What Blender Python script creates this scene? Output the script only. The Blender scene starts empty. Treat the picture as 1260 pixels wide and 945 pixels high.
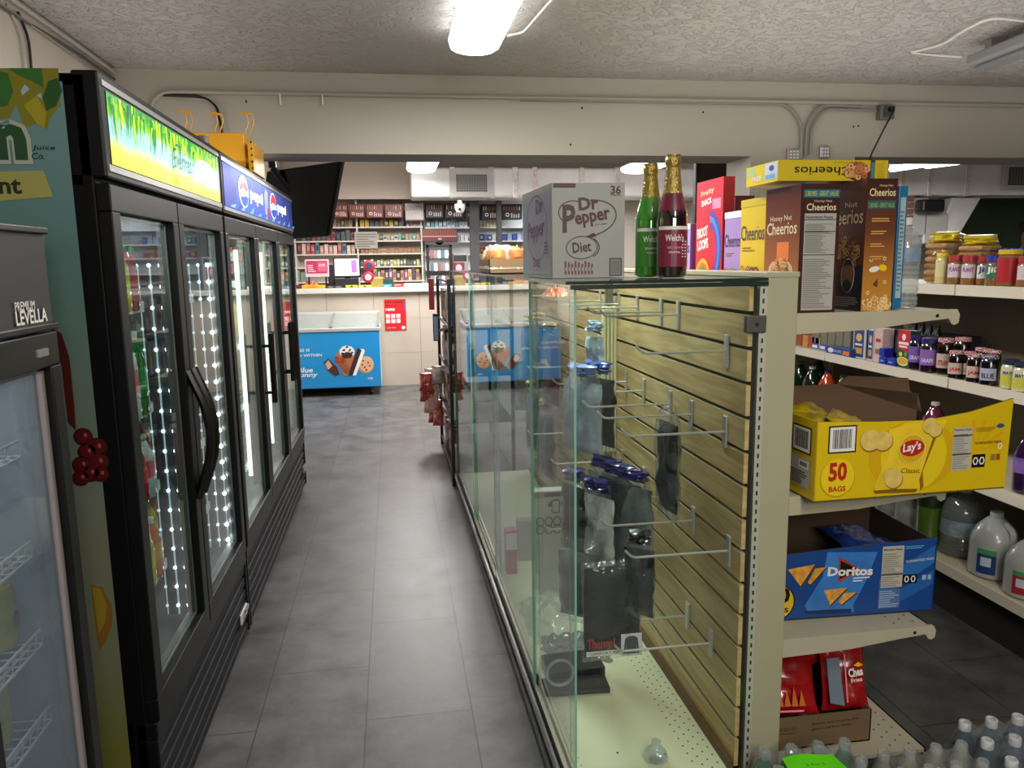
import bpy, math, random
from mathutils import Vector, Matrix, noise
random.seed(7)
scene = bpy.context.scene
C = scene.collection
R90 = math.pi/2
# ---------------------------------------------------------------- camera
CAMH = 1.55
FPX, CX, CY = 950.0, 630.0, 472.5
_yaw = math.atan2(146, 950/math.cos(math.radians(9))); _pit = math.atan(150.5/950); _rol = -0.015
_f = Vector((math.sin(_yaw)*math.cos(_pit), math.cos(_yaw)*math.cos(_pit), -math.sin(_pit)))
_r0 = Vector((math.cos(_yaw), -math.sin(_yaw), 0)); _u0 = _r0.cross(_f)
_R = math.cos(_rol)*_r0 + math.sin(_rol)*_u0
_U = -math.sin(_rol)*_r0 + math.cos(_rol)*_u0
EYE = Vector((0, 0, CAMH))
cam_d = bpy.data.cameras.new('camera'); cam = bpy.data.objects.new('camera', cam_d); C.objects.link(cam)
cam_d.sensor_width = 36; cam_d.lens = FPX*36/1260; cam_d.clip_start = 0.02; cam_d.clip_end = 100
M = Matrix((_R, _U, -_f)).transposed().to_4x4(); M.translation = EYE
cam.matrix_world = M
scene.camera = cam
def _ray(px, py): return _f + _R*((px-CX)/FPX) - _U*((py-CY)/FPX)
def AY(px, py, y): d = _ray(px, py); return EYE + d*(y/d.y)          # survey: where a sight line meets the plane y
def AX(px, py, x): d = _ray(px, py); return EYE + d*(x/d.x)
def AZ(px, py, z): d = _ray(px, py); return EYE + d*((z-CAMH)/d.z)
# ---------------------------------------------------------------- materials
def lin(h):
    h = h.lstrip('#'); c = [int(h[i:i+2], 16)/255 for i in (0, 2, 4)]
    return tuple(v/12.92 if v <= .04045 else ((v+.055)/1.055)**2.4 for v in c) + (1,)
_mc = {}
def mat(hexc, rough=.5, metal=0, emit=0, coat=0, var=0, vs=8, bump=0, bs=60, spec=.5, alpha=1):
    key = (hexc, rough, metal, emit, coat, var, vs, bump, bs, spec, alpha)
    if key in _mc: return _mc[key]
    m = bpy.data.materials.new('m'+hexc.strip('#')); m.use_nodes = True
    nt = m.node_tree; b = nt.nodes['Principled BSDF']
    col = lin(hexc)
    b.inputs['Base Color'].default_value = col; b.inputs['Roughness'].default_value = rough
    b.inputs['Metallic'].default_value = metal; b.inputs['Specular IOR Level'].default_value = spec
    b.inputs['Alpha'].default_value = alpha
    if coat: b.inputs['Coat Weight'].default_value = coat; b.inputs['Coat Roughness'].default_value = .06
    if emit:
        b.inputs['Emission Color'].default_value = col; b.inputs['Emission Strength'].default_value = emit
        m.cycles.emission_sampling = 'NONE'
    tc = None
    if var or bump: tc = nt.nodes.new('ShaderNodeTexCoord')
    if var:
        n = nt.nodes.new('ShaderNodeTexNoise'); n.inputs['Scale'].default_value = vs; n.inputs['Detail'].default_value = 5
        nt.links.new(tc.outputs['Object'], n.inputs['Vector'])
        mp = nt.nodes.new('ShaderNodeMapRange'); mp.inputs[1].default_value = .3; mp.inputs[2].default_value = .7
        mp.inputs[3].default_value = 1-var; mp.inputs[4].default_value = 1+var
        nt.links.new(n.outputs['Fac'], mp.inputs[0])
        mx = nt.nodes.new('ShaderNodeMix'); mx.data_type = 'RGBA'; mx.blend_type = 'MULTIPLY'; mx.inputs[0].default_value = 1
        mx.inputs[6].default_value = col; nt.links.new(mp.outputs[0], mx.inputs[7]); nt.links.new(mx.outputs[2], b.inputs['Base Color'])
    if bump:
        n = nt.nodes.new('ShaderNodeTexNoise'); n.inputs['Scale'].default_value = bs; n.inputs['Detail'].default_value = 3
        nt.links.new(tc.outputs['Object'], n.inputs['Vector'])
        bp = nt.nodes.new('ShaderNodeBump'); bp.inputs['Strength'].default_value = bump; bp.inputs['Distance'].default_value = .01
        nt.links.new(n.outputs['Fac'], bp.inputs['Height']); nt.links.new(bp.outputs[0], b.inputs['Normal'])
    _mc[key] = m; return m
def glass(tint='#ffffff', ior=1.45, rough=.0, body=0, bodyc='#ffffff', bump=0, bs=30):
    key = ('g', tint, ior, rough, body, bodyc, bump, bs)
    if key in _mc: return _mc[key]
    m = bpy.data.materials.new('glass'); m.use_nodes = True; nt = m.node_tree; nt.nodes.clear()
    o = nt.nodes.new('ShaderNodeOutputMaterial'); t = nt.nodes.new('ShaderNodeBsdfTransparent'); t.inputs[0].default_value = lin(tint)
    g = nt.nodes.new('ShaderNodeBsdfGlossy'); g.inputs['Roughness'].default_value = rough
    fr = nt.nodes.new('ShaderNodeFresnel')      # thin sheet: the same reflectance from both sides
    ge = nt.nodes.new('ShaderNodeNewGeometry'); mrg = nt.nodes.new('ShaderNodeMapRange'); mrg.inputs[3].default_value = ior; mrg.inputs[4].default_value = 1/ior
    nt.links.new(ge.outputs['Backfacing'], mrg.inputs[0]); nt.links.new(mrg.outputs[0], fr.inputs[0])
    mx = nt.nodes.new('ShaderNodeMixShader')
    base = t
    if body:
        d = nt.nodes.new('ShaderNodeBsdfDiffuse'); d.inputs[0].default_value = lin(bodyc)
        m2 = nt.nodes.new('ShaderNodeMixShader'); m2.inputs[0].default_value = body
        nt.links.new(t.outputs[0], m2.inputs[1]); nt.links.new(d.outputs[0], m2.inputs[2]); base = m2
    if bump:
        tc = nt.nodes.new('ShaderNodeTexCoord'); n = nt.nodes.new('ShaderNodeTexNoise'); n.inputs['Scale'].default_value = bs
        nt.links.new(tc.outputs['Object'], n.inputs['Vector'])
        bp = nt.nodes.new('ShaderNodeBump'); bp.inputs['Strength'].default_value = bump; bp.inputs['Distance'].default_value = .01
        nt.links.new(n.outputs['Fac'], bp.inputs['Height']); nt.links.new(bp.outputs[0], g.inputs['Normal']); nt.links.new(bp.outputs[0], fr.inputs['Normal'])
    nt.links.new(fr.outputs[0], mx.inputs[0]); nt.links.new(base.outputs[0], mx.inputs[1]); nt.links.new(g.outputs[0], mx.inputs[2])
    nt.links.new(mx.outputs[0], o.inputs[0]); _mc[key] = m; return m
def grad(stops, axis=2, lo=0, hi=1, rough=.45, emit=0, wob=0):
    m = bpy.data.materials.new('gradient'); m.use_nodes = True; nt = m.node_tree; b = nt.nodes['Principled BSDF']
    b.inputs['Roughness'].default_value = rough
    g = nt.nodes.new('ShaderNodeNewGeometry'); s = nt.nodes.new('ShaderNodeSeparateXYZ'); nt.links.new(g.outputs['Position'], s.inputs[0])
    mp = nt.nodes.new('ShaderNodeMapRange'); mp.inputs[1].default_value = lo; mp.inputs[2].default_value = hi
    nt.links.new(s.outputs[axis], mp.inputs[0]); src = mp.outputs[0]
    if wob:
        n = nt.nodes.new('ShaderNodeTexNoise'); n.inputs['Scale'].default_value = 9; nt.links.new(g.outputs['Position'], n.inputs['Vector'])
        a = nt.nodes.new('ShaderNodeMath'); a.operation = 'MULTIPLY_ADD'; a.inputs[1].default_value = wob; nt.links.new(n.outputs['Fac'], a.inputs[0])
        nt.links.new(src, a.inputs[2]); s2 = nt.nodes.new('ShaderNodeMath'); s2.operation = 'SUBTRACT'; s2.inputs[1].default_value = wob/2
        nt.links.new(a.outputs[0], s2.inputs[0]); src = s2.outputs[0]
    r = nt.nodes.new('ShaderNodeValToRGB'); nt.links.new(src, r.inputs[0])
    e = r.color_ramp.elements
    while len(e) < len(stops): e.new(.5)
    for i, (p, c) in enumerate(stops): e[i].position = p; e[i].color = lin(c)
    nt.links.new(r.outputs[0], b.inputs['Base Color'])
    if emit:
        nt.links.new(r.outputs[0], b.inputs['Emission Color']); b.inputs['Emission Strength'].default_value = emit; m.cycles.emission_sampling = 'NONE'
    return m
# ---------------------------------------------------------------- mesh builder
_tx = {}
def text_geo(s, bold=0, shear=0):
    k = (s, bold, shear)
    if k not in _tx:
        cu = bpy.data.curves.new('t', 'FONT'); cu.body = s; cu.offset = bold; cu.shear = shear; cu.resolution_u = 2; cu.fill_mode = 'FRONT'
        o = bpy.data.objects.new('t', cu); C.objects.link(o)
        dg = bpy.context.evaluated_depsgraph_get(); me = bpy.data.meshes.new_from_object(o.evaluated_get(dg))
        v = [(p.co.x, p.co.y) for p in me.vertices]; f = [tuple(p.vertices) for p in me.polygons]
        bpy.data.objects.remove(o); bpy.data.meshes.remove(me); bpy.data.curves.remove(cu)
        x0 = min(a for a, _ in v); x1 = max(a for a, _ in v); y0 = min(b for _, b in v); y1 = max(b for _, b in v)
        _tx[k] = ([((a-x0)/(x1-x0), (b-y0)/(y1-y0)) for a, b in v], f, (x1-x0)/(y1-y0))
    return _tx[k]
class Fr:
    """a flat working surface: origin, right, up; (u,v,e) -> point e in front of it"""
    def __init__(s, o, u, v): s.o = Vector(o); s.u = Vector(u).normalized(); s.v = Vector(v).normalized(); s.n = s.u.cross(s.v)
    def __call__(s, a, b, e=0): return s.o + s.u*a + s.v*b + s.n*e
def FY(x, y, z): return Fr((x, y, z), (1, 0, 0), (0, 0, 1))      # faces -Y
def FXm(x, y, z): return Fr((x, y, z), (0, -1, 0), (0, 0, 1))    # faces -X
def FXp(x, y, z): return Fr((x, y, z), (0, 1, 0), (0, 0, 1))     # faces +X
class MB:
    def __init__(s): s.v = []; s.f = []; s.m = []; s.ms = []; s.sm = []
    def mi(s, m):
        if m not in s.ms: s.ms.append(m)
        return s.ms.index(m)
    def face(s, pts, m, smooth=False):
        i = len(s.v); s.v += [Vector(p) for p in pts]; s.f.append(tuple(range(i, i+len(pts)))); s.m.append(s.mi(m)); s.sm.append(smooth); return s
    def raw(s, vs, fs, m, smooth=True):
        i = len(s.v); s.v += [Vector(p) for p in vs]; k = s.mi(m)
        for f in fs: s.f.append(tuple(i+a for a in f)); s.m.append(k); s.sm.append(smooth)
        return s
    def box(s, x0, x1, y0, y1, z0, z1, m, faces=None):
        """faces: dict of overrides keyed -x +x -y +y -z +z"""
        return s.pbox(Vector((x0, y0, z0)), Vector((x1-x0, 0, 0)), Vector((0, y1-y0, 0)), Vector((0, 0, z1-z0)), m, faces)
    def pbox(s, o, a, b, c, m, faces=None):
        o, a, b, c = map(Vector, (o, a, b, c))
        p = [o, o+a, o+a+b, o+b, o+c, o+a+c, o+a+b+c, o+b+c]; i = len(s.v); s.v += p
        for k, f in (('-z', (0, 3, 2, 1)), ('+z', (4, 5, 6, 7)), ('-y', (0, 1, 5, 4)), ('+x', (1, 2, 6, 5)), ('+y', (2, 3, 7, 6)), ('-x', (3, 0, 4, 7))):
            mm = (faces or {}).get(k, m)
            if mm is None: continue
            s.f.append(tuple(i+a for a in f)); s.m.append(s.mi(mm)); s.sm.append(False)
        return s
    def cbox(s, c, sx, sy, sz, rz, m, faces=None, rx=0, ry=0):
        rot = Matrix.Rotation(rz, 3, 'Z') @ Matrix.Rotation(ry, 3, 'Y') @ Matrix.Rotation(rx, 3, 'X')
        a, b, cc = rot @ Vector((sx, 0, 0)), rot @ Vector((0, sy, 0)), rot @ Vector((0, 0, sz))
        return s.pbox(Vector(c)-a/2-b/2-cc/2, a, b, cc, m, faces)
    def tube(s, pts, r, m, n=8, closed=False):
        pts = [Vector(p) for p in pts]; rings = []; N = len(pts)
        up = None
        for k in range(N):
            if closed: t = (pts[(k+1) % N]-pts[k-1])
            else: t = pts[min(k+1, N-1)]-pts[max(k-1, 0)]
            t.normalize()
            if up is None: up = t.orthogonal().normalized()
            else:
                up = up - t*up.dot(t)
                up = up.normalized() if up.length > 1e-6 else t.orthogonal().normalized()
            w = t.cross(up); rr = r[k] if isinstance(r, (list, tuple)) else r
            rings.append([pts[k]+up*(math.cos(2*math.pi*j/n)*rr)+w*(math.sin(2*math.pi*j/n)*rr) for j in range(n)])
        vs = [p for q in rings for p in q]; fs = []
        for k in range(N if closed else N-1):
            a = k*n; b = ((k+1) % N)*n
            for j in range(n): fs.append((a+j, a+(j+1) % n, b+(j+1) % n, b+j))
        if not closed: fs.append(tuple(range(n-1, -1, -1))); fs.append(tuple((N-1)*n+j for j in range(n)))
        return s.raw(vs, fs, m)
    def lathe(s, c, prof, m, n=16, mats=None, ax=(0, 0, 1), sx=1, sy=1, cap=True):
        """prof [(r,z)] bottom to top; mats: one per segment"""
        c = Vector(c); ax = Vector(ax).normalized(); q = Vector((0, 0, 1)).rotation_difference(ax)
        i = len(s.v)
        for r, z in prof:
            for j in range(n):
                a = 2*math.pi*j/n; s.v.append(c + q @ Vector((math.cos(a)*r*sx, math.sin(a)*r*sy, z)))
        for k in range(len(prof)-1):
            mm = s.mi(mats[k] if mats else m)
            for j in range(n):
                s.f.append((i+k*n+j, i+k*n+(j+1) % n, i+(k+1)*n+(j+1) % n, i+(k+1)*n+j)); s.m.append(mm); s.sm.append(True)
        if cap:
            s.f.append(tuple(i+j for j in range(n-1, -1, -1))); s.m.append(s.mi(mats[0] if mats else m)); s.sm.append(False)
            s.f.append(tuple(i+(len(prof)-1)*n+j for j in range(n))); s.m.append(s.mi(mats[-1] if mats else m)); s.sm.append(False)
        return s
    # --- prints on a flat surface
    def rect(s, F, u0, v0, u1, v1, m, e=.0006): return s.face([F(u0, v0, e), F(u1, v0, e), F(u1, v1, e), F(u0, v1, e)], m)
    def poly(s, F, pts, m, e=.0006): return s.face([F(a, b, e) for a, b in pts], m)
    def ell(s, F, cu, cv, ru, rv, m, e=.0008, n=24, rot=0):
        P = []
        for k in range(n):
            a = 2*math.pi*k/n; x, y = ru*math.cos(a), rv*math.sin(a)
            P.append(F(cu+x*math.cos(rot)-y*math.sin(rot), cv+x*math.sin(rot)+y*math.cos(rot), e))
        return s.face(P, m)
    def ring(s, F, cu, cv, ru, rv, w, m, e=.0008, n=28, a0=0, a1=2*math.pi, rot=0):
        vs = []; fs = []
        for k in range(n+1):
            a = a0+(a1-a0)*k/n
            for q in (0, w):
                x, y = (ru-q)*math.cos(a), (rv-q)*math.sin(a)
                vs.append(F(cu+x*math.cos(rot)-y*math.sin(rot), cv+x*math.sin(rot)+y*math.cos(rot), e))
        for k in range(n): fs.append((2*k+1, 2*k+3, 2*k+2, 2*k) if False else (2*k, 2*k+2, 2*k+3, 2*k+1))
        return s.raw(vs, fs, m, False)
    def text(s, F, t, u, v, w, m, h=None, bold=0, shear=0, rot=0, e=.0012):
        """lower left corner u,v; width w; height h (natural if None)"""
        V, Fc, asp = text_geo(t, bold, shear)
        if h is None: h = w/asp
        cr, sr = math.cos(rot), math.sin(rot)
        return s.raw([F(u+a*w*cr-b*h*sr, v+a*w*sr+b*h*cr, e) for a, b in V], Fc, m, False)
    def lines(s, F, u0, v0, u1, v1, n, m, e=.001, fill=.45, jag=True):
        """rows of small print as thin bars"""
        d = (v1-v0)/n
        for k in range(n):
            x = u0 + (u1-u0)*(random.uniform(.55, 1) if jag else 1)
            s.rect(F, u0, v0+d*k, x, v0+d*(k+fill), m, e)
        return s
    def barcode(s, F, u0, v0, u1, v1, e=.0008):
        W, K = mat('#e6e4de'), mat('#1a1a1c'); s.rect(F, u0, v0, u1, v1, K, e); b = (u1-u0)*.05
        s.rect(F, u0+b, v0+b, u1-b, v1-b, W, e+.0003); x = u0+b*3
        while x < u1-b*3.5:
            w = random.choice((.012, .02, .03))*(u1-u0); s.rect(F, x, v0+b*3, x+w, v1-b*2.5, K, e+.0006); x += w+random.choice((.014, .022))*(u1-u0)
        return s
    def build(s, name, parent=None, label=None, cat=None, group=None, kind=None, bevel=0, ang=35, loc=None):
        me = bpy.data.meshes.new(name)
        o = bpy.data.objects.new(name, me)
        off = Vector((0, 0, 0))
        if parent is not None:
            off = parent_loc(parent)
        elif loc is not None: off = Vector(loc); o.location = off
        elif kind != 'structure' and s.v:
            xs = [p.x for p in s.v]; ys = [p.y for p in s.v]; off = Vector(((min(xs)+max(xs))/2, (min(ys)+max(ys))/2, min(p.z for p in s.v))); o.location = off
        me.from_pydata([p-off for p in s.v], [], s.f)
        for m in s.ms: me.materials.append(m)
        me.polygons.foreach_set('material_index', s.m); me.polygons.foreach_set('use_smooth', s.sm)
        me.validate(); me.update()
        if any(s.sm): me.set_sharp_from_angle(angle=math.radians(ang))
        C.objects.link(o)
        if bevel:
            b = o.modifiers.new('edge', 'BEVEL'); b.width = bevel; b.segments = 2; b.limit_method = 'ANGLE'; b.angle_limit = math.radians(50)
        if parent is not None: o.parent = parent
        if label: o['label'] = label
        if cat: o['category'] = cat
        if group: o['group'] = group
        if kind: o['kind'] = kind
        return o
def parent_loc(p):
    v = Vector((0, 0, 0))
    while p is not None: v = v + p.location; p = p.parent
    return v
def thing(name, label, cat, loc=(0, 0, 0), group=None):
    o = bpy.data.objects.new(name, None); C.objects.link(o); o.location = loc; o.empty_display_size = .05
    o['label'] = label; o['category'] = cat
    if group: o['group'] = group
    return o
def dup(root, loc, label=None, group=None, rz=None):
    r = root.copy(); C.objects.link(r); r.location = loc
    if rz is not None: r.rotation_euler = (0, 0, rz)
    if label: r['label'] = label
    if group: r['group'] = group
    for ch in list(root.children):
        c = ch.copy(); C.objects.link(c); c.parent = r
        for g in list(ch.children):
            d = g.copy(); C.objects.link(d); d.parent = c
    return r
def struct(name, mb, **k): return mb.build(name, kind='structure', **k)
# ---------------------------------------------------------------- palette
BLK = mat('#0b0b0d', .4); BLKG = mat('#08080a', .22); CHAR = mat('#1c1d20', .5); DGREY = mat('#3a3b3d', .55); GREY = mat('#8a8a88', .5)
WHT = mat('#e9e7e1', .5); CREAM = mat('#d6cfb4', .45, var=.03, vs=3); CHROME = mat('#c9cbc8', .22, 1); STEEL = mat('#a5a6a2', .35, .7)
RED = mat('#c01824', .4); YEL = mat('#f2c512', .4); BLU = mat('#1a49b8', .4); NAVY = mat('#182a66', .4); GRN = mat('#1d7a34', .4); ORG = mat('#e8792a', .4)
PUR = mat('#6a3fa8', .4); PNK = mat('#e58aa6', .45); BRN = mat('#6a3d22', .5); CARD = mat('#8b7050', .8, var=.06, vs=14); TEAL = mat('#1b8f93', .4); LBLU = mat('#5fb4e6', .4)
EDGE = mat('#8fc8ba', .25); CLEAR = glass('#fafdfb'); WALLM = mat('#c6beb1', .75, var=.03, vs=2, bump=.15, bs=40)
PET = glass('#f2f6f6', 1.7, .05, .26, '#dfe6e8', .25, 30); FILM = glass('#ffffff', 1.6, .12, .26, '#e6eaec', 1, 26)
# ================================================================ ROOM
def floor_mat():
    m = bpy.data.materials.new('floor_tile'); m.use_nodes = True; nt = m.node_tree; b = nt.nodes['Principled BSDF']
    g = nt.nodes.new('ShaderNodeNewGeometry'); s = nt.nodes.new('ShaderNodeSeparateXYZ'); nt.links.new(g.outputs['Position'], s.inputs[0])
    def mth(op, a, bb):
        n = nt.nodes.new('ShaderNodeMath'); n.operation = op
        for i, q in enumerate((a, bb)):
            if isinstance(q, (int, float)): n.inputs[i].default_value = q
            else: nt.links.new(q, n.inputs[i])
        return n.outputs[0]
    u = mth('ADD', s.outputs[1], 40*.725-2.131); v = mth('ADD', s.outputs[0], .146+40*.3645)
    cb = nt.nodes.new('ShaderNodeCombineXYZ'); nt.links.new(u, cb.inputs[0]); nt.links.new(v, cb.inputs[1])
    br = nt.nodes.new('ShaderNodeTexBrick'); nt.links.new(cb.outputs[0], br.inputs['Vector'])
    br.offset = .5; br.offset_frequency = 2; br.inputs['Scale'].default_value = 1; br.inputs['Brick Width'].default_value = .725
    br.inputs['Row Height'].default_value = .3645; br.inputs['Mortar Size'].default_value = .0022; br.inputs['Mortar Smooth'].default_value = .1
    br.inputs['Color1'].default_value = (.9, .9, .9, 1); br.inputs['Color2'].default_value = (1.1, 1.1, 1.1, 1); br.inputs['Mortar'].default_value = (.28, .28, .28, 1)
    n1 = nt.nodes.new('ShaderNodeTexNoise'); n1.inputs['Scale'].default_value = 4.5; n1.inputs['Detail'].default_value = 8; n1.inputs['Roughness'].default_value = .65
    nt.links.new(g.outputs['Position'], n1.inputs['Vector'])
    r = nt.nodes.new('ShaderNodeValToRGB'); nt.links.new(n1.outputs['Fac'], r.inputs[0])
    r.color_ramp.elements[0].position = .34; r.color_ramp.elements[0].color = lin('#343536'); r.color_ramp.elements[1].position = .62; r.color_ramp.elements[1].color = lin('#575755')
    mx = nt.nodes.new('ShaderNodeMix'); mx.data_type = 'RGBA'; mx.blend_type = 'MULTIPLY'; mx.inputs[0].default_value = 1
    nt.links.new(r.outputs[0], mx.inputs[6]); nt.links.new(br.outputs['Color'], mx.inputs[7]); nt.links.new(mx.outputs[2], b.inputs['Base Color'])
    mr = nt.nodes.new('ShaderNodeMapRange'); mr.inputs[3].default_value = .34; mr.inputs[4].default_value = .52; nt.links.new(n1.outputs['Fac'], mr.inputs[0]); nt.links.new(mr.outputs[0], b.inputs['Roughness'])
    bp = nt.nodes.new('ShaderNodeBump'); bp.inputs['Strength'].default_value = .35; bp.inputs['Distance'].default_value = .003; bp.invert = True
    nt.links.new(br.outputs['Fac'], bp.inputs['Height']); nt.links.new(bp.outputs[0], b.inputs['Normal'])
    return m
def ceil_mat():
    m = bpy.data.materials.new('knockdown_ceiling'); m.use_nodes = True; nt = m.node_tree; b = nt.nodes['Principled BSDF']
    b.inputs['Base Color'].default_value = lin('#b9b4af'); b.inputs['Roughness'].default_value = .55
    g = nt.nodes.new('ShaderNodeNewGeometry')
    w = nt.nodes.new('ShaderNodeTexNoise'); w.inputs['Scale'].default_value = 13; w.inputs['Detail'].default_value = 4; w.inputs['Distortion'].default_value = 2.2
    nt.links.new(g.outputs['Position'], w.inputs['Vector'])
    r = nt.nodes.new('ShaderNodeValToRGB'); r.color_ramp.elements[0].position = .50; r.color_ramp.elements[1].position = .60; nt.links.new(w.outputs['Fac'], r.inputs[0])
    n = nt.nodes.new('ShaderNodeTexNoise'); n.inputs['Scale'].default_value = 90; nt.links.new(g.outputs['Position'], n.inputs['Vector'])
    ad = nt.nodes.new('ShaderNodeMath'); ad.operation = 'MULTIPLY_ADD'; ad.inputs[1].default_value = .25; nt.links.new(n.outputs['Fac'], ad.inputs[0]); nt.links.new(r.outputs[0], ad.inputs[2])
    bp = nt.nodes.new('ShaderNodeBump'); bp.inputs['Strength'].default_value = .8; bp.inputs['Distance'].default_value = .012
    nt.links.new(ad.outputs[0], bp.inputs['Height']); nt.links.new(bp.outputs[0], b.inputs['Normal'])
    return m
CEIL = ceil_mat()
LX, RX, BY = -1.43, 10.2, 11.7     # left wall, right wall, back wall
BM0, BM1 = 4.6, 4.95               # the beam
struct('floor', MB().box(LX-.1, RX+.1, -1.6, BY+.1, -.1, 0, floor_mat()))
struct('ceiling', MB().box(LX-.1, RX+.1, -1.6, BM0+.02, 2.6, 2.7, CEIL))
struct('ceiling_far', MB().box(LX-.1, RX+.1, BM1-.02, BY+.1, 2.95, 3.05, mat('#d8cdc8', .8)))
struct('wall_left', MB().box(LX-.1, LX, -1.6, BY+.1, 0, 3, WALLM))
struct('wall_right', MB().box(RX, RX+.1, -1.6, BY+.1, 0, 3, WALLM))
struct('wall_front', MB().box(LX-.1, RX+.1, -1.7, -1.6, 0, 2.7, mat('#9a938a', .8)))
mb = MB().box(LX, RX, BY, BY+.1, 0, 3, WALLM); struct('wall_back', mb)
BEAMM = mat('#b7b0a3', .7, var=.03, vs=1.5, bump=.1, bs=30)
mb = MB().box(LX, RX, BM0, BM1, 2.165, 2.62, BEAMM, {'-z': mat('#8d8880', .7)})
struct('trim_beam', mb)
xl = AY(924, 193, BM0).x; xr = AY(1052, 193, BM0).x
struct('wall_pillar', MB().box(xl, xr, BM0+.001, BM1, 0, 2.166, mat('#b4ad9f', .7, bump=.1), {'-x': mat('#cfcbc4', .6)}))  # left face in a lighter tone, the light on it painted in
# small bolt holes in the beam
mb = MB()
for px, py in ((865, 138), (1050, 156), (716, 133), (702, 178), (303, 125), (1056, 155)):
    p = AY(px, py, BM0); mb.ell(FY(p.x, BM0, p.z), 0, 0, .006, .007, BLK, .0015, 10)
struct('trim_screw_hole', mb)
# raised knockdown bulkhead and soffit over the counter
bx0 = LX; bx1 = AY(507, 230, 10.9).x
struct('wall_bulkhead', MB().box(bx0, RX, 11.2, BY, 2.44, 2.95, mat('#d3c9bf', .7)))
# green mural wall at the far right
mb = MB(); a = AY(1188, 243, 11.1); x0 = AY(1170, 260, 11.1).x
MG = mat('#1d3219', .6, var=.35, vs=1.2)
mb.box(x0, RX, 11.1, 11.2, 0, 2.62, MG)
F = FY(0, 11.1, 0)
c = AY(1292, 322, 11.1)
mb.ell(F, c.x, c.z, .58, .78, mat('#a9c4cf', .6), .003, 40); mb.ell(F, c.x+.05, c.z-.03, .47, .68, mat('#2a2523', .6), .006, 40)
c2 = AY(1266, 294, 11.1); mb.ell(F, c2.x+.02, c2.z, .17, .24, mat('#8a5e48', .7), .009, 24); mb.ell(F, c2.x, c2.z+.2, .2, .12, mat('#1b1614', .7), .012, 20)
struct('wall_mural', mb)
# ---- conduits on the beam
CON = mat('#aba69d', .45); CONB = mat('#908c85', .45)
def cy(px, py, dy=0): p = AY(px, py, BM0-.02-dy); return p
def smoothp(pts, k=5):
    """round the corners of a polyline"""
    out = [Vector(pts[0])]
    for i in range(1, len(pts)-1):
        a, b, c = Vector(pts[i-1]), Vector(pts[i]), Vector(pts[i+1]); d = min((a-b).length, (c-b).length)*.45
        p, q = b+(a-b).normalized()*d, b+(c-b).normalized()*d
        for j in range(k+1):
            t = j/k; out.append(p*(1-t)**2+b*2*t*(1-t)+q*t*t)
    out.append(Vector(pts[-1])); return out
mb = MB(); e0 = AY(190, 112, BM0-.02); e1 = AY(1262, 129, BM0-.02)
mb.tube(smoothp([(e0.x-.03, BM0-.02, e0.z-.3), (e0.x-.03, BM0-.02, e0.z), (e1.x+3, BM0-.02, e0.z)]), .012, CON)
mb.build('electrical_conduit', label='long grey conduit pipe running along the top of the cream beam', cat='conduit')
def drop(pl, lab, r=.010):
    MB().tube(smoothp([cy(*p) for p in pl], 6), r, CONB).build('electrical_conduit', label=lab, cat='conduit')
drop([(640, 122), (968, 128), (986, 150), (986, 196)], 'thin lower conduit bending down the beam, left of the white outlet boxes')
drop([(1060, 131), (1008, 129), (993, 150), (991, 192)], 'middle of the three conduit bends above the pillar, turned to the right', .009)
drop([(1078, 136), (1014, 134), (999, 155), (997, 190)], 'right one of the three conduit bends, ending at the grey socket box', .009)
# sockets
t = thing('socket_box', 'grey metal socket box on the beam with a black cord plugged in', 'socket', cy(1088, 140))
p = cy(1088, 139); mb = MB().cbox((p.x, BM0-.03, p.z), .095, .055, .085, 0, mat('#77756f', .4, .4)); mb.build('box', t, bevel=.006)
MB().cbox((p.x, BM0-.062, p.z), .05, .01, .06, 0, mat('#4b4a47', .5)).build('socket', t, bevel=.003)
MB().cbox((p.x+.008, BM0-.078, p.z+.012), .028, .035, .028, 0, BLK).build('plug', t, bevel=.004)
pts = [Vector((p.x+.01, BM0-.1, p.z)), AY(1088, 158, 4.4), AY(1078, 178, 4.2), AY(1070, 194, 4.1), AY(1066, 225, 4.05), AY(1064, 300, 4.0)]
MB().tube(smoothp(pts), .005, BLK, 6).build('power_cord', label='thin black cord hanging from the socket box behind the cereal boxes', cat='cord')
for (px, py, w, h, lab, face) in ((977, 190, .085, .07, 'white switch cover with raised grid on the pillar, left of the round-cornered one', 0), (1015, 187, .07, .08, 'white round-cornered outlet cover on the pillar with bright slots', 1)):
    p = cy(px, py); t = thing('outlet_cover', lab, 'outlet', (p.x, BM0, p.z))
    MB().cbox((p.x, BM0-.012, p.z), w, .024, h, 0, mat('#a7a59f', .35, .5)).build('plate', t, bevel=.012 if face else .004)
    m2 = MB(); Fq = FY(p.x, BM0-.024, p.z)
    for i in range(3):
        for j in range(3): m2.rect(Fq, -w*.36+i*w*.26, -h*.36+j*h*.26, -w*.36+i*w*.26+w*.17, -h*.36+j*h*.26+h*.15, mat('#e8e8e4', .3), .002)
    m2.build('slots', t)
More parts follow.
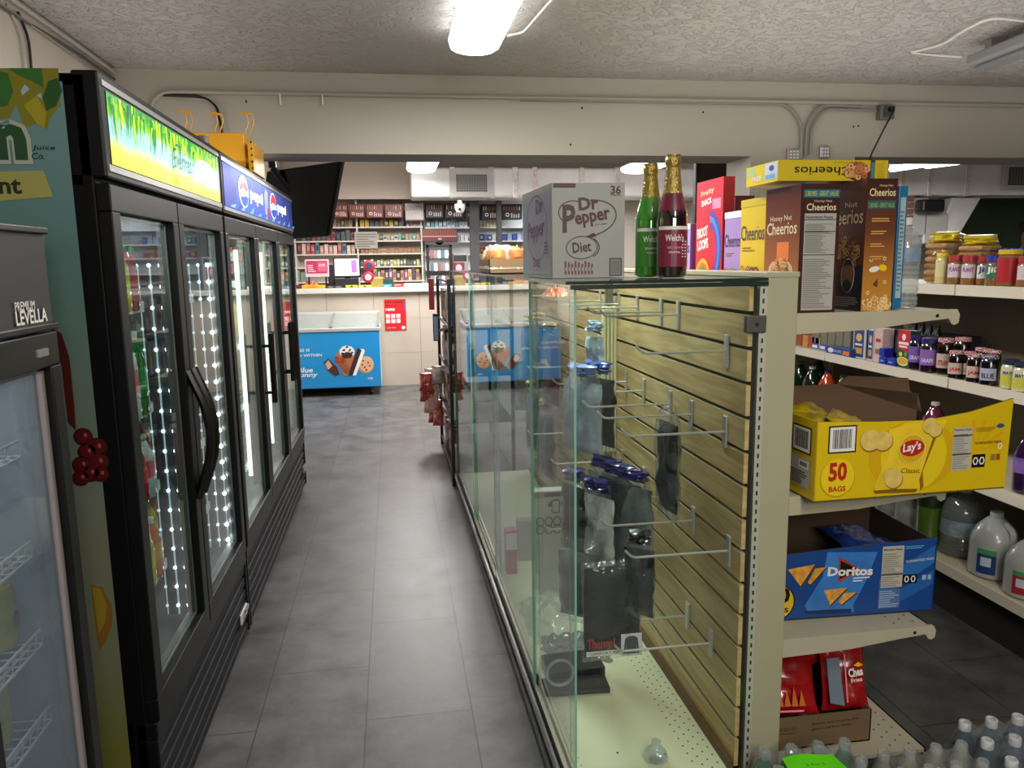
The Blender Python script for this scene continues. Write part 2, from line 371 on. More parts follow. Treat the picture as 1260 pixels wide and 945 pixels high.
# cables along the left wall / ceiling corner
def cable(pts, r, m, lab, name='cable'): MB().tube(smoothp(pts), r, m, 6).build(name, label=lab, cat='cable')
zc = 2.6
cable([(LX+.02, 2.4, zc-.02), (LX+.02, 4.0, zc-.02), (LX+.02, 4.58, zc-.03)], .011, CON, 'grey conduit in the corner of left wall and ceiling', 'electrical_conduit')
cable([(LX+.012, 2.4, zc-.055), (LX+.012, 3.4, zc-.075), (LX+.012, 4.0, zc-.05), (LX+.012, 4.58, zc-.06)], .006, mat('#4a4845', .5), 'dark cable drooping under the corner conduit on the left wall')
cable([(LX+.014, 2.4, zc-.085), (LX+.012, 3.3, zc-.06), (LX+.012, 4.56, zc-.085)], .006, CONB, 'pale cable clipped lowest under the ceiling corner on the left wall')
cable([AX(22, 15, LX+.01), AX(35, 45, LX+.01), AX(40, 100, LX+.01)], .006, BLK, 'black cord dropping down the left wall behind the tall cooler')
cable([AX(8, 5, LX+.01), AX(26, 40, LX+.01), AX(32, 100, LX+.01)], .005, CON, 'cream cable dropping down the left wall beside the black cord')
cable([cy(200, 117), cy(246, 118), cy(266, 128), cy(273, 160), cy(274, 200)], .007, BLK, 'black cable curving down the beam above the yellow display rack')
cable([cy(215, 121), cy(250, 122), cy(270, 128), cy(278, 160), cy(279, 200)], .005, CON, 'grey cable curving down beside the black cable on the beam')
for px, w in ((345, 'left'), (397, 'right')):
    p = cy(px, 122); MB().box(p.x-.004, p.x+.004, BM0-.03, BM0, p.z-.03, p.z+.03, WHT).build('conduit_clip', label=f'short white strap hanging from the beam conduit, the {w} one of two', cat='clip')
# ---- ceiling lights
DIFF = mat('#ffffff', .4, emit=7)
def wrap_light(name, x, y0, y1, z, w, lab, lit=True):
    t = thing(name, lab, 'ceiling light', (x, (y0+y1)/2, z))
    MB().box(x-w*.46, x+w*.46, y0, y1, z+.055, z+.085, mat('#d8d6d2', .5)).build('housing', t, bevel=.006)
    mb = MB(); n = 8; prof = [(w/2*math.cos(math.pi*k/n), z+.055-.06*math.sin(math.pi*k/n)**.6) for k in range(n+1)]
    ys = [y0, y0+.015, y0+.05, y1-.05, y1-.015, y1]; sc = [.82, .94, 1, 1, .94, .82]; vs = []; fs = []
    for yy, q in zip(ys, sc):
        for a, b in prof: vs.append((x+a*q, yy, z+.055-(z+.055-b)*q))
    k = n+1
    for i in range(5):
        for j in range(n): fs.append((i*k+j, i*k+j+1, (i+1)*k+j+1, (i+1)*k+j))
    fs.append(tuple(range(k))); fs.append(tuple(5*k+j for j in range(k-1, -1, -1)))
    mb.raw(vs, fs, DIFF if lit else GREY); mb.build('diffuser', t); return t
wrap_light('ceiling_light', .415, 2.55, 3.78, 2.50, .24, 'long glowing ceiling light directly above the glass case aisle')
cable([(.55, 3.6, 2.545), (.62, 3.6, 2.56), (.66, 3.3, 2.575), (.70, 3.0, 2.59), (.72, 2.9, 2.6)], .005, WHT, 'white wire looping from the lit ceiling light to the ceiling')
wrap_light('ceiling_light', AY(522, 205, 9).x, 7.9, 9.9, 2.645, .36, 'small bright ceiling light beyond the beam, left of the duct grille')
p = AY(815, 207, 8.5); wrap_light('ceiling_light', p.x, 7.2, 9.5, 2.60, .40, 'bright ceiling light beyond the beam, above the two bottles')
# slanted lit tubes at the right, beyond the beam
for (pa, pb, lab) in (((1097, 208), (1149, 200), 'shorter lit strip light beyond the beam at right'), ((1140, 204), (1193, 197), 'longer lit strip light beyond the beam at right, in front of the duct')):
    t = thing('strip_light', lab, 'ceiling light'); a = AY(pa[0], pa[1], 7.6); b = AY(pb[0], pb[1], 6.9); t.location = a
    MB().tube([a, b], .03, DIFF, 8).build('tube', t)
    for q in (.2, .8): w_ = a*(1-q)+b*q; MB().tube([w_, (w_.x, w_.y, 2.95)], .006, STEEL, 5).build('hanger', t); MB().tube([a+Vector((0, 0, .06)), b+Vector((0, 0, .06))], .04, WHT, 6).build('housing', t)
# unlit fixture at upper right
t = thing('strip_light', 'unlit grey strip light hanging at the upper right of the ceiling', 'ceiling light')
a = AZ(1205, 80, 2.5); b = AZ(1300, 44, 2.5); d = (b-a).normalized(); sd = Vector((-d.y, d.x, 0)); t.location = a
a = a-d*.02
MB().pbox(a-sd*.06, d*1.3, sd*.19, Vector((0, 0, .05)), mat('#8f9091', .5)).build('tray', t, bevel=.01)
MB().pbox(a-sd*.015+Vector((0, 0, -.02)), d*1.3, sd*.10, Vector((0, 0, .022)), mat('#7b7d7e', .35)).build('lamp_cover', t, bevel=.008)
for k in (.08, .35): MB().pbox(a+d*k+Vector((0, 0, .05))-sd*.02, d*.05, sd*.10, Vector((0, 0, .05)), STEEL).build('bracket', t)
cable([AZ(1183, 70, 2.57), AZ(1150, 68, 2.59), AZ(1123, 65, 2.597)], .005, WHT, 'short white wire lying on the ceiling beside the unlit light')
cable([AZ(1122, 64, 2.597), AZ(1160, 55, 2.585), AZ(1185, 38, 2.575), AZ(1218, 21, 2.585), AZ(1262, 26, 2.58)], .006, WHT, 'long white wire arching across the ceiling over the unlit light')
# ---- silver ducts
def foil():
    m = mat('#e2e2e0', .36, .25, var=.10, vs=3, bump=.35, bs=9); return m
FOIL = foil(); TAPE = mat('#d9cfcd', .4, .3, var=.2, vs=30)
def duct(px0, px1, pt, pb, y, dep, lab, seams=(), grille=None):
    a = AY(px0, pt, y); b = AY(px1, pb, y)
    t = thing('air_duct', lab, 'duct', ((a.x+b.x)/2, y, b.z))
    MB().box(a.x, b.x, y, y+dep, b.z, a.z, FOIL).build('duct_body', t, bevel=.03)
    for sx in (px0+18, px1-18): x = AY(sx, pt, y).x; MB().box(x-.02, x+.02, y+dep*.4, y+dep*.5, a.z-.01, 2.95, STEEL).build('hanger', t)
    for sx in seams:
        x = AY(sx, pt, y).x; MB().box(x-.035, x+.035, y-.012, y+dep*.5, b.z-.012, a.z+.012, TAPE).build('seam', t, bevel=.008)
    if grille:
        g0 = AY(grille[0], grille[1], y); g1 = AY(grille[2], grille[3], y)
        gq = MB().box(g0.x-.09, g1.x+.09, y-.03, y-.005, g1.z-.07, g0.z+.07, mat('#b3b1ae', .45)).build('grille', t, bevel=.006)
        m2 = MB(); F = FY(0, y-.03, 0); m2.rect(F, g0.x, g1.z, g1.x, g0.z, mat('#17181a', .6), .003); n = 18
        for k in range(1, n): xx = g0.x+(g1.x-g0.x)*k/n; m2.rect(F, xx-.005, g1.z, xx+.005, g0.z, GREY, .006)
        for k in range(1, 9): zz = g1.z+(g0.z-g1.z)*k/9; m2.rect(F, g0.x, zz-.004, g1.x, zz+.004, GREY, .007)
        m2.build('slots', gq)
duct(505, 857, 206, 242, 10.4, .6, 'shiny foil wrapped air duct with square grille over the counter', (556, 604, 634, 658, 716, 760, 800), (561, 215, 599, 236))
duct(1093, 1320, 201, 240, 10.2, .6, 'shiny foil air duct at the far right above the green wall', (1112, 1146, 1192), (1240, 206, 1300, 228))
t = thing('air_duct', 'sloping foil duct branch dropping from the far right duct', 'duct', AY(1180, 260, 10.35))
a, b, c, d = AY(1172, 243, 10.35), AY(1208, 243, 10.35), AY(1180, 290, 10.35), AY(1150, 300, 10.35)
vs = [a, b, c, d]; m = MB().raw(vs+[q+Vector((0, .4, 0)) for q in vs], [(3, 2, 1, 0), (4, 5, 6, 7), (0, 1, 5, 4), (1, 2, 6, 5), (2, 3, 7, 6), (3, 0, 4, 7)], FOIL, False); m.build('duct_body', t, bevel=.02)
m = MB(); a, b = AY(1118, 243, 10.3), AY(1140, 290, 10.3); m.box(a.x, b.x, 10.3, 10.7, b.z, a.z, mat('#cfcfce', .4, .5, bump=.4, bs=8)); a, b = AY(1138, 262, 10.3), AY(1165, 300, 10.3); m.box(a.x, b.x, 10.3, 10.7, b.z, a.z, mat('#cfcfce', .4, .5, bump=.4, bs=8)); m.build('duct_elbow', t, bevel=.02)
a, b = AY(1136, 245, 10.1), AY(1163, 261, 10.1); MB().box(a.x, b.x, 10.1, 10.28, b.z, a.z, BLK).build('ceiling_speaker', label='black speaker box hanging under the far right duct', cat='speaker', bevel=.03)
a, b = AY(1101, 240, 9.9), AY(1121, 310, 9.9); mb = MB(); n = 9; mb.box(a.x, b.x, 9.9, 10, 0, b.z, mat('#5a3029', .6))
for k in range(n):
    z = b.z+(a.z-b.z)*k/n; mb.box(a.x, b.x, 9.9+.0, 10.0, z, z+(a.z-b.z)/n*.86, mat('#5a3029', .6))
mb.build('louvred_shutter', label='red-brown slatted shutter standing under the far right duct', cat='shutter')
# black hanging panel left of the pillar and maroon panel
a, b = AY(857, 196, 5.6), AY(911, 300, 5.6)
t = thing('menu_screen', 'large black screen hanging beyond the beam, behind the cereal boxes', 'screen', ((a.x+b.x)/2, 5.6, b.z))
MB().box(a.x, b.x, 5.6, 5.66, b.z, a.z+.1, BLK).build('casing', t, bevel=.008); MB().box(a.x+.02, b.x-.02, 5.592, 5.6, b.z+.02, a.z+.06, BLKG).build('screen', t)
MB().box(a.x+.1, a.x+.14, 5.66, 5.7, a.z, 2.95, BLK).build('mount', t)
a, b = AY(903, 241, 4.58), AY(926, 262, 4.58); MB().box(a.x, b.x-.0, 4.56, 4.6, b.z, a.z, mat('#5d1a20', .5)).build('wall_sign', label='small maroon panel fixed to the left edge of the pillar', cat='sign')
# ================================================================ COOLERS ON THE LEFT
CXF = -0.64
DOORG = glass('#e4ecec', 1.33)
LED = mat('#f4fbff', .3, emit=14); GHOST2 = mat('#e4f0f4', .3, emit=4); GHOST3 = mat('#cfe0e6', .3, emit=1.6)  # the two dimmer ones imitate reflections of the diodes
INWALL = mat('#9aa0a0', .5)
FRAME = mat('#0d0e10', .42, 0, spec=.22)
def louvres(t, y0, y1, z0, z1, x):
    mb = MB().box(x-.05, x-.03, y0, y1, z0, z1, mat('#17181a', .5)); n = 6; d = (z1-z0)/n
    for k in range(n):
        z = z0+d*k
        mb.pbox((x-.03, y0+.02, z+d*.12), (0, y1-y0-.04, 0), (.028, 0, -d*.28*0+.0), (0, 0, d*.62), mat('#222326', .55, spec=.15))
    for yy in (y0, y1-.02): mb.box(x-.04, x+.004, yy, yy+.02, z0, z1, FRAME)
    g = mb.build('grille', t, bevel=.004); return g
def cooler(y0, y1, doors, label, signmat, zt=1.985, sidegfx=None, handle='bar', inner='#62686c', tube=False, shelves=(.60, .86, 1.11, 1.42)):
    t = thing('display_cooler', label, 'cooler', (CXF-.36, (y0+y1)/2, 0)); x1 = CXF; xb = CXF-.76; zh = 1.755; zd = .385
    wall = mat(inner, .5)
    mb = MB(); K = mat('#08090b', .5, spec=.15)
    mb.box(xb, x1-.03, y0, y0+.045, .03, zt, K, {'+y': wall}); mb.box(xb, x1-.03, y1-.045, y1, .03, zt, K, {'-y': wall})
    mb.box(xb, xb+.04, y0, y1, .03, zt, K, {'+x': wall}); mb.box(xb, x1-.03, y0, y1, zt-.03, zt, K); mb.box(xb, x1-.06, y0, y1, .30, zd+.01, K, {'+z': wall})
    mb.box(xb, x1-.05, y0, y1, zh-.02, zh+.01, K, {'-z': wall})
    for yy in (y0+.04, y1-.12):
        for xx in (xb+.05, x1-.2): mb.box(xx, xx+.06, yy, yy+.06, 0, .04, BLK)
    mb.build('cabinet', t, bevel=.004)
    hd = MB().box(x1-.06, x1+.0, y0, y1, zh, zt+.008, FRAME).build('header', t, bevel=.006)
    louvres(t, y0, y1, .04, .335, x1-.01)
    MB().box(x1-.06, x1-.005, y0, y1, .335, zd, FRAME).build('sill_rail', t, bevel=.004)
    n = len(doors)-1
    for i in range(n):
        a, b = doors[i]+.004, doors[i+1]-.004; w = .055
        mb = MB()
        for (p, q, r, s) in ((a, b, zd, zd+.06), (a, b, zh-.075, zh-.012), (a, a+w, zd+.06, zh-.075), (b-w, b, zd+.06, zh-.075)): mb.box(x1-.04, x1, p, q, r, s, FRAME)
        for (p, q, r, s) in ((a+w, b-w, zd+.06, zd+.072), (a+w, b-w, zh-.087, zh-.075), (a+w, a+w+.01, zd+.06, zh-.075), (b-w-.01, b-w, zd+.06, zh-.075)): mb.box(x1-.05, x1-.022, p, q, r, s, STEEL)
        d = mb.build('door', t, bevel=.003)
        MB().box(x1-.024, x1-.020, a+w, b-w, zd+.06, zh-.075, DOORG).build('glass_pane', d)
        if handle == 'arc':
            yy = b-.03 if i == 0 else a+.03
            pts = [(x1+.0, yy, 1.23), (x1+.015, yy, 1.19), (x1+.042, yy, 1.12), (x1+.056, yy, 1.02), (x1+.042, yy, .93), (x1+.015, yy, .86), (x1, yy, .82)]
            MB().tube(smoothp(pts, 3), .014, BLKG, 8).build('handle', d)
        else:
            yy = b-.03 if i < n-1 else a+.035
            if i == n-1: pass
            mb = MB().tube([(x1+.045, yy, .88), (x1+.045, yy, 1.22)], .013, BLKG, 8)
            for z in (.93, 1.16): mb.tube([(x1-.005, yy, z), (x1+.045, yy, z)], .008, BLKG, 6)
            mb.build('handle', d)
    # shelves
    for z in shelves:
        mb = MB(); S = mat('#d9dcdc', .4, .4)
        for k in range(9): x = xb+.08+(x1-.12-xb-.08)*k/8; mb.tube([(x, y0+.05, z), (x, y1-.05, z)], .0035, S, 4)
        mb.box(x1-.115, x1-.11, y0+.05, y1-.05, z-.004, z+.028, mat('#e4e6e6', .35))
        for k in range(int((y1-y0)/.3)+2): y = min(y0+.05+.3*k, y1-.05); mb.tube([(xb+.06, y, z-.004), (x1-.11, y, z-.004)], .004, S, 4)
        mb.build('shelf', t)
    # lamp strips behind the mullions, with added glowing dots for their reflections
    for i in range(n+1):
        y = doors[i]
        if tube:
            if i in (1, 2, 3):
                yy = min(y, y1-.08)
                MB().box(x1-.085, x1-.06, yy-.03, yy+.03, zd+.08, zh-.08, mat('#dfe8d8', .4)).build('lamp_holder', t)
                MB().tube([(x1-.10, yy, zd+.12), (x1-.10, yy, zh-.13)], .011, mat('#effbe6', .3, emit=4.0), 8).build('lamp_tube', t)
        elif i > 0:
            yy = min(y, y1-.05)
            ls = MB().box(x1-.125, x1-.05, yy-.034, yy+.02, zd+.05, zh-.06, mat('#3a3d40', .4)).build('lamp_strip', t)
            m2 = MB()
            for ci, col in enumerate(((x1-.05, yy-.045), (x1-.085, yy-.042), (x1-.12, yy-.038))):  # first column: diodes; the others: glowing dots added as reflection ghosts
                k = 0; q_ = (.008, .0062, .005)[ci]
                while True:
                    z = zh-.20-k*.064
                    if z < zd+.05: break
                    m2.lathe((col[0], col[1], z), [(.001, -q_), (q_*.8, -q_*.6), (q_, 0), (q_*.8, q_*.6), (.001, q_)], (LED, GHOST2, GHOST3)[ci], 8, cap=False); k += 1
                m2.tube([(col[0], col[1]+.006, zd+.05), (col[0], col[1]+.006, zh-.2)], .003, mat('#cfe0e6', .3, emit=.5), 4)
            m2.build('diode_and_ghosts', ls)
    return t, hd
def Fx(y0, z0): return FXp(CXF, y0, z0)
# --- juice cooler (two doors)
J0, J1 = 1.955, 3.195
tj, hj = cooler(J0, J1, [J0+.005, 2.54, J1-.005], 'tall black two-door cooler with lit green and yellow fruit leaf sign', None, handle='arc')
F = FXp(CXF+.001, J0+.035, 1.79); W = J1-J0-.07; Hh = .165
mb = MB()
SG = grad([(0, '#e9e431'), (.22, '#dfe04a'), (.42, '#9fd0d8'), (.62, '#a8dde6'), (.72, '#8fd43a'), (1, '#1c8f3a')], 2, 1.79, 1.955, emit=.62, wob=.22)
mb.rect(F, 0, 0, W, Hh, SG, .001)
rnd = random.Random(3)
for k in range(190):
    u = rnd.uniform(0, W*.98); top = Hh-rnd.uniform(0, .03); L = rnd.uniform(.035, .085)*(1.25-.6*u/W); lean = rnd.uniform(-.03, .015); w = rnd.uniform(.008, .016)
    u = max(.02, min(u, W-.03)); u2 = min(max(u+lean, 0.004), W-.004)
    c = rnd.choice(['#1f8a2f', '#4fb42a', '#8fd021', '#d9ea1d', '#0f7a3d', '#e6ef2b', '#12804a'])
    mb.poly(F, [(u-w/2, top), (u2, top-L), (u+w/2, top)], mat(c, .4, emit=.62), .0015+.00002*k)
mb.ell(F, W*.84, .085, .14, .036, mat('#ffffff', .3, emit=1.6), .0035, 24, -.1)  # glare on the sign, put in as a glowing white ellipse
GS = mat('#1d6a52', .4); mb.text(F, 'Everfresh', W*.45, .055, .24, GS, h=.06, shear=.25, e=.006); mb.ring(F, W*.5, .068, .07, .062, .006, GS, .005, a0=1.2, a1=4.6)
mb.poly(F, [(W*.47, .012), (W*.6, .034), (W*.66, .052), (W*.6, .048), (W*.48, .03)], mat('#f0d020', .4, emit=1.0), .0058)
mb.build('lit_sign', hj)
MB().box(CXF-.004, CXF+.003, J0+.012, J1-.012, 1.772, 1.787, STEEL).build('sign_rim', hj)
MB().box(CXF-.004, CXF+.003, J0+.012, J1-.012, 1.962, 1.975, STEEL).build('sign_rim', hj)
MB().box(CXF-.002, CXF+.009, 3.06, 3.12, .17, .182, STEEL).build('latch', tj)
mb = MB(); Fq = FXp(CXF+.002, 3.02, .15); mb.box(CXF-.005, CXF+.001, 3.0, 3.12, .145, .185, mat('#c9cccb', .3)); mb.lines(Fq, .0, 0, .08, .03, 3, DGREY, .002); mb.build('maker_plate', tj)
# side graphic of the juice cooler
xs0, xs1 = CXF-.76, -.716
F = FY(0, J0-.002, 0); mb = MB()
SIDE = grad([(0, '#6d6a22'), (.14, '#67682e'), (.25, '#6a6e52'), (.45, '#6b705f'), (.63, '#5f7268'), (.80, '#5a7d7a'), (1, '#6f979b')], 2, .05, 1.97)
mb.rect(F, xs0, .06, xs1, 1.965, SIDE, .001)
def pp(pts): return [(q.x, q.z) for q in (AY(a, b, J0-.002) for a, b in pts)]
LY = mat('#7f7c14', .5); LG = mat('#2f6a22', .5); LG2 = mat('#1f5019', .5)
mb.poly(F, pp([(-40, 84), (72, 84), (75, 130), (62, 145), (58, 160), (50, 150), (30, 158), (20, 128), (12, 145), (-40, 150)]), LY, .0016)
mb.poly(F, pp([(-230, 84), (-38, 84), (-38, 150), (-90, 165), (-150, 140), (-230, 150)]), LY, .0015); mb.poly(F, pp([(-120, 90), (-80, 100), (-70, 130), (-100, 140), (-130, 115)]), LG2, .0022)
mb.poly(F, pp([(-230, 212), (-30, 211), (-30, 250), (-230, 258)]), mat('#a5a258', .5), .0025)
mb.poly(F, pp([(10, 84), (52, 84), (54, 108), (40, 100), (22, 92)]), LG, .0022); mb.poly(F, pp([(0, 88), (10, 90), (17, 112), (10, 130), (2, 132), (-14, 110)]), LG, .0022)
mb.poly(F, pp([(72, 96), (77, 112), (70, 130), (58, 137), (53, 120), (60, 100)]), LG2, .0024)
mb.poly(F, pp([(26, 112), (31, 104), (37, 110), (28, 118)]), mat('#9dbcc4', .5), .0024); mb.poly(F, pp([(45, 118), (51, 114), (52, 122)]), mat('#9dbcc4', .5), .0024)
mb.poly(F, pp([(30, 130), (46, 118), (58, 140), (55, 158), (46, 152)]), mat('#a39a16', .5), .0027)
WHC = mat('#aeb7a4', .5)
def ptext(mb, s, px0, pyb, px1, pyt, m, bold=0, shear=0, e=.003, F=F, y=J0-.002):
    a = AY(px0, pyb, y); b = AY(px1, pyt, y); mb.text(F, s, a.x, a.z, b.x-a.x, m, h=b.z-a.z, bold=bold, shear=shear, e=e)
ptext(mb, 'n', -9, 202, 36, 148, WHC, .12, e=.0030); ptext(mb, 'n', -4, 197, 31, 153, mat('#1d4a28', .5), .05, e=.0036)
ptext(mb, 'Juice', 40, 186, 68, 179, mat('#17302c', .5), .01, .2); ptext(mb, 'Co.', 40, 196, 55, 188, mat('#17302c', .5), .01, .2)
mb.poly(F, pp([(-30, 212), (54, 210), (66, 242), (-30, 250)]), mat('#a5a258', .5), .0026); ptext(mb, 'nt', 0, 239, 26, 220, mat('#20251a', .5), .03)
ptext(mb, 'R', 0, 130, 5, 124, mat('#3a5a50', .5))
CR = mat('#520b10', .35); CR2 = mat('#33070b', .4)
for (a, b, r) in ((103, 537, 10), (120, 550, 11), (108, 556, 10), (101, 572, 10), (122, 568, 11), (112, 582, 10), (100, 588, 9), (124, 583, 9)):
    q = AY(a, b, J0-.002); rr = r*.0022; mb.ell(F, q.x, q.z, rr, rr, CR2, .0024+.0001*r, 18); mb.ell(F, q.x+.002, q.z+.003, rr*.8, rr*.75, CR, .004, 18); mb.ell(F, q.x+.006, q.z+.004, rr*.18, rr*.25, mat('#8a4a50'), .0048, 8)
mb.poly(F, pp([(62, 402), (76, 410), (86, 440), (92, 500), (94, 530), (84, 520), (76, 450)]), mat('#4a1512', .4), .002)
mb.poly(F, pp([(112, 720), (126, 722), (138, 745), (139, 765), (130, 790), (122, 800)]), mat('#7a5518', .45), .002); mb.poly(F, pp([(114, 722), (124, 724), (132, 745), (130, 765), (122, 780)]), mat('#8a7420', .45), .0026)
mb.build('side_graphic', tj)
# --- cola cooler (three doors)
P0, P1 = 3.215, 5.40
tp, hp = cooler(P0, P1, [P0+.005, 3.93, 4.65, P1-.005], 'long black three-door cooler with lit blue cola sign', None, handle='bar', inner='#aab5a4', tube=True, shelves=(.55, .85, 1.15, 1.45))
F = FXp(CXF+.001, P0+.03, 1.785); W = P1-P0-.06; mb = MB()
PB = grad([(0, '#0b2a8c'), (.35, '#1450c8'), (.7, '#0f3aa6'), (1, '#0a2478')], 1, P0, P1, emit=.7, wob=.9)
mb.rect(F, 0, 0, W, .17, PB, .001); PW = mat('#eef4ff', .3, emit=1.6); PR = mat('#d81e35', .3, emit=1.1); PBL = mat('#0d49b8', .3, emit=1.0)
for u in (.42, 1.30):
    mb.ell(F, u, .09, .115, .070, PW, .002); mb.poly(F, [(u+.105*math.cos(a), .09+.063*math.sin(a)) for a in [math.pi*k/12 for k in range(13)]], PR, .003)
    mb.poly(F, [(u+.105*math.cos(a), .085+.060*math.sin(a)) for a in [math.pi+math.pi*k/12 for k in range(13)]][:] , PBL, .003)
    mb.poly(F, [(u-.11, .085), (u-.03, .105), (u+.06, .095), (u+.108, .10), (u+.10, .07), (u+.04, .075), (u-.05, .065), (u-.1, .06)], PW, .004)
    mb.text(F, 'pepsi', u+.15, .05, .36, PW, h=.075, bold=.03, e=.004)
mb.poly(F, [(1.0, .03), (1.10, .02), (1.12, .15), (1.04, .16), (.99, .12)], mat('#9aa6c0', .4, emit=.7), .002); mb.poly(F, [(1.06, .01), (1.14, .01), (1.13, .07), (1.07, .06)], mat('#a01c30', .4, emit=.7), .003)
for k in range(10): u = .1+k*.22; mb.poly(F, [(u, .004), (u+.1, .004), (u+.13, .022+.01*(k % 3)), (u+.04, .014)], mat('#5a9bf0', .4, emit=.8), .0018)
mb.build('lit_sign', hp)
for z in (1.768, 1.958): MB().box(CXF-.004, CXF+.004, P0+.01, P1-.01, z, z+.014, mat('#c4cbd4', .3, .6)).build('sign_rim', hp)
MB().box(CXF-.01, CXF+.0, 5.25, 5.36, .15, .19, STEEL).build('maker_plate', tp)
# --- small cooler at far left
X2 = -.705
t = thing('display_cooler', 'slim dark cooler at the left edge with a glass door and plain grey header', 'cooler', (X2-.28, 1.5, 0))
L0, L1 = 1.29, 1.76; zt = 1.632; zh = 1.425; K = mat('#141517', .4)
mb = MB(); IW = mat('#9aa3ab', .5)
mb.box(X2-.6, X2-.03, L0, L0+.04, .03, zt, K, {'+y': IW}); mb.box(X2-.6, X2-.03, L1-.04, L1, .03, zt, K, {'-y': IW}); mb.box(X2-.6, X2-.56, L0, L1, .03, zt, K, {'+x': IW})
mb.box(X2-.6, X2-.03, L0, L1, zt-.03, zt, K); mb.box(X2-.6, X2-.04, L0, L1, .03, .1, K, {'+z': IW}); mb.box(X2-.5, X2-.1, L0+.05, L1-.05, 0, .03, BLK)
mb.build('cabinet', t, bevel=.004)
hd = MB().box(X2-.04, X2-.006, L0, L1, zh+.005, zt, mat('#222326', .5), {'+x': grad([(0, '#343538'), (.6, '#2a2b2d'), (1, '#202123')], 2, zh, zt)}).build('header', t, bevel=.003)
mb = MB()
for z in (zh+.0, zt-.012): mb.box(X2-.02, X2+.004, L0, L1, z, z+.014, K)
mb.build('header_rim', hd, bevel=.003)
F = FXp(X2-.005, 0, 0); mb = MB(); q0 = AX(21, 384, X2-.005); q1 = AX(43, 383, X2-.005)
a = AX(22, 391, X2); b = AX(46, 386, X2); mb.text(F, 'PREMIUM', a.y, a.z+.012, b.y-a.y, WHT, h=.017, bold=.01, e=.002); a = AX(23, 402, X2); b = AX(61, 396, X2); mb.text(F, 'LEVELLA', a.y, a.z+.001, b.y-a.y, WHT, h=.028, bold=.02, e=.002)
mb.build('header_lettering', hd)
d = MB()
for (p, q, r, s) in ((L0, L1, .12, .19), (L0, L1, zh-.075, zh-.005), (L0, L0+.075, .19, zh-.075), (L1-.045, L1, .19, zh-.075)): d.box(X2-.04, X2, p, q, r, s, mat('#0c0d0f', .3))
for (p, q, r, s) in ((L0+.075, L1-.045, zh-.085, zh-.075), (L1-.075, L1-.045, .19, zh-.075)): d.box(X2-.045, X2-.015, p, q, r, s, mat('#8e8787', .5))
dd = d.build('door', t, bevel=.003)
MB().box(X2-.024, X2-.020, L0+.075, L1-.075, .19, zh-.085, glass('#e6eaee', 1.4, .03, .20, '#8b99a6')).build('glass_pane', dd)
MB().box(X2-.001, X2+.004, L1-.11, L1-.06, zh-.05, zh-.035, STEEL).build('door_badge', dd)
for z in (.33, .56, .74, .94, 1.16):
    mb = MB()
    for k in range(8): x = X2-.52+.06*k; mb.tube([(x, L0+.045, z), (x, L1-.045, z)], .003, WHT, 4)
    for k in range(12): y = L0+.05+k*.034; mb.tube([(X2-.54, y, z+.004), (X2-.08, y, z+.004), (X2-.08, y+.015, z+.035)], .002, WHT, 4)
    for zz in (z, z+.035): mb.tube([(X2-.08, L0+.045, zz), (X2-.08, L1-.045, zz)], .0035, WHT, 4)
    mb.build('shelf', t)
MB().box(X2-.13, X2-.12, L0+.045, L0+.06, .2, 1.3, mat('#eaf4ff', .3, emit=1.6)).build('lamp_strip', t)
p = AX(6, 745, X2-.14)
mb = MB().lathe((X2-.16, p.y, .749), [(.036, 0), (.038, .01), (.038, .12), (.035, .13), (.033, .134)], mat('#c9b83a', .4, var=.2, vs=30), 16); F = FXp(X2-.121, p.y-.02, .749)
mb.ell(F, .02, .06, .012, .02, mat('#9a4a2a'), .001); mb.build('drink_can', label='yellow can standing on a wire shelf in the slim left cooler, the upper one', cat='can')
p = AX(4, 910, X2-.14); mb = MB().lathe((X2-.16, p.y, .569), [(.036, 0), (.038, .01), (.038, .12), (.035, .13), (.033, .134)], mat('#c9b83a', .4, var=.2, vs=30), 16); mb.build('drink_can', label='yellow can on the next shelf down in the slim left cooler', cat='can')
# --- drinks in the coolers
def drink_mesh(liq, cap, lab, h=.22, r=.032, glassy=False):
    L = mat(liq, .12, coat=.6); Cc = mat(cap, .4); B = mat(lab, .4, var=.15, vs=40)
    pr = [(r*.86, 0), (r, .012), (r, h*.30), (r*.97, h*.31), (r*.97, h*.58), (r, h*.60), (r*.9, h*.70), (r*.55, h*.84), (r*.40, h*.90), (r*.44, h*.905), (r*.44, h*.985), (r*.38, h)]
    mats = [L, L, L, B, L, L, L, L, Cc, Cc, Cc]
    return MB().lathe((0, 0, 0), pr, L, 12, mats)
KINDS = {'red': ('#a3141c', '#1f8a3a', '#c83038'), 'orange': ('#e07b14', '#e8e8e0', '#e8a020'), 'yellow': ('#cfc22a', '#2a8a3a', '#d8d030'), 'green': ('#1d7a34', '#e8e8e0', '#2e9a48'), 'clear': ('#cfd8d4', '#2f9a4a', '#d86a70'), 'purple': ('#3c1f58', '#2a2a30', '#6a4a90'), 'dark': ('#180d0c', '#a01820', '#7a1820'), 'pink': ('#c83a5a', '#e8e8e0', '#e890a0')}
_dk = {}
def drink(kind, x, y, z, label, group, h=.22, r=.032):
    k = (kind, h, r)
    if k not in _dk:
        _dk[k] = drink_mesh(*KINDS[kind], h=h, r=r).build('drink_bottle', label=label, cat='bottle', group=group, loc=(0, 0, 0)); o = _dk[k]
    else: o = _dk[k].copy(); C.objects.link(o)
    o.location = (x, y, z+.004); o['label'] = label; o['group'] = group; o.rotation_euler = (0, 0, random.uniform(0, 6)); return o
SH = [(1.42, 'top'), (1.11, 'second'), (.86, 'third'), (.60, 'lowest')]
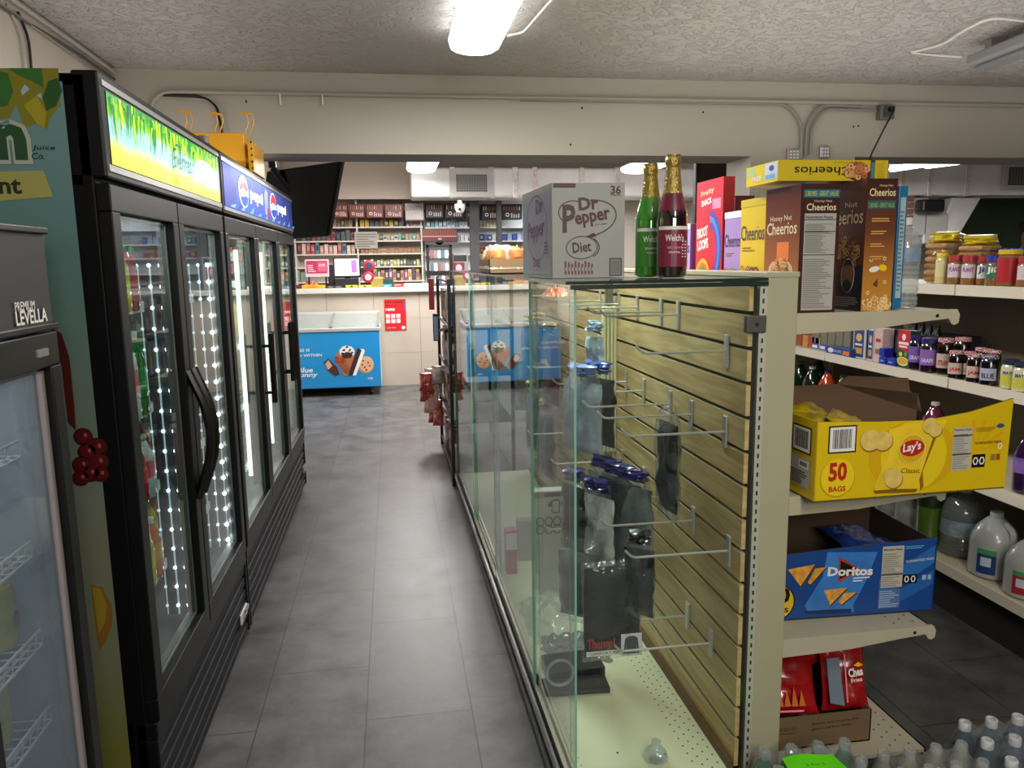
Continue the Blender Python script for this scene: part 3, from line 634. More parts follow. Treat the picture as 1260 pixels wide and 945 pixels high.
rows = {1.42: ['clear', 'yellow', 'red'], 1.11: ['red', 'clear', 'green'], .86: ['pink', 'red', 'clear'], .60: ['green', 'yellow', 'orange']}
YG = 'bottles in the two-door cooler'
for z, nm in SH:
    for i, k in enumerate(rows[z]):
        for j in range(2):
            drink(k, CXF-.125-.075*j, 2.27+.072*i+.29*j, z, f'{k} drink bottle in the near rows of the {nm} shelf in the green-signed cooler', YG, .25 if z == 1.11 else .19)
for j in range(4): drink('orange', CXF-.125-.03*j, 2.27+.08*j, .395, 'orange juice bottle on the floor of the green-signed cooler', YG, .13)
for z, nm, k in ((1.42, 'top', 'purple'), (1.11, 'second', 'dark'), (.86, 'third', 'purple'), (.60, 'lowest', 'dark')):
    for i in range(6): drink(k, CXF-.40, J0+.62+.095*i, z, f'dark drink bottle set back on the {nm} shelf in the green-signed cooler', YG, .20)
for z, nm, k in ((1.42, 'top', 'clear'), (1.11, 'second', 'yellow'), (.86, 'third', 'pink'), (.60, 'lowest', 'clear')):
    for i in range(3): drink(k, CXF-.17, J0+.88+.08*i, z, f'{k} drink bottle behind the second door, {nm} shelf, in the green-signed cooler', YG, .18)
for z, nm, k, hh in ((1.45, 'top', 'dark', .2), (1.15, 'second', 'red', .16), (.85, 'third', 'dark', .2), (.55, 'lowest', 'clear', .2)):
    for i in range(8): drink(k, CXF-.20, P0+.30+.085*i, z, f'{k} drink bottle on the {nm} shelf behind the first door of the blue-signed cooler', 'bottles in the three-door cooler', hh)
for z, nm, k in ((1.45, 'top', 'dark'), (1.15, 'second', 'yellow')):
    for i in range(9): drink(k, CXF-.28, 4.10+.125*i, z, f'{k} drink bottle on the {nm} shelf in the far half of the blue-signed cooler', 'bottles in the three-door cooler', .2)
# --- yellow display rack and bits on top of the coolers
t = thing('display_rack', 'yellow metal display rack with wire hooks lying on the blue-signed cooler', 'rack', (CXF-.35, 4.1, 1.995))
YM = mat('#d99a12', .4); a = AY(248, 163, 4.0); b = AY(303, 210, 4.0)
MB().box(a.x-.08, b.x, 4.0, 4.16, 1.994, a.z, YM).build('panel', t, bevel=.004)
a2 = AY(303, 173, 3.96); b2 = AY(312, 205, 3.96); m = MB().box(a2.x, b2.x, 3.98, 4.3, 1.994, a2.z, YM); F = FY(a2.x, 3.98, 1.994)
for k in range(5): m.ell(F, (b2.x-a2.x)*.7, .02+.03*k, .004, .006, BLK, .002, 8)
m.build('side_panel', t, bevel=.003)
for px, py in ((224, 141), (262, 143), (300, 143)):
    q = AY(px, py, 4.0); m = MB()
    for dx in (0, .025): m.tube([(q.x+dx, 4.0, a.z), (q.x+dx+.02, 4.0, a.z+.05), (q.x+dx+.012, 4.0, q.z+.01), (q.x+dx-.03, 4.0, q.z+.02)], .0035, YM, 5)
    m.tube([(q.x-.03, 4.0, q.z+.02), (q.x+.035, 4.0, q.z+.005)], .003, YM, 5); m.build('hook', t)
a = AY(228, 158, 3.45); MB().cbox((a.x, 3.5, 2.02), .06, .08, .06, .3, NAVY).build('small_box', label='small navy box on top of the green-signed cooler', cat='box', bevel=.004)
a = AY(250, 170, 3.35); MB().lathe((a.x, 3.35, 1.994), [(.03, 0), (.035, .02), (.02, .05), (.022, .07)], mat('#5a5550', .5), 10).build('small_jar', label='small grey jar on top of the coolers in front of the yellow rack', cat='jar')
# --- tv beyond the beam
TL, TR, BR_ = AY(328, 211, 6.1), AY(420, 198, 5.65), AY(403, 291, 5.85); BL = TL+BR_-TR
t = thing('television', 'big black television hanging from the ceiling beyond the coolers, tilted down', 'television', (TL+BR_)/2)
u = (TR-TL); v = (TL-BL); n = u.cross(v).normalized()
MB().pbox(BL, u, v, -n*.045, BLK).build('casing', t, bevel=.008)
MB().pbox(BL+u*.02+v*.03+n*.001, u*.96, v*.94, n*.002, mat('#0c0e16', .18)).build('screen', t)
q = AY(335, 200, 6.0)
MB().tube([(q.x, 6.0, 2.25), (q.x, 6.0, 2.96)], .028, BLK, 10).tube([(q.x, 6.0, 2.25), TL*.5+BR_*.5-n*.05], .025, BLK, 8).build('ceiling_mount', t)
# ================================================================ GLASS CASE
YN, YF = 1.86, 5.12        # near and far ends
def xf(y): return .428-.0115*(y-YN)       # sliding glass front
ZT, ZD = 1.492, .122
t = thing('glass_showcase', 'long glass display case with slatwall back and sliding glass front', 'showcase', (.66, 3.4, 0))
DECK = mat('#e8e8c4', .4)
GL = glass('#fafdfc', 1.40)
mb = MB()
a, b = xf(YN), xf(YF)
vs = [(a, YN, 0), (.90, YN, 0), (.90, YF, 0), (b, YF, 0)]
def prism(mb, z0, z1, m, top=None, ins=0):
    q = [(a+ins, YN+ins), (.90, YN+ins), (.90, YF-ins), (b+ins, YF-ins)]
    mb.raw([(x, y, z0) for x, y in q]+[(x, y, z1) for x, y in q], [(3, 2, 1, 0), (0, 1, 5, 4), (1, 2, 6, 5), (2, 3, 7, 6), (3, 0, 4, 7)], m, False)
    mb.face([(x, y, z1) for x, y in q], top or m)
prism(mb, 0, .095, mat('#0a0a0b', .6), ins=.02); mb.build('kick_base', t)
mb = MB(); prism(mb, .095, ZD, mat('#3a3b3a', .4), DECK)
hole = mat('#26241c', .8); F = Fr((0, 0, ZD), (1, 0, 0), (0, 1, 0))
y = YN+.03
while y < YF-.1:
    for k, xx in enumerate((.80, .823, .846, .869)): mb.ell(F, xx, y+(k % 2)*.018, .0032, .0032, hole, .0006, 6)
    mb.ell(F, xf(y)+.055, y, .0022, .0022, hole, .0006, 5); y += .036
for xx, yy in ((.60, 2.0), (.735, 1.97), (.66, 2.6)): mb.ell(F, xx, yy, .004, .004, hole, .0006, 8)
mb.build('deck', t)
# bottom rails and top
for k, (dx, z0, z1, m) in enumerate(((-.006, .10, .128, CHROME), (.012, .10, .136, mat('#a8a79c', .4, .6)), (.03, .10, .128, CHROME))):
    mb = MB(); mb.pbox((a+dx-.012, YN, z0), (.008, 0, 0), (b-a, YF-YN, 0), (0, 0, z1-z0), m); mb.build('rail', t)
TOPG = glass('#eef8f4', 1.45)
mb = MB(); th = .008
mb.pbox((a-.01, YN-.004, ZT), (.945-a+.01, 0, 0), (b-a, YF-YN+.01, 0), (0, 0, th), TOPG, {'-y': mat('#1f302c', .15), '-x': mat('#5f8f84', .2), '+y': EDGE})
mb.build('top_pane', t)
MB().box(.43, .945, YN-.006, YN+.006, ZT-.012, ZT-.001, mat('#20302d', .2)).build('top_edge_channel', t)
mb = MB().box(a, .943, YN, YN+.006, .128, ZT-.012, GL, {'-x': EDGE, '+x': EDGE}); mb.build('end_pane', t)
MB().box(xf(YF), .9, YF-.006, YF, .128, ZT, GL, {'-x': EDGE, '+x': EDGE}).build('end_pane', t)
doors = [(YN+.012, 2.45, .014), (2.40, 3.29, 0), (3.24, 4.19, .014), (4.14, YF-.01, 0)]
for y0, y1, off in doors:
    mb = MB(); x0 = xf(y0)+off; x1 = xf(y1)+off
    mb.pbox((x0, y0, .13), (.006, 0, 0), (x1-x0, y1-y0, 0), (0, 0, ZT-.131), GL, {'-y': EDGE, '+y': EDGE, '+z': EDGE}); d = mb.build('sliding_pane', t)
    yy = y0+.03
for y in (2.40, YN+.012):
    mb = MB().box(xf(y)+.012, xf(y)+.02, y-.01, y+.01, .13, .16, BLK); mb.build('runner', t)
c0 = AY(918, 410, YN-.004); c1 = AY(943, 388, YN-.004)
cl = MB().box(c0.x, c1.x, YN-.008, YN+.012, c0.z, c1.z, mat('#5b5850', .45, .5)); cl.ell(FY(0, YN-.008, 0), (c0.x+c1.x)/2, (c0.z+c1.z)/2, .005, .005, BLK, .001, 10); cl.build('clamp', t, bevel=.003)
# ---- slatwall and gondola
def slat_mat():
    m = bpy.data.materials.new('slat_wood'); m.use_nodes = True; nt = m.node_tree; b = nt.nodes['Principled BSDF']; b.inputs['Roughness'].default_value = .38
    g = nt.nodes.new('ShaderNodeNewGeometry'); mp = nt.nodes.new('ShaderNodeMapping'); mp.inputs['Scale'].default_value = (4, 1.2, 14); nt.links.new(g.outputs['Position'], mp.inputs[0])
    n = nt.nodes.new('ShaderNodeTexNoise'); n.inputs['Scale'].default_value = 2.2; n.inputs['Detail'].default_value = 6; n.inputs['Distortion'].default_value = 1.2; nt.links.new(mp.outputs[0], n.inputs['Vector'])
    r = nt.nodes.new('ShaderNodeValToRGB'); r.color_ramp.elements[0].position = .3; r.color_ramp.elements[0].color = lin('#b8975f'); r.color_ramp.elements[1].position = .7; r.color_ramp.elements[1].color = lin('#e6c790')
    nt.links.new(n.outputs['Fac'], r.inputs[0]); nt.links.new(r.outputs[0], b.inputs['Base Color']); return m
SLAT = slat_mat(); XS = .90
GY1 = 5.1
s = MB(); pitch = .0915; z = .135; GRV = mat('#241a10', .6)
s.box(XS+.012, XS+.02, YN+.008, GY1, .13, 1.485, GRV)
while z < 1.48:
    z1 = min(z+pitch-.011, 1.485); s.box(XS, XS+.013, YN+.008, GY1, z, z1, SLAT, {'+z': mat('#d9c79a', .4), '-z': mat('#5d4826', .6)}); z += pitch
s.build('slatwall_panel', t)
MB().box(XS-.015, XS, YN+.01, GY1, .122, .15, mat('#6b4f2c', .6)).build('slatwall_foot', t)
UP = mat('#aaa58a', .45, var=.02)
g = thing('gondola_shelving', 'cream metal store shelving behind the glass case, shelves facing the right aisle', 'shelving', (1.2, 3.4, 0))
MB().box(.945, 1.03, YN, YN+.05, 0, 1.512, UP).build('upright', g, bevel=.003)
for yy in (3.0, 4.1, 5.1): MB().box(.95, 1.03, yy, yy+.03, 0, 1.5, UP).build('upright', g)
MB().box(.94, 1.032, YN-.002, GY1+.1, 1.50, 1.514, UP).build('top_cap', g, bevel=.002)
MB().box(.985, 1.03, YN+.05, GY1, .02, 1.5, mat('#a59f86', .5)).build('back_panel', g)
mb = MB().box(.925, .945, YN-.001, YN+.03, .10, 1.49, mat('#c4c8b6', .35, .3)); F = FY(.925, YN-.001, 0); z = .14
while z < 1.47: mb.rect(F, .007, z, .012, z+.012, mat('#2a2a26', .7), .001); z += .0254
mb.build('slotted_standard', g)
SHM = mat('#b4ad96', .45, var=.03)
def gshelf(z, x1=1.485, depth=.05, deck=False, name='shelf'):
    mb = MB(); y0 = YN+.01; x0 = 1.03
    mb.box(x0, x1, y0, GY1, z-.012, z, SHM); mb.box(x1-.006, x1, y0, GY1, z-.035, z, SHM)
    F = Fr((0, 0, z), (1, 0, 0), (0, 1, 0)); y = y0+.03
    while y < 3.0:
        for k in range(3): mb.ell(F, x1-.035-.03*k, y+(k % 2)*.02, .0035, .0035, hole, .0006, 6)
        y += .04
    s = mb.build(name, g, bevel=0)
    if not deck:
        # tapered end bracket with hooked tip, in the plane of the upright
        P = [(x0, z-.052), (x0+.20, z-.046), (x1-.09, z-.028), (x1-.02, z-.022), (x1-.012, z-.035), (x1-.002, z-.040), (x1+.010, z-.034), (x1+.012, z-.012), (x1+.004, z+.002), (x0, z+.002)]
        m = MB(); n = len(P); ya, yb = YN+.002, YN+.012
        m.raw([(x, ya, zz) for x, zz in P]+[(x, yb, zz) for x, zz in P], [tuple(range(n)), tuple(range(2*n-1, n-1, -1))]+[(i, i+n, (i+1) % n+n, (i+1) % n) for i in range(n)], SHM, False)
        m.ell(FY(0, ya, 0), x1-.055, z-.014, .005, .005, BLK, .0012, 8); m.build('bracket', s)
    return s
gshelf(1.405); gshelf(.915); gshelf(.505)
MB().box(1.03, 1.50, YN, GY1, .0, .10, mat('#3a372e', .6)).build('base', g)
gshelf(.118, 1.50, deck=True, name='base_deck')
# ---- hooks on the slatwall (rows at the same heights)
HK = mat('#d2d2cc', .3, .6)
def slat_hook(y, z, lab, L=.24):
    h = thing('display_hook', lab, 'hook', (XS, y, z), 'metal peg hooks on the slatwall')
    MB().box(XS-.006, XS+.001, y-.012, y+.012, z-.045, z+.045, HK).build('backplate', h, bevel=.002)
    MB().tube(smoothp([(XS, y, z), (XS-L+.02, y, z), (XS-L, y, z+.022)], 4), .0038, HK, 6).build('peg', h)
rowsH = [(1.375, 'top row', (2.36, 2.52, 2.78, 3.02, 3.3, 3.9)), (1.30, 'second row', (1.99,)), (1.075, 'third row', (1.985, 2.235, 2.42, 2.69, 2.91, 3.4)), (.745, 'fourth row', (1.94, 2.20, 2.45, 2.68, 2.95, 3.5)), (.418, 'lowest row', (2.04, 2.225, 2.57, 3.1))]
ordn = ['nearest', 'second', 'third', 'fourth', 'fifth', 'sixth']
for z, nm, ys in rowsH:
    for i, y in enumerate(ys): slat_hook(y, z, f'{ordn[i]} metal peg hook from the near end in the {nm} of the slatwall' if len(ys) > 1 else f'single metal peg hook in the {nm} of the slatwall', .30 if z < 1.2 else .26)
# upright channel and pale strips
MB().box(.855, .885, 3.05, 3.08, .70, ZT-.01, mat('#8f9288', .35, .8)).build('aluminium_channel', label='thin grey aluminium upright standing against the slatwall inside the case', cat='channel', bevel=.003)
mb = MB()
px_ = [AY(q, 450, 2.95).x for q in (742, 746.5, 751, 755)]
for q in px_: mb.box(q-.005, q+.006, 2.93, 2.96, .79, 1.37, mat('#ecebc0', .4))
mb.build('plastic_strip', label='bundle of pale cream plastic strips hanging beside the aluminium upright', cat='strip', bevel=.002)
# ---- packs hanging in the case
def slab(mb, c, w, h, th, n, m, wob=.006, seed=0, taper=.0, nx=8, nz=16, slump=.0):
    """soft pack: w wide, h tall, hanging from its top centre c, front normal n"""
    n = Vector(n).normalized(); u = Vector((0, 0, 1)).cross(n); u = -u if False else u; c = Vector(c); vs = []; fs = []
    for sgn in (1, -1):
        for j in range(nz+1):
            for i in range(nx+1):
                a = i/nx*2-1; b = j/nz; edge = (1-abs(a)**4)*(1-abs(2*b-1)**6)
                d = th/2*edge+wob*noise.noise(Vector((a*2.1+seed, b*4.3, seed*1.7+sgn)))
                ww = w/2*(1-taper*(1-b)**3)
                p = c+u*(a*ww+wob*noise.noise(Vector((b*5, seed, 3))))-Vector((0, 0, b*h))+n*(sgn*max(d, .001*1)+slump*math.sin(b*3))
                vs.append(p)
    k = (nx+1)*(nz+1)
    for q in (0, k):
        for j in range(nz):
            for i in range(nx):
                f = (q+j*(nx+1)+i, q+j*(nx+1)+i+1, q+(j+1)*(nx+1)+i+1, q+(j+1)*(nx+1)+i); fs.append(f if q else f[::-1])
    br = [i for i in range(nx+1)]+[(nx+1)*j+nx for j in range(1, nz+1)]+[(nx+1)*nz+i for i in range(nx-1, -1, -1)]+[(nx+1)*j for j in range(nz-1, 0, -1)]
    for i in range(len(br)): a_, b_ = br[i], br[(i+1) % len(br)]; fs.append((a_, b_, b_+k, a_+k))
    return mb.raw(vs, fs, m, True)
BAGF = glass('#fdfefe', 1.75, .07, .05, '#dfe6ea', 1, 34)
def hang_pack(c, w, h, th, n, col, lab, headc='#2b2f86', seed=0, head=True, grp='clothing packs hanging in the glass case', fcol=None):
    p = thing('clothing_pack', lab, 'pack', c, grp)
    slab(MB(), Vector(c)-Vector((0, 0, .05)), w*.92, h*.86-.03, th, n, mat(col, .35, coat=.5, var=.35, vs=16, bump=1, bs=18), .014, seed).build('folded_cloth', p)
    slab(MB(), c, w, h, th*1.35, n, BAGF, .010, seed+3, .25).build('plastic_bag', p)
    if head: slab(MB(), Vector(c)+Vector((0, 0, .012)), w*.66, .045, th*1.1, n, mat(headc, .3, coat=.4, var=.9, vs=26), .02, seed+5).build('header_card', p)
    return p
nX = (-1, -.12, 0)
# tall narrow pack on the third row
def pc(px, py, y): q = AY(px, py, y); return (q.x, y, q.z)
hang_pack(pc(823, 500, 2.235), .13, .36, .045, nX, '#131c20', 'tall narrow dark pack hanging alone high in front of the slats', head=False, seed=1)
# white and blue packs at the upper left of the case
hang_pack(pc(716, 452, 2.62), .22, .33, .05, (-1, -.5, 0), '#b4c6d2', 'pale blue and white bagged pack hanging left of the cream strips', '#7f98d8', seed=2)
hang_pack(pc(735, 448, 2.69), .20, .32, .04, (-1, -.5, 0), '#1c2622', 'dark bagged pack hanging just behind the pale blue one', '#2b4fa0', seed=3)
hang_pack(pc(732, 398, 2.80), .09, .18, .03, (-1, -.7, 0), '#c4d2da', 'small pale bag hanging high beside the cream strips', '#a8c0d0', seed=4)
# blue headed cluster in the middle
cl = [(pc(733, 592, 2.46), .18, .34, '#d8dad6', 'white folded garment in a bag, leftmost of the blue-topped cluster'),
      (pc(747, 566, 2.50), .20, .42, '#9aa09e', 'grey garment pack in the blue-topped cluster, second from the left'),
      (pc(763, 574, 2.43), .20, .42, '#15191a', 'black garment pack in the middle of the blue-topped cluster'),
      (pc(779, 580, 2.38), .18, .38, '#6a7274', 'mid grey garment pack toward the slats in the blue-topped cluster')]
for i, (c, w, h, col, lab) in enumerate(cl): hang_pack(c, w, h, .032, (-1, -.6, 0), col, lab, '#241e66', seed=10+i)
hang_pack(pc(706, 580, 2.45), .12, .30, .05, (-1, -.5, 0), '#101418', 'slim black pack with purple top just behind the green glass edge', '#241e66', seed=21)
hang_pack(pc(713, 662, 2.40), .16, .30, .06, (-.7, -.9, 0), '#5d6664', 'crumpled grey bag hanging low beside the glass edge', head=False, seed=22)
hang_pack(pc(787, 655, 2.06), .10, .27, .045, (-.75, -.9, 0), '#14181a', 'long dark pack with a black band at its top, hanging nearest the camera', '#15181a', seed=30)
# big black pack with red lettering
a = AY(718, 700, 2.08); b = AY(788, 803, 2.08)
p = thing('clothing_pack', 'large black shirt pack with red lettering and a small white shirt picture', 'pack', ((a.x+b.x)/2, 2.08, b.z), 'clothing packs hanging in the glass case')
w = b.x-a.x; hh = a.z-b.z
slab(MB(), ((a.x+b.x)/2, 2.085, a.z), w, hh, .03, (0.08, -1, 0), mat('#0e1011', .28, coat=.7, var=.3, vs=14, bump=.6, bs=12), .008, 5).build('folded_cloth', p)
F = FY(a.x, 2.06, b.z); mb = MB()
mb.rect(F, .004, .012, w*.62, .028, WHT, 0); mb.text(F, 'COMFORT FIT', .008, .016, w*.55, BLK, h=.008, e=.001)
mb.text(F, 'Thermal', .006, .034, w*.48, mat('#b3261c', .4), h=.034, bold=.02, e=.001)
mb.rect(F, w*.62, .006, w*.98, .075, mat('#d9dad6', .4), .0005); G2 = mat('#55585a', .5)
mb.poly(F, [(w*.66, .012), (w*.70, .012), (w*.71, .045), (w*.71, .012), (w*.89, .012), (w*.89, .045), (w*.90, .012), (w*.94, .012), (w*.91, .06), (w*.85, .067), (w*.75, .067), (w*.69, .06)], G2, .001)
mb.build('printed_front', p)
slab(MB(), ((a.x+b.x)/2, 2.08, a.z+.02), w*1.08, hh+.03, .05, (.08, -1, 0), BAGF, .008, 9).build('plastic_bag', p)
# ---- junk on the deck
t2 = thing('sizing_chart_box', 'white box printed with shirt outlines and a grid of small figures in the case', 'box', (.62, 3.05, ZD))
a = AY(657, 662, 3.1); b = AY(700, 603, 3.1); mb = MB().box(a.x, b.x+.06, 3.1, 3.16, ZD+.002, b.z, mat('#c9cbc4', .5)); F = FY(a.x, 3.1, a.z); w = b.x-a.x; h = b.z-a.z
mb.rect(F, 0, h*.86, w*.3, h*.98, mat('#b98a50'), .001); mb.rect(F, w*.3, h*.88, w*1.2, h*.97, DGREY, .001)
def shirt(F, u, v, s, m): mb.poly(F, [(u-.3*s, v), (u+.3*s, v), (u+.3*s, v+.5*s), (u+.5*s, v+.45*s), (u+.55*s, v+.7*s), (u+.2*s, v+s), (u-.2*s, v+s), (u-.55*s, v+.7*s), (u-.5*s, v+.45*s), (u-.3*s, v+.5*s)], m, .001)
shirt(F, w*.62, h*.52, h*.3, DGREY); mb.poly(F, [(w*.62-.22*h*.3, h*.54), (w*.62+.22*h*.3, h*.54), (w*.62+.22*h*.3, h*.78), (w*.62-.22*h*.3, h*.78)], mat('#c9cbc4', .5), .0016)
for r in range(2):
    for k in range(4): mb.ring(F, w*(.18+.24*k), h*(.34-.17*r), .018, .022, .005, G2, .001, 12)
mb.build('carton', t2)
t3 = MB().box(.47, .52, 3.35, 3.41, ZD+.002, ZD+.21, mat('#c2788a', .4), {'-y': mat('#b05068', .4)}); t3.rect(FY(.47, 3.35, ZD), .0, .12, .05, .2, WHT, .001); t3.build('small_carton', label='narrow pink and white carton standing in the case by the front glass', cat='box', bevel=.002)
MB().box(.55, .64, 3.5, 3.56, ZD+.002, ZD+.2, mat('#a9a9a0', .5), {'-y': mat('#b9b8ae', .5)}).build('small_carton', label='plain grey carton standing in the case behind the pink one', cat='box', bevel=.002)
def crumple(c, sx, sy, sz, m, lab, seed, cat='plastic wrap', name='plastic_wrap', n=26, group=None):
    vs = []; fs = []; c = Vector(c)
    for j in range(n+1):
        for i in range(n+1):
            u, v = i/n*2-1, j/n*2-1; e = max(0, 1-max(abs(u), abs(v))**3)
            z = sz*e*(.45+.8*abs(noise.noise(Vector((u*2.6+seed, v*2.6, seed))))+.35*abs(noise.noise(Vector((u*7, v*7+seed, 1)))))
            vs.append(c+Vector((u*sx*(.9+.2*noise.noise(Vector((v*3, seed, 0)))), v*sy*(.9+.2*noise.noise(Vector((u*3, 2, seed)))), max(z, .002))))
    for j in range(n):
        for i in range(n): k = j*(n+1)+i; fs.append((k, k+1, k+n+2, k+n+1))
    mb = MB().raw(vs, fs, m, True); return mb.build(name, label=lab, cat=cat, ang=50, group=group)
crumple((.60, 2.86, ZD), .14, .20, .12, FILM, 'heap of crumpled clear plastic bags on the case floor', 2)
crumple((.62, 2.62, ZD), .13, .12, .05, glass('#d9d9d9', 1.5, .1, .4, '#8e9294', .9, 22), 'flat grey plastic bag lying in front of the clear heap in the case', 5)
MB().cbox((.575, 2.47, ZD+.021), .20, .13, .04, .05, mat('#16181a', .3, coat=.5)).build('boxed_gadget', label='black boxed gadget lying on the case floor by the grey bag', cat='box', bevel=.004)
MB().cbox((.56, 2.36, ZD+.011), .22, .09, .02, -.05, mat('#24282b', .25, coat=.6)).build('flat_pack', label='flat dark packet lying on the case floor, nearest the camera', cat='packet', bevel=.004)
mb = MB()
mb.tube([(.50+.045*math.cos(a), 2.33, ZD+.08+.045*math.sin(a)) for a in [2*math.pi*k/20 for k in range(20)]], .006, mat('#9fb8c8', .2, .5), 6, closed=True); mb.build('wire_ring', label='pale blue ring of coiled cable standing on the dark packet', cat='cable')
mb = MB().lathe((.70, 1.95, ZD), [(.02, 0), (.036, .01), (.03, .03), (.012, .05), (.014, .06)], PET, 14); mb.build('clear_plastic_cap', label='small clear plastic bottle top lying at the near end of the case floor', cat='bottle')
crumple((.78, 3.5, ZD), .10, .3, .10, mat('#2b2f33', .35, coat=.4), 'dark pile of bagged clothing on the far part of the case floor', 8, 'clothing', 'clothing_pile')
# far packets on the slatwall
for i, (y, z, col, lab) in enumerate(((3.6, 1.25, '#8a2320', 'red hanging packet far down the slatwall'), (3.9, 1.28, '#1d2a30', 'dark hanging packet far down the slatwall above the hook'), (4.2, 1.25, '#4d4a3a', 'olive hanging packet at the far end of the slatwall'), (3.75, .85, '#20262c', 'navy hanging packet low on the far slatwall'), (4.1, .9, '#3b3f44', 'grey hanging packet low at the far end of the slatwall'))):
    hang_pack((.74, y, z), .22, .42, .05, nX, col, lab, '#c2a020', seed=40+i)
crumple((.70, 3.3, 1.43-.03), .06, .1, .05, mat('#d0683a', .35, coat=.3), 'orange bag tucked on the top hooks inside the far part of the case', 11, 'bag', 'snack_bag')
# ================================================================ ON TOP OF THE CASE
ZC = ZT+.008
DP = mat('#4a1520', .45); CW = mat('#a9aaa6', .5, var=.03, vs=6)
near = Vector((.457, 2.2, ZC+.001)); dv = Vector((-.018, .40, 0)); wv = Vector((.213, 0, 0)); hv = Vector((0, 0, .268))
mb = MB().pbox(near, wv, dv, hv, CW, {'+z': mat('#b9bab6', .5)})
F = Fr(near, (1, 0, 0), (0, 0, 1)); W, Hq = .213, .268
mb.rect(F, .003, Hq-.014, .068, Hq-.002, DP); mb.text(F, '36', W-.042, Hq-.032, .030, DP, h=.024, bold=.02); mb.text(F, 'PACK', W-.041, Hq-.037, .028, DP, h=.005, bold=.01)
mb.text(F, 'Dr', .078, .190, .058, DP, h=.036, bold=.035, rot=.08); mb.text(F, 'P', .030, .128, .042, DP, h=.078, bold=.03, rot=.08, shear=.1); mb.text(F, 'epper', .070, .138, .105, DP, h=.040, bold=.03, rot=.16)
mb.ring(F, .105, .168, .085, .052, .0035, DP, a0=-1.5, a1=1.4, rot=.18); mb.ring(F, .062, .185, .045, .034, .003, DP, a0=1.2, a1=3.9)
mb.text(F, 'EST 1885', .125, .148, .035, DP, h=.004, rot=.1)
mb.ring(F, .086, .086, .047, .033, .0025, DP, e=.0012, rot=.05); mb.ring(F, .092, .086, .047, .034, .003, DP, a0=-.9, a1=.9, e=.0011)
mb.text(F, 'Diet', .060, .070, .055, DP, h=.030, bold=.02, rot=.1)
mb.poly(F, [(.098, .118), (.122, .128), (.130, .118), (.112, .112)], DP)
for k in range(9): mb.rect(F, .035+.0098*k, .010, .041+.0098*k, .048-.004*(k % 3), mat('#7c4a50', .5), .001); mb.rect(F, .037+.0098*k, .02, .0405+.0098*k, .03, CW, .0014)
mb.rect(F, W-.045, .004, W-.008, .055, mat('#2a2a2c')); mb.rect(F, W-.042, .007, W-.011, .052, mat('#8c8c88'), .001); mb.lines(F, W-.04, .012, W-.014, .048, 9, mat('#6a6a68'), .0014, jag=False)
L = .40; F2 = Fr(near+dv, -dv, (0, 0, 1)); PB2 = mat('#6a4a6c', .4)
mb.rect(F2, .01, .01, L-.02, .25, mat('#9c9eb0', .4, var=.12, vs=5), .0004)
mb.ring(F2, .20, .15, .14, .10, .004, PB2, rot=-.1); mb.text(F2, 'Dr', .20, .19, .09, PB2, h=.045, bold=.02, rot=.05); mb.text(F2, 'Pepper', .09, .10, .22, PB2, h=.07, bold=.02, rot=.05); mb.text(F2, 'Diet', .16, .03, .09, mat('#8a4a52'), h=.03); mb.lines(F2, .30, .07, .36, .11, 4, PB2)
mb.build('soda_carton', label='large white soda carton with maroon lettering standing on the glass case', cat='carton', bevel=.002)
# bottles with gold foil necks
def wine(px, y, body, foil_, lab_c, label, name_txt, top, r=.041):
    p = AY(px, 340, y); h = top; t = thing('cider_bottle', label, 'bottle', (p.x, y, ZC+.001))
    G = mat(body, .08, coat=.8, spec=.8)
    prof = [(r*.8, 0), (r, .006), (r, .15), (r*.96, .17), (r*.62, .225), (r*.42, .26), (r*.40, .285)]
    MB().lathe((p.x, y, ZC+.001), prof, G, 20).build('bottle_glass', t)
    MB().lathe((p.x, y, ZC+.226), [(r*.66, -.008), (r*.60, .01), (r*.47, h-.265), (r*.45, h-.255), (r*.52, h-.25), (r*.52, h-.235), (r*.48, h-.232), (r*.5, h-.226)], mat(foil_, .3, .9, bump=.5, bs=160), 16).build('foil', t)
    m = MB(); n = 14; R = r+.0008
    for (z0, z1, mm, a0, a1) in ((.030, .135, mat(lab_c, .35), -2.9, -.3), (.128, .137, WHT, -2.9, -.3)):
        for k in range(n):
            b0, b1 = a0+(a1-a0)*k/n, a0+(a1-a0)*(k+1)/n; q = R if mm is not WHT else R+.0003
            m.face([(p.x+q*math.cos(b0), y+q*math.sin(b0), ZC+z0), (p.x+q*math.cos(b1), y+q*math.sin(b1), ZC+z0), (p.x+q*math.cos(b1), y+q*math.sin(b1), ZC+z1), (p.x+q*math.cos(b0), y+q*math.sin(b0), ZC+z1)], mm, True)
    def ctext(s, a, z, w, h_, mt):     # lettering wrapped round the bottle
        V, Fc, asp = text_geo(s, .02, 0); q = R+.0009
        m.raw([(p.x+q*math.cos(a+u*w/r), y+q*math.sin(a+u*w/r), ZC+z+v*h_) for u, v in V], Fc, mt, False)
    ctext('Welch\'s', -2.35, .098, .050, .018, WHT); ctext(name_txt, -2.2, .078, .040, .006, PNK if 'GRAPE' in name_txt else WHT); ctext('COCKTAIL', -2.1, .066, .030, .005, WHT)
    for k in range(6): 
        zz = .055+.008*k; a0 = -1.25; 
        m.face([(p.x+(R+.0006)*math.cos(a0+.1*j2), y+(R+.0006)*math.sin(a0+.1*j2), ZC+zz+dz) for j2, dz in ((0, 0), (4, 0), (4, .003), (0, .003))], WHT)
    m.build('paper_label', t)
    return t
wine(799, 2.15, '#2f8a1c', '#b09a52', '#3b8a2a', 'green glass juice bottle with gold foil neck on the case, left of the dark one', 'SPARKLING', .315)
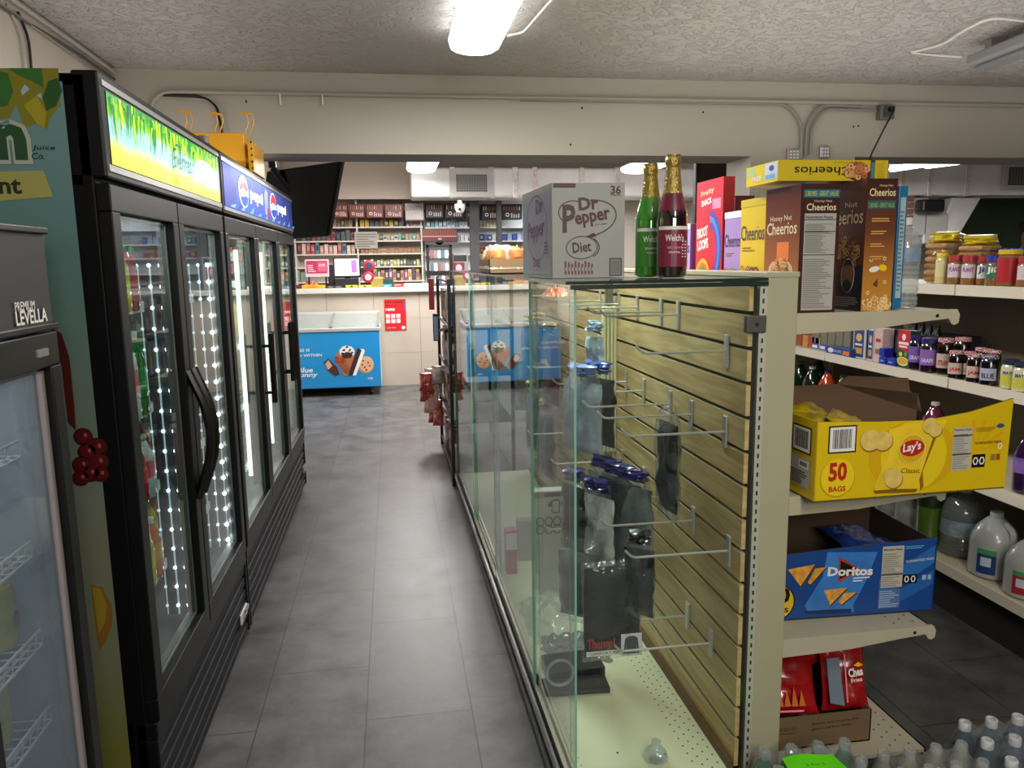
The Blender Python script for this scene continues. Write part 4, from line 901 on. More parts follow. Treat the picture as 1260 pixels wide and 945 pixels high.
tw = wine(826, 2.04, '#1c0a12', '#b3995a', '#7c2340', 'dark red juice bottle with gold foil neck, in front of the green one', 'RED GRAPE', .325)
p = AY(826, 340, 2.04); MB().lathe((p.x, 2.04, ZC+.178), [(.0385, -.006), (.036, .012), (.0275, .042), (.0265, .046)], mat('#6d1c38', .35, var=.3, vs=60), 18).build('neck_label', tw)
# pastry tray in clear wrap
a = AY(577, 338, 3.3); b = AY(646, 318, 3.3); t = thing('pastry_tray', 'cardboard tray of sugared pastries in clear wrap at the far end of the case top', 'tray', ((a.x+b.x)/2, 3.5, ZC))
a.x = max(a.x, .43)
m = MB(); z1 = ZC+.062; x0, x1 = a.x-.02, b.x
for bx in ((x0, x1, 3.3, 3.304), (x0, x1, 3.66, 3.664), (x0, x0+.004, 3.3, 3.66), (x1-.004, x1, 3.3, 3.66)): m.box(*bx, ZC+.001, z1, mat('#a98a62', .7))
m.box(x0, x1, 3.3, 3.664, ZC+.001, ZC+.004, mat('#a98a62', .7)); m.build('cardboard_tray', t)
for i in range(3):
    for j in range(3):
        c = (x0+.045+.078*i, 3.36+.115*j, ZC+.07); m = MB().lathe(c, [(.01, -.045), (.042, -.03), (.048, 0), (.036, .03), (.005, .045)], mat(['#c98a4a', '#b5703a', '#d9b08a'][(i+j) % 3], .7, var=.25, vs=30, bump=.4, bs=50), 12, sx=.9, sy=1.2); m.build('pastry', t)
vs = []; fs = []; n = 18
for j in range(n+1):
    for i in range(n+1):
        u, v = i/n, j/n; e = min(1, 6*min(u, 1-u, v, 1-v)); vs.append((x0-.004+(x1-x0+.008)*u, 3.296+.372*v, ZC+.02+(.095+.03*noise.noise(Vector((u*5, v*5, 2))))*e))
for j in range(n):
    for i in range(n): k = j*(n+1)+i; fs.append((k, k+1, k+n+2, k+n+1))
MB().raw(vs, fs, glass('#ffffff', 1.7, .08, .22, '#ffffff', 1, 18)).build('clear_wrap', t)
# ================================================================ CEREAL ON THE GONDOLA TOP SHELF
ZG = 1.406
def carton(name, x0, x1, y0, y1, z0, z1, cols, label, art, cat='box', group=None, bevel=.0015):
    m = MB().box(x0, x1, y0, y1, z0+.001, z1, mat(cols['c'], .38, coat=.15), {k: (v if not isinstance(v, str) else mat(v, .38, coat=.15)) for k, v in cols.items() if k != 'c'})
    art(m, FXm(x0, y1, z0), y1-y0, FY(x0, y0, z0), x1-x0, z1-z0)
    return m.build(name, label=label, cat=cat, group=group, bevel=bevel)
def loops(m, F, cu, cv, ru, rv, n, cols, r=.006, e=.001, seed=0):
    rn = random.Random(seed)
    for k in range(n):
        a = rn.uniform(0, 6.28); q = rn.random()**.5; u = cu+ru*q*math.cos(a); v = cv+rv*q*math.sin(a)
        m.ring(F, u, v, r, r, r*.5, mat(rn.choice(cols), .5), e+.00003*k, 8)
HN = ['#b57a3c', '#cf9a58', '#8f5526', '#e0b67c']; FR_ = ['#c8506a', '#4aa06a', '#e0b040', '#8a5ab0', '#d87a30']
def heart(m, F, cu, cv, s, mt, e=.001):
    P = []
    for k in range(24):
        a = 2*math.pi*k/24; P.append((cu+s*.0625*16*math.sin(a)**3, cv+s*.0625*(13*math.cos(a)-5*math.cos(2*a)-2*math.cos(3*a)-math.cos(4*a))))
    m.poly(F, P, mt, e)
BNR = mat('#2a6a7c', .4); BNRT = mat('#c9d04a', .4); TAN = mat('#e9d9b0', .4)
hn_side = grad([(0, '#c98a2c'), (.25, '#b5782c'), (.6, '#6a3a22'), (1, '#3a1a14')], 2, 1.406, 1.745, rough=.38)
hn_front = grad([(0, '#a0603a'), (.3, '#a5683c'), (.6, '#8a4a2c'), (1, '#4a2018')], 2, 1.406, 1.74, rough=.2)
def art1(m, FL, wl, F, w, h):
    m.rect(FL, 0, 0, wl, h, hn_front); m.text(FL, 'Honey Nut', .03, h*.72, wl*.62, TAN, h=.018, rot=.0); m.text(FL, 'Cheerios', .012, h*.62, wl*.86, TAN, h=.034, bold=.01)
    m.poly(FL, [(wl*.38, h*.56), (wl*.72, h*.56), (wl*.72, h*.42), (wl*.55, h*.35), (wl*.38, h*.42)], ORG, .0009)
    heart(m, FL, wl*.5, h*.25, .07, mat('#d8b487', .6), .0012); loops(m, FL, wl*.5, h*.25, .06, .055, 90, HN, .008, .0016, 1)
    m.poly(FL, [(0, 0), (wl, 0), (wl, h*.06), (wl*.4, h*.04), (0, h*.10)], NAVY, .002)
    m.rect(F, 0, 0, w, h, mat('#3a1a16', .35)); m.rect(F, w*.06, h-.035, w*.98, h-.015, BNR, .001); m.text(F, '2 BOXES - GREAT VALUE', w*.1, h-.031, w*.84, BNRT, h=.012)
    m.text(F, 'Honey Nut', w*.34, h-.048, w*.45, TAN, h=.007); m.text(F, 'Cheerios', w*.14, h-.068, w*.76, TAN, h=.018, bold=.01)
    NF = mat('#a9a7a0', .5); K2 = mat('#3b3a38'); m.rect(F, w*.10, .006, w*.92, h-.075, NF, .001); m.text(F, 'Nutrition Facts', w*.13, h-.088, w*.7, K2, h=.007, bold=.02, e=.0018)
    m.lines(F, w*.13, h*.47, w*.88, h-.10, 22, mat('#6a6964'), .0016, .4); m.lines(F, w*.13, .012, w*.88, h*.43, 26, mat('#77756f'), .0016, .4)
    for vv in (h*.63, h*.45, h-.092): m.rect(F, w*.11, vv, w*.91, vv+.002, K2, .0018)
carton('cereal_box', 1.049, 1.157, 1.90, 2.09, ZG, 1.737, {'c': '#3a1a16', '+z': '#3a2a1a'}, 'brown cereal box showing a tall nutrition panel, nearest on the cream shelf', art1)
def art2(m, FL, wl, F, w, h):
    m.rect(FL, 0, 0, wl, h, mat('#5a2f22', .35)); m.text(FL, 'Nut', wl*.5, h*.80, wl*.3, TAN, h=.014); m.text(FL, 'Cheerios', wl*.0, h*.67, wl*.95, TAN, h=.04, bold=.01); loops(m, FL, wl*.55, h*.42, .07, .05, 60, HN, .008, .001, 4)
    m.poly(FL, [(0, 0), (wl, 0), (wl, h*.36), (0, h*.24)], mat('#141c30', .35), .002)
    m.ell(FL, wl*.66, h*.27, wl*.17, h*.135, WHT, .0026, 20); m.ell(FL, wl*.66, h*.27, wl*.155, h*.128, mat('#8a6048', .6), .003, 20); m.poly(FL, [(wl*.52, h*.33), (wl*.6, h*.395), (wl*.73, h*.395), (wl*.80, h*.33), (wl*.74, h*.35), (wl*.58, h*.35)], BLK, .0034); m.ell(FL, wl*.66, h*.19, wl*.11, h*.05, BLK, .0034, 14)
    m.text(FL, 'OOK', wl*.05, h*.13, wl*.34, WHT, h=.022, bold=.02, e=.003); m.lines(FL, wl*.3, h*.03, wl*.95, h*.11, 5, GREY, .003)
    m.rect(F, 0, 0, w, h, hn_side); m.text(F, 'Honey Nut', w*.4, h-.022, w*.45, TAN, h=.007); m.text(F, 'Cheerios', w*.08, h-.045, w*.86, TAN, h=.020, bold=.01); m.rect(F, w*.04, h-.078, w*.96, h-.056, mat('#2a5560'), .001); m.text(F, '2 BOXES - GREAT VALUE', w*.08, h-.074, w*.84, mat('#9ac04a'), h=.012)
    for k in range(4): m.lines(F, w*.2, h*(.68-.095*k), w*.85, h*(.68-.095*k)+.012, 2, mat('#d8a050'), .001)
    m.ell(F, w*.38, h*.32, w*.18, h*.022, WHT, .001, 14, .2); m.ell(F, w*.66, h*.33, w*.14, h*.025, YEL, .0012, 14, -.3)
    m.poly(F, [(w*.35, h*.2), (w*.5, h*.25), (w*.52, h*.2), (w*.56, h*.24), (w*.5, h*.18)], mat('#5a3a1a'), .001)
    for k, (a_, b_) in enumerate(((.25, .39), (.7, .4), (.75, .22), (.2, .14), (.8, .11))): m.ring(F, w*a_, h*b_, .005, .005, .002, TAN, .001, 10)
    loops(m, F, w*.5, .018, w*.44, .016, 70, ['#d8a868', '#e8c890', '#b8803c'], .008, .0015, 6)
carton('cereal_box', 1.232, 1.318, 1.90, 2.09, ZG, 1.75, {'c': '#4a2018', '+z': '#3a2a1a'}, 'brown and orange cereal box showing a bearded man on its shaded side', art2)
def art3(m, FL, wl, F, w, h): m.rect(F, w*.2, .03, w*.8, h-.03, mat('#9fb8bc', .4), .001); m.lines(F, w*.25, .05, w*.75, h-.06, 20, mat('#5a7a88'), .0015)
carton('cereal_box', 1.352, 1.378, 1.94, 2.12, ZG, 1.735, {'c': '#1d6a98'}, 'thin bright blue box on the cream shelf beside the water bottle', art3)
# yellow box lying across the top
zl0, zl1 = 1.752, 1.822
def art4(m, FL, wl, F, w, h):
    Yf = mat('#d0b51c', .38); m.rect(F, 0, 0, w, h, Yf); m.text(F, 'Cheerios', w*.66, h*.68, w*.52, BLK, h=h*.42, bold=.01, rot=math.pi)
    m.text(F, 'Giant', w*.62, h*.93, w*.13, mat('#8a7a1a'), h=h*.1, rot=math.pi)
    m.ell(F, w*.72, h*.42, w*.13, h*.44, mat('#5a1f1c'), .001, 20, -.2); loops(m, F, w*.71, h*.5, w*.105, h*.34, 90, HN+['#c05048'], .008, .0015, 9)
    m.rect(F, w*.835, 0, w*.875, h, mat('#223038'), .002); m.rect(F, w*.84, h*.1, w*.87, h*.9, mat('#4a7a84'), .0025); m.lines(F, w*.90, h*.1, w*.98, h*.9, 8, mat('#b09a1a'), .001)
    m.rect(FL, 0, 0, wl, h, mat('#e2c81e', .38)); m.rect(FL, wl*.6, h*.15, wl*.97, h*.95, mat('#c9d3dc'), .001); m.rect(FL, wl*.62, h*.2, wl*.9, h*.4, LBLU, .0015); m.ell(FL, wl*.8, h*.7, wl*.07, h*.13, BLU, .002); m.text(FL, 'FREE', wl*.2, h*.2, wl*.3, WHT, h=h*.25, bold=.02)
    m.rect(FL, wl*.05, h*.5, wl*.3, h*.9, mat('#a9c48a'), .001)
carton('cereal_box', AY(958, 215, 1.98).x, AY(1092, 215, 1.98).x, 1.98, 2.17, zl0, 1.806, {'c': '#d0b51c', '+z': '#d8c23a'}, 'yellow cereal box lying flat and upside down on top of the brown boxes', art4)
def cheer(col, heartcols, nm=('Cheerios',)):
    def f(m, FL, wl, F, w, h):
        m.rect(FL, 0, h*.93, wl, h, mat('#e8e2f0' if col != '#e0c01c' else '#d0b51c'), .001); m.text(FL, 'Cheerios', wl*.04, h*.62, wl*.92, mat('#2a1a3a'), h=h*.14, bold=.0)
        heart(m, FL, wl*.52, h*.26, h*.16, mat('#8a3a2a'), .001); loops(m, FL, wl*.52, h*.26, h*.13, h*.13, 60, heartcols, .008, .0016, 3); m.lines(FL, wl*.1, h*.52, wl*.6, h*.57, 2, mat('#8a6a20'), .001)
        m.ring(FL, wl*.12, h*.35, .012, .012, .003, RED, .001, 12)
    return f
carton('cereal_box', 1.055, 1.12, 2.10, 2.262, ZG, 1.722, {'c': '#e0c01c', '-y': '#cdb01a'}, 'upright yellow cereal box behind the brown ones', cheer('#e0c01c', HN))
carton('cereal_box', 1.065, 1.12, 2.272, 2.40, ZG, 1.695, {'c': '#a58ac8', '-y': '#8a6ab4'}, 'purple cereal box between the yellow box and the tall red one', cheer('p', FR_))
def froot(m, FL, wl, F, w, h):
    m.rect(FL, 0, 0, wl, h, mat('#c81a34', .35)); m.text(FL, 'Fruity', wl*.18, h*.86, wl*.5, mat('#f4c8a0'), h=.022, bold=.02, rot=.1); m.text(FL, 'SNACK', wl*.2, h*.79, wl*.4, WHT, h=.02, bold=.03, rot=.1)
    m.text(FL, 'FROOT', wl*.06, h*.52, wl*.42, WHT, h=.035, bold=.04, rot=.12); m.text(FL, 'LOOPS', wl*.08, h*.42, wl*.42, WHT, h=.035, bold=.04, rot=.12); m.rect(FL, wl*.62, h*.76, wl*.92, h*.84, PNK, .001)
    for k, c in enumerate(('#2a4ab8', '#3a8ad0', '#6a3aa0')): m.ring(FL, wl*.55, h*.42, wl*(.42-.06*k), h*(.33-.05*k), .016, mat(c, .4), .0010+.0002*k, 20, -.9, 1.6)
    for k, c in enumerate(('#e8b020', '#d86a20', '#3a9a4a', '#20304a')): m.ring(FL, wl*.30, h*.16, wl*(.30-.05*k), h*(.20-.035*k), .014, mat(c, .4), .0016+.0002*k, 20, .3, 3.3)
    loops(m, FL, wl*.45, h*.10, wl*.35, h*.08, 40, FR_, .009, .0028, 12)
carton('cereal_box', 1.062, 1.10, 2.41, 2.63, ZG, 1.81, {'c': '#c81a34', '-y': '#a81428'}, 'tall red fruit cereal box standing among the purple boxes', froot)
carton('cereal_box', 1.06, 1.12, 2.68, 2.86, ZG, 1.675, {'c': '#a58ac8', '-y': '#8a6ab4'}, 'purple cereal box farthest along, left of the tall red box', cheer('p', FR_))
# water bottle at the shelf end
def jug(name, x, y, z, prof, m, label, cap, band=None, cat='bottle', n=20, sx=1, sy=1, grp=None):
    t = thing(name, label, cat, (x, y, z), grp); MB().lathe((x, y, z+.001), prof, m, n, sx=sx, sy=sy).build('bottle_body', t)
    zz = prof[-1][1]; r = prof[-1][0]
    MB().lathe((x, y, z+zz), [(r*1.15, -.004), (r*1.15, .014), (r*1.0, .016)], mat(cap, .45), 14).build('cap', t)
    if band:
        for (z0, z1, rr, c) in band: MB().lathe((x, y, z), [(rr, z0), (rr, z1)], mat(c, .4, var=.25, vs=35), n, cap=False, sx=sx, sy=sy).build('paper_label', t)
    return t
rib = []
for k in range(8): rib += [(.040, .01+.014*k), (.0365, .017+.014*k)]
jug('water_bottle', 1.415, 1.99, ZG, [(.032, 0)]+rib+[(.040, .125), (.040, .17), (.036, .19), (.022, .215), (.013, .225), (.013, .232)], PET, 'clear ribbed water bottle at the tip of the cream top shelf', '#d8dad8', [(.128, .165, .0405, '#7f93ac')])
# ================================================================ CRATES ON THE GONDOLA SHELVES
def chip_bag(c, w, h, th, n, m, label, seed, cat='bag', group=None, deco=None, parent=None, up=(0, 0, 1), name='chip_bag'):
    n = Vector(n).normalized(); up = Vector(up); up = (up-n*up.dot(n)).normalized(); u = up.cross(n); c = Vector(c); nx, nz = 14, 18; vs = []; fs = []
    for sgn in (1, -1):
        for j in range(nz+1):
            for i in range(nx+1):
                a, b = i/nx*2-1, j/nz*2-1; e = (max(0, 1-abs(a)**2.4)**.6)*(max(0, 1-abs(b)**2.8)**.7)
                q = .10*h*noise.noise(Vector((a*1.7+seed, b*1.7, sgn)))+.045*h*noise.noise(Vector((a*5+seed, b*5, sgn)))
                zig = .006*math.sin(i*3.1) if j in (0, nz) else 0
                vs.append(c+u*(a*w/2*(1-.10*(1-abs(b)**3)*abs(a)))+up*(b*h/2+zig)+n*(sgn*(th/2*e)+q*e))
    k = (nx+1)*(nz+1)
    for q in (0, k):
        for j in range(nz):
            for i in range(nx): f = (q+j*(nx+1)+i, q+j*(nx+1)+i+1, q+(j+1)*(nx+1)+i+1, q+(j+1)*(nx+1)+i); fs.append(f[::-1] if q == k else f)
    br = list(range(nx+1))+[(nx+1)*j+nx for j in range(1, nz+1)]+[(nx+1)*nz+i for i in range(nx-1, -1, -1)]+[(nx+1)*j for j in range(nz-1, 0, -1)]
    for i in range(len(br)): a_, b_ = br[i], br[(i+1) % len(br)]; fs.append((b_, a_, a_+k, b_+k))
    mb = MB().raw(vs, fs, m, True)
    if deco: deco(mb, Fr(c+n*th*.52-u*w/2-up*h/2, u, up))
    return mb.build(name, label=label, cat=cat, group=group, ang=60)
# yellow 50 bag crate
YC = mat('#d8b90c', .38, coat=.2, var=.05, vs=5); YO = mat('#c99a0a', .4); CB = mat('#4c3a2c', .8); yb = 1.80
bl, br_ = AY(1001, 611, yb), AY(1243, 590, yb); tl, tr = AY(1003, 516, yb), AY(1252, 500, yb)
o = Vector((bl.x, yb, .917)); uu = Vector((br_.x-bl.x, .018, 0)); W = uu.length; ud = uu.normalized(); vd = Vector((-ud.y, ud.x, 0)); Hc = .215; D = .36
t = thing('snack_crate', 'yellow open shipping crate of chip bags reading 50 bags, on the cream shelf', 'crate', o+uu/2)
m = MB(); th = .004
F = Fr(o, ud, (0, 0, 1))
prof = [(0, 0), (W, 0), (W*1.01, Hc+.035), (W*.9, Hc+.02), (W*.78, Hc+.004), (W*.55, Hc-.012), (W*.3, Hc-.008), (0, Hc)]
nP = len(prof)
m.raw([F(a_, b_, 0) for a_, b_ in prof]+[F(a_, b_, -th) for a_, b_ in prof], [tuple(range(nP))], YC, False); m.raw([F(a_, b_, -th) for a_, b_ in prof], [tuple(range(nP-1, -1, -1))], CB, False)
SUN = mat('#e0a408', .4)
for k, (r, c) in enumerate(((.135, '#d3a60c'), (.10, '#e2c618'))): m.ell(F, W*.50, Hc*.50, r*.98, min(r, Hc*.45), mat(c, .38), .0005+.0001*k, 36)
for k in range(7): a0 = .35*k+.2; m.poly(F, [(W*.82, Hc*.5), (W*.82+.1*math.cos(a0), max(.005, Hc*.5+.09*math.sin(a0))), (W*.82+.1*math.cos(a0+.12), max(.005, Hc*.5+.09*math.sin(a0+.12)))], SUN, .0004)
m.barcode(F, W*.06, Hc*.60, W*.20, Hc*.94); RD = mat('#b3261a', .4)
m.ell(F, W*.115, Hc*.29, .050, .052, mat('#c39a0c', .4), .0010, 30); m.ell(F, W*.115, Hc*.30, .048, .050, mat('#e8c81a', .4), .0013, 30); m.text(F, '50', W*.068, Hc*.25, W*.092, RD, h=.052, bold=.04, e=.002); m.text(F, 'BAGS', W*.072, Hc*.12, W*.085, RD, h=.015, bold=.03, e=.002)
CHP = mat('#d9bc62', .5, var=.15, vs=50); CHD = mat('#8a6a1c', .5)
# printed bag
m.poly(F, [(W*.32, Hc*.06), (W*.30, Hc*.16), (W*.37, Hc*.55), (W*.36, Hc*.86), (W*.45, Hc*.90), (W*.66, Hc*.94), (W*.62, Hc*.7), (W*.55, Hc*.3), (W*.56, Hc*.10), (W*.50, Hc*.05)], mat('#e6c42a', .3, var=.15, vs=12), .0016)
m.poly(F, [(W*.30, Hc*.10), (W*.31, Hc*.06), (W*.52, Hc*.04), (W*.53, Hc*.08), (W*.42, Hc*.10)], mat('#7a5a10', .4), .0019); m.poly(F, [(W*.55, Hc*.3), (W*.56, Hc*.10), (W*.545, Hc*.05), (W*.535, Hc*.2), (W*.6, Hc*.8), (W*.62, Hc*.8)], mat('#8a6414', .4), .0019)
for (a_, b_, r) in ((.27, .74, .030), (.335, .72, .027), (.57, .88, .022), (.60, .82, .020), (.40, .23, .026), (.385, .28, .022)):
    m.ell(F, W*a_+.002, Hc*b_-.003, r*1.03, r*.98, CHD, .0021, 20); m.ell(F, W*a_, Hc*b_, r, r*.95, CHP, .0024+a_*.001, 20)
m.ell(F, W*.485, Hc*.60, .040, .040, mat('#e8d05a'), .0034, 30); m.ell(F, W*.485, Hc*.60, .037, .037, mat('#d9a514'), .0037, 30); m.ell(F, W*.485, Hc*.61, .036, .022, RD, .0040, 26, .08)
m.text(F, "Lay's", W*.437, Hc*.53, W*.096, WHT, h=.030, bold=.03, shear=.15, rot=.12, e=.0046); m.text(F, 'Classic', W*.435, Hc*.30, W*.10, mat('#6a4a10'), h=.013, rot=-.06, e=.003)
NF = mat('#b9b5a4', .5); m.rect(F, W*.70, Hc*.28, W*.80, Hc*.83, NF, .001); m.lines(F, W*.705, Hc*.30, W*.795, Hc*.76, 16, GREY, .0014); m.text(F, 'Nutrition Facts', W*.706, Hc*.785, W*.088, BLK, h=.006, bold=.02)
for b_ in (.48, .72): m.rect(F, W*.70, Hc*b_, W*.80, Hc*b_+.003, BLK, .002)
m.lines(F, W*.82, Hc*.76, W*.93, Hc*.82, 3, CHD); m.text(F, 'GUARANTEED FRESH', W*.82, Hc*.60, W*.14, mat('#4a3a10'), h=.007, bold=.01); m.ell(F, W*.95, Hc*.82, .012, .006, mat('#3a4a78')); m.rect(F, W*.81, Hc*.30, W*.88, Hc*.47, BLK, .001)
for a_ in (.828, .862): m.ring(F, W*a_, Hc*.385, .009, .012, .004, WHT, .0016, 6)
m.rect(F, W*.91, Hc*.38, W*.935, Hc*.46, mat('#8a7a2a'), .001); m.rect(F, W*.94, Hc*.38, W*.96, Hc*.46, mat('#a04a1a'), .001); m.ring(F, W*.955, Hc*.56, .007, .009, .003, WHT, .001, 10)
m.build('front_panel', t)
m = MB()
m.pbox(o-vd*0, vd*D, ud*th, Vector((0, 0, Hc)), YC, {'+y': CB}); F = Fr(o+vd*.32-ud*.0005, -vd, (0, 0, 1))
m.barcode(F, .21, Hc*.56, .30, Hc*.90); m.rect(F, .20, Hc*.13, .30, Hc*.50, mat('#b5b2a8'), .001); m.lines(F, .21, Hc*.16, .29, Hc*.34, 6, DGREY, .0015); m.barcode(F, .245, Hc*.36, .295, Hc*.48)
m.build('side_panel', t)
Hb = .30; bq = lambda px, py: ((AY(px, py, yb+D).x-o.x)/ud.x, AY(px, py, yb+D).z-o.z)
P = [(0, 0), (W, 0), (W, Hc*.95), bq(1143, 508), bq(1128, 480), bq(1126, 466), bq(1050, 463), bq(1036, 473), (0, bq(990, 475)[1])]
Fb = Fr(o+vd*D, ud, (0, 0, 1)); n_ = len(P)
m = MB().raw([Fb(a_, b_) for a_, b_ in P]+[Fb(a_, b_, -th) for a_, b_ in P], [tuple(range(n_)), tuple(range(2*n_-1, n_-1, -1))]+[(i, i+n_, (i+1) % n_+n_, (i+1) % n_) for i in range(n_)], mat('#6a513c', .8), False)
m.build('back_panel', t)
MB().pbox(o, uu, vd*D, Vector((0, 0, .004)), CB).build('bottom_panel', t)

YB = mat('#b8a012', .3, coat=.5, var=.25, vs=16, bump=.5, bs=26)
for k, (a_, d_, z_, nn, lab) in enumerate(((.08, .12, .14, (-.3, -.6, .8), 'yellow chip bag lying flat at the left in the yellow crate'), (.20, .20, .165, (.2, -.4, .9), 'yellow chip bag standing highest in the yellow crate'), (.30, .10, .15, (.5, -.4, .9), 'yellow chip bag slumped at the right of the heap in the yellow crate'), (.16, .08, .12, (0, -.3, 1), 'yellow chip bag at the front of the heap in the yellow crate'))):
    chip_bag(o+ud*(W*a_+.03)+vd*(d_+.03)+Vector((0, 0, z_)), .15, .17, .045, nn, YB, lab, 60+k)
# blue crate
y2 = 1.97; bl, br_ = AY(965, 764, y2), AY(1151, 740, y2); o = Vector((1.036, y2, .507)); br_ = AY(1151, 740, y2-.03); Hc = .215
uu = Vector((br_.x-o.x, -.02, 0)); W = uu.length; ud = uu.normalized(); vd = Vector((-ud.y, ud.x, 0)); D = .34
t = thing('snack_crate', 'blue open shipping crate printed with corn chips on the lower cream shelf', 'crate', o+uu/2)
BC = mat('#16468c', .38, coat=.2, var=.08, vs=5); F = Fr(o, ud, (0, 0, 1))
P = [(0, 0), (W, 0), (W, Hc+.012), (W*.7, Hc+.002), (W*.4, Hc-.004), (0, Hc-.018)]; nP = len(P)
m = MB().raw([F(a_, b_) for a_, b_ in P]+[F(a_, b_, -.004) for a_, b_ in P], [tuple(range(nP))], BC, False); m.raw([F(a_, b_, -.004) for a_, b_ in P], [tuple(range(nP-1, -1, -1))], CB, False)
m.poly(F, [(W*.66, Hc*.2), (W*.99, Hc*.7), (W*.99, Hc*.95), (W*.66, Hc*.5)], mat('#2a6ab0', .35), .0005); m.poly(F, [(W*.75, Hc*.1), (W*.99, Hc*.4), (W*.99, Hc*.6), (W*.7, Hc*.22)], mat('#2560a8', .35), .0006)
m.barcode(F, -.01, Hc*.60, W*.105, Hc*.86); m.ell(F, W*.06, Hc*.27, .052, .055, BLK, .001, 28); m.ell(F, W*.06, Hc*.27, .048, .051, mat('#d8b81a'), .0014, 28); m.text(F, '50', -.008, Hc*.25, .075, BLK, h=.05, bold=.03, e=.002); m.text(F, 'BAGS', -.006, Hc*.12, .07, BLK, h=.014, bold=.03, e=.002)
m.poly(F, [(W*.24, Hc*.10), (W*.22, Hc*.20), (W*.32, Hc*.6), (W*.34, Hc*.94), (W*.64, Hc*.90), (W*.58, Hc*.5), (W*.51, Hc*.16), (W*.52, Hc*.06), (W*.40, Hc*.05)], mat('#3b7cc8', .3, var=.25, vs=10), .0012)
m.poly(F, [(W*.22, Hc*.12), (W*.24, Hc*.08), (W*.40, Hc*.05), (W*.5, Hc*.06), (W*.5, Hc*.11), (W*.35, Hc*.12)], mat('#14305e', .4), .0016)
def chipt(pts):
    m.poly(F, [(W*(a_+.006), Hc*(b_-.015)) for a_, b_ in pts], mat('#4a2a10'), .0018); m.poly(F, [(W*a_, Hc*b_) for a_, b_ in pts], mat('#d89a3a', .5, var=.3, vs=60), .0022)
chipt([(.11, .73), (.27, .78), (.19, .48)]); chipt([(.23, .52), (.27, .72), (.335, .73), (.25, .50)]); chipt([(.33, .40), (.47, .42), (.37, .18)]); chipt([(.42, .22), (.45, .34), (.53, .35), (.44, .18)])
m.poly(F, [(W*.41, Hc*.87), (W*.41, Hc*.50), (W*.55, Hc*.66)], mat('#b03a24'), .0022); m.poly(F, [(W*.42, Hc*.81), (W*.42, Hc*.55), (W*.53, Hc*.67)], BLK, .0025)
m.text(F, 'Doritos', W*.345, Hc*.60, W*.27, WHT, h=.028, bold=.04, rot=-.04, e=.003); m.lines(F, W*.5, Hc*.50, W*.6, Hc*.58, 2, WHT, .0022)
m.rect(F, W*.67, Hc*.38, W*.80, Hc*.97, NF, .0012); m.lines(F, W*.675, Hc*.40, W*.795, Hc*.88, 16, GREY, .0016); m.text(F, 'Nutrition Facts', W*.678, Hc*.91, W*.11, BLK, h=.006, bold=.02, e=.002); m.rect(F, W*.67, Hc*.56, W*.80, Hc*.575, BLK, .0018)
m.rect(F, W*.66, Hc*.08, W*.79, Hc*.36, mat('#4a6ea0'), .0012); m.lines(F, W*.665, Hc*.1, W*.785, Hc*.35, 8, mat('#9ab0d0'), .0016)
m.text(F, 'GUARANTEED FRESH', W*.815, Hc*.72, W*.17, WHT, h=.007, rot=.06); m.lines(F, W*.81, Hc*.92, W*.94, Hc*.97, 2, LBLU); m.rect(F, W*.80, Hc*.42, W*.89, Hc*.55, BLK, .001)
for a_ in (.825, .865): m.ring(F, W*a_, Hc*.485, .008, .011, .0035, WHT, .0016, 6)
m.rect(F, W*.92, Hc*.46, W*.945, Hc*.53, mat('#9ab0d0'), .001); m.rect(F, W*.955, Hc*.46, W*.975, Hc*.53, mat('#9ab0d0'), .001)
m.build('front_panel', t)
Hb = .32; P = [(0, 0), (W, 0), (W, Hc*1.0), (W*.86, Hc+.0), (W*.74, Hc+.012), (W*.64, Hc+.05), (W*.58, Hb), (0, Hb)]; Fb = Fr(o+vd*D, ud, (0, 0, 1)); n_ = len(P)
MB().raw([Fb(a_, b_) for a_, b_ in P]+[Fb(a_, b_, -.004) for a_, b_ in P], [tuple(range(n_)), tuple(range(2*n_-1, n_-1, -1))]+[(i, i+n_, (i+1) % n_+n_, (i+1) % n_) for i in range(n_)], mat('#54402e', .8), False).build('back_panel', t)

MB().pbox(o, uu, vd*D, Vector((0, 0, .004)), CB).build('bottom_panel', t); MB().pbox(o+uu-ud*.004, ud*.004, vd*D, Vector((0, 0, Hc)), BC, {'-x': CB}).build('side_panel', t)
for k, (a_, d_, z_, nn, lab) in enumerate(((.72, .20, .165, (0, -.1, 1), 'blue corn chip bag poking above the rim of the blue crate'), (.84, .12, .15, (.1, -.1, 1), 'blue corn chip bag lying at the right inside the blue crate'))):
    chip_bag(o+ud*W*a_+vd*d_+Vector((0, 0, z_)), .15, .17, .04, nn, mat('#1d3f8a', .3, coat=.5, var=.25, vs=16, bump=.5, bs=26), lab, 70+k)
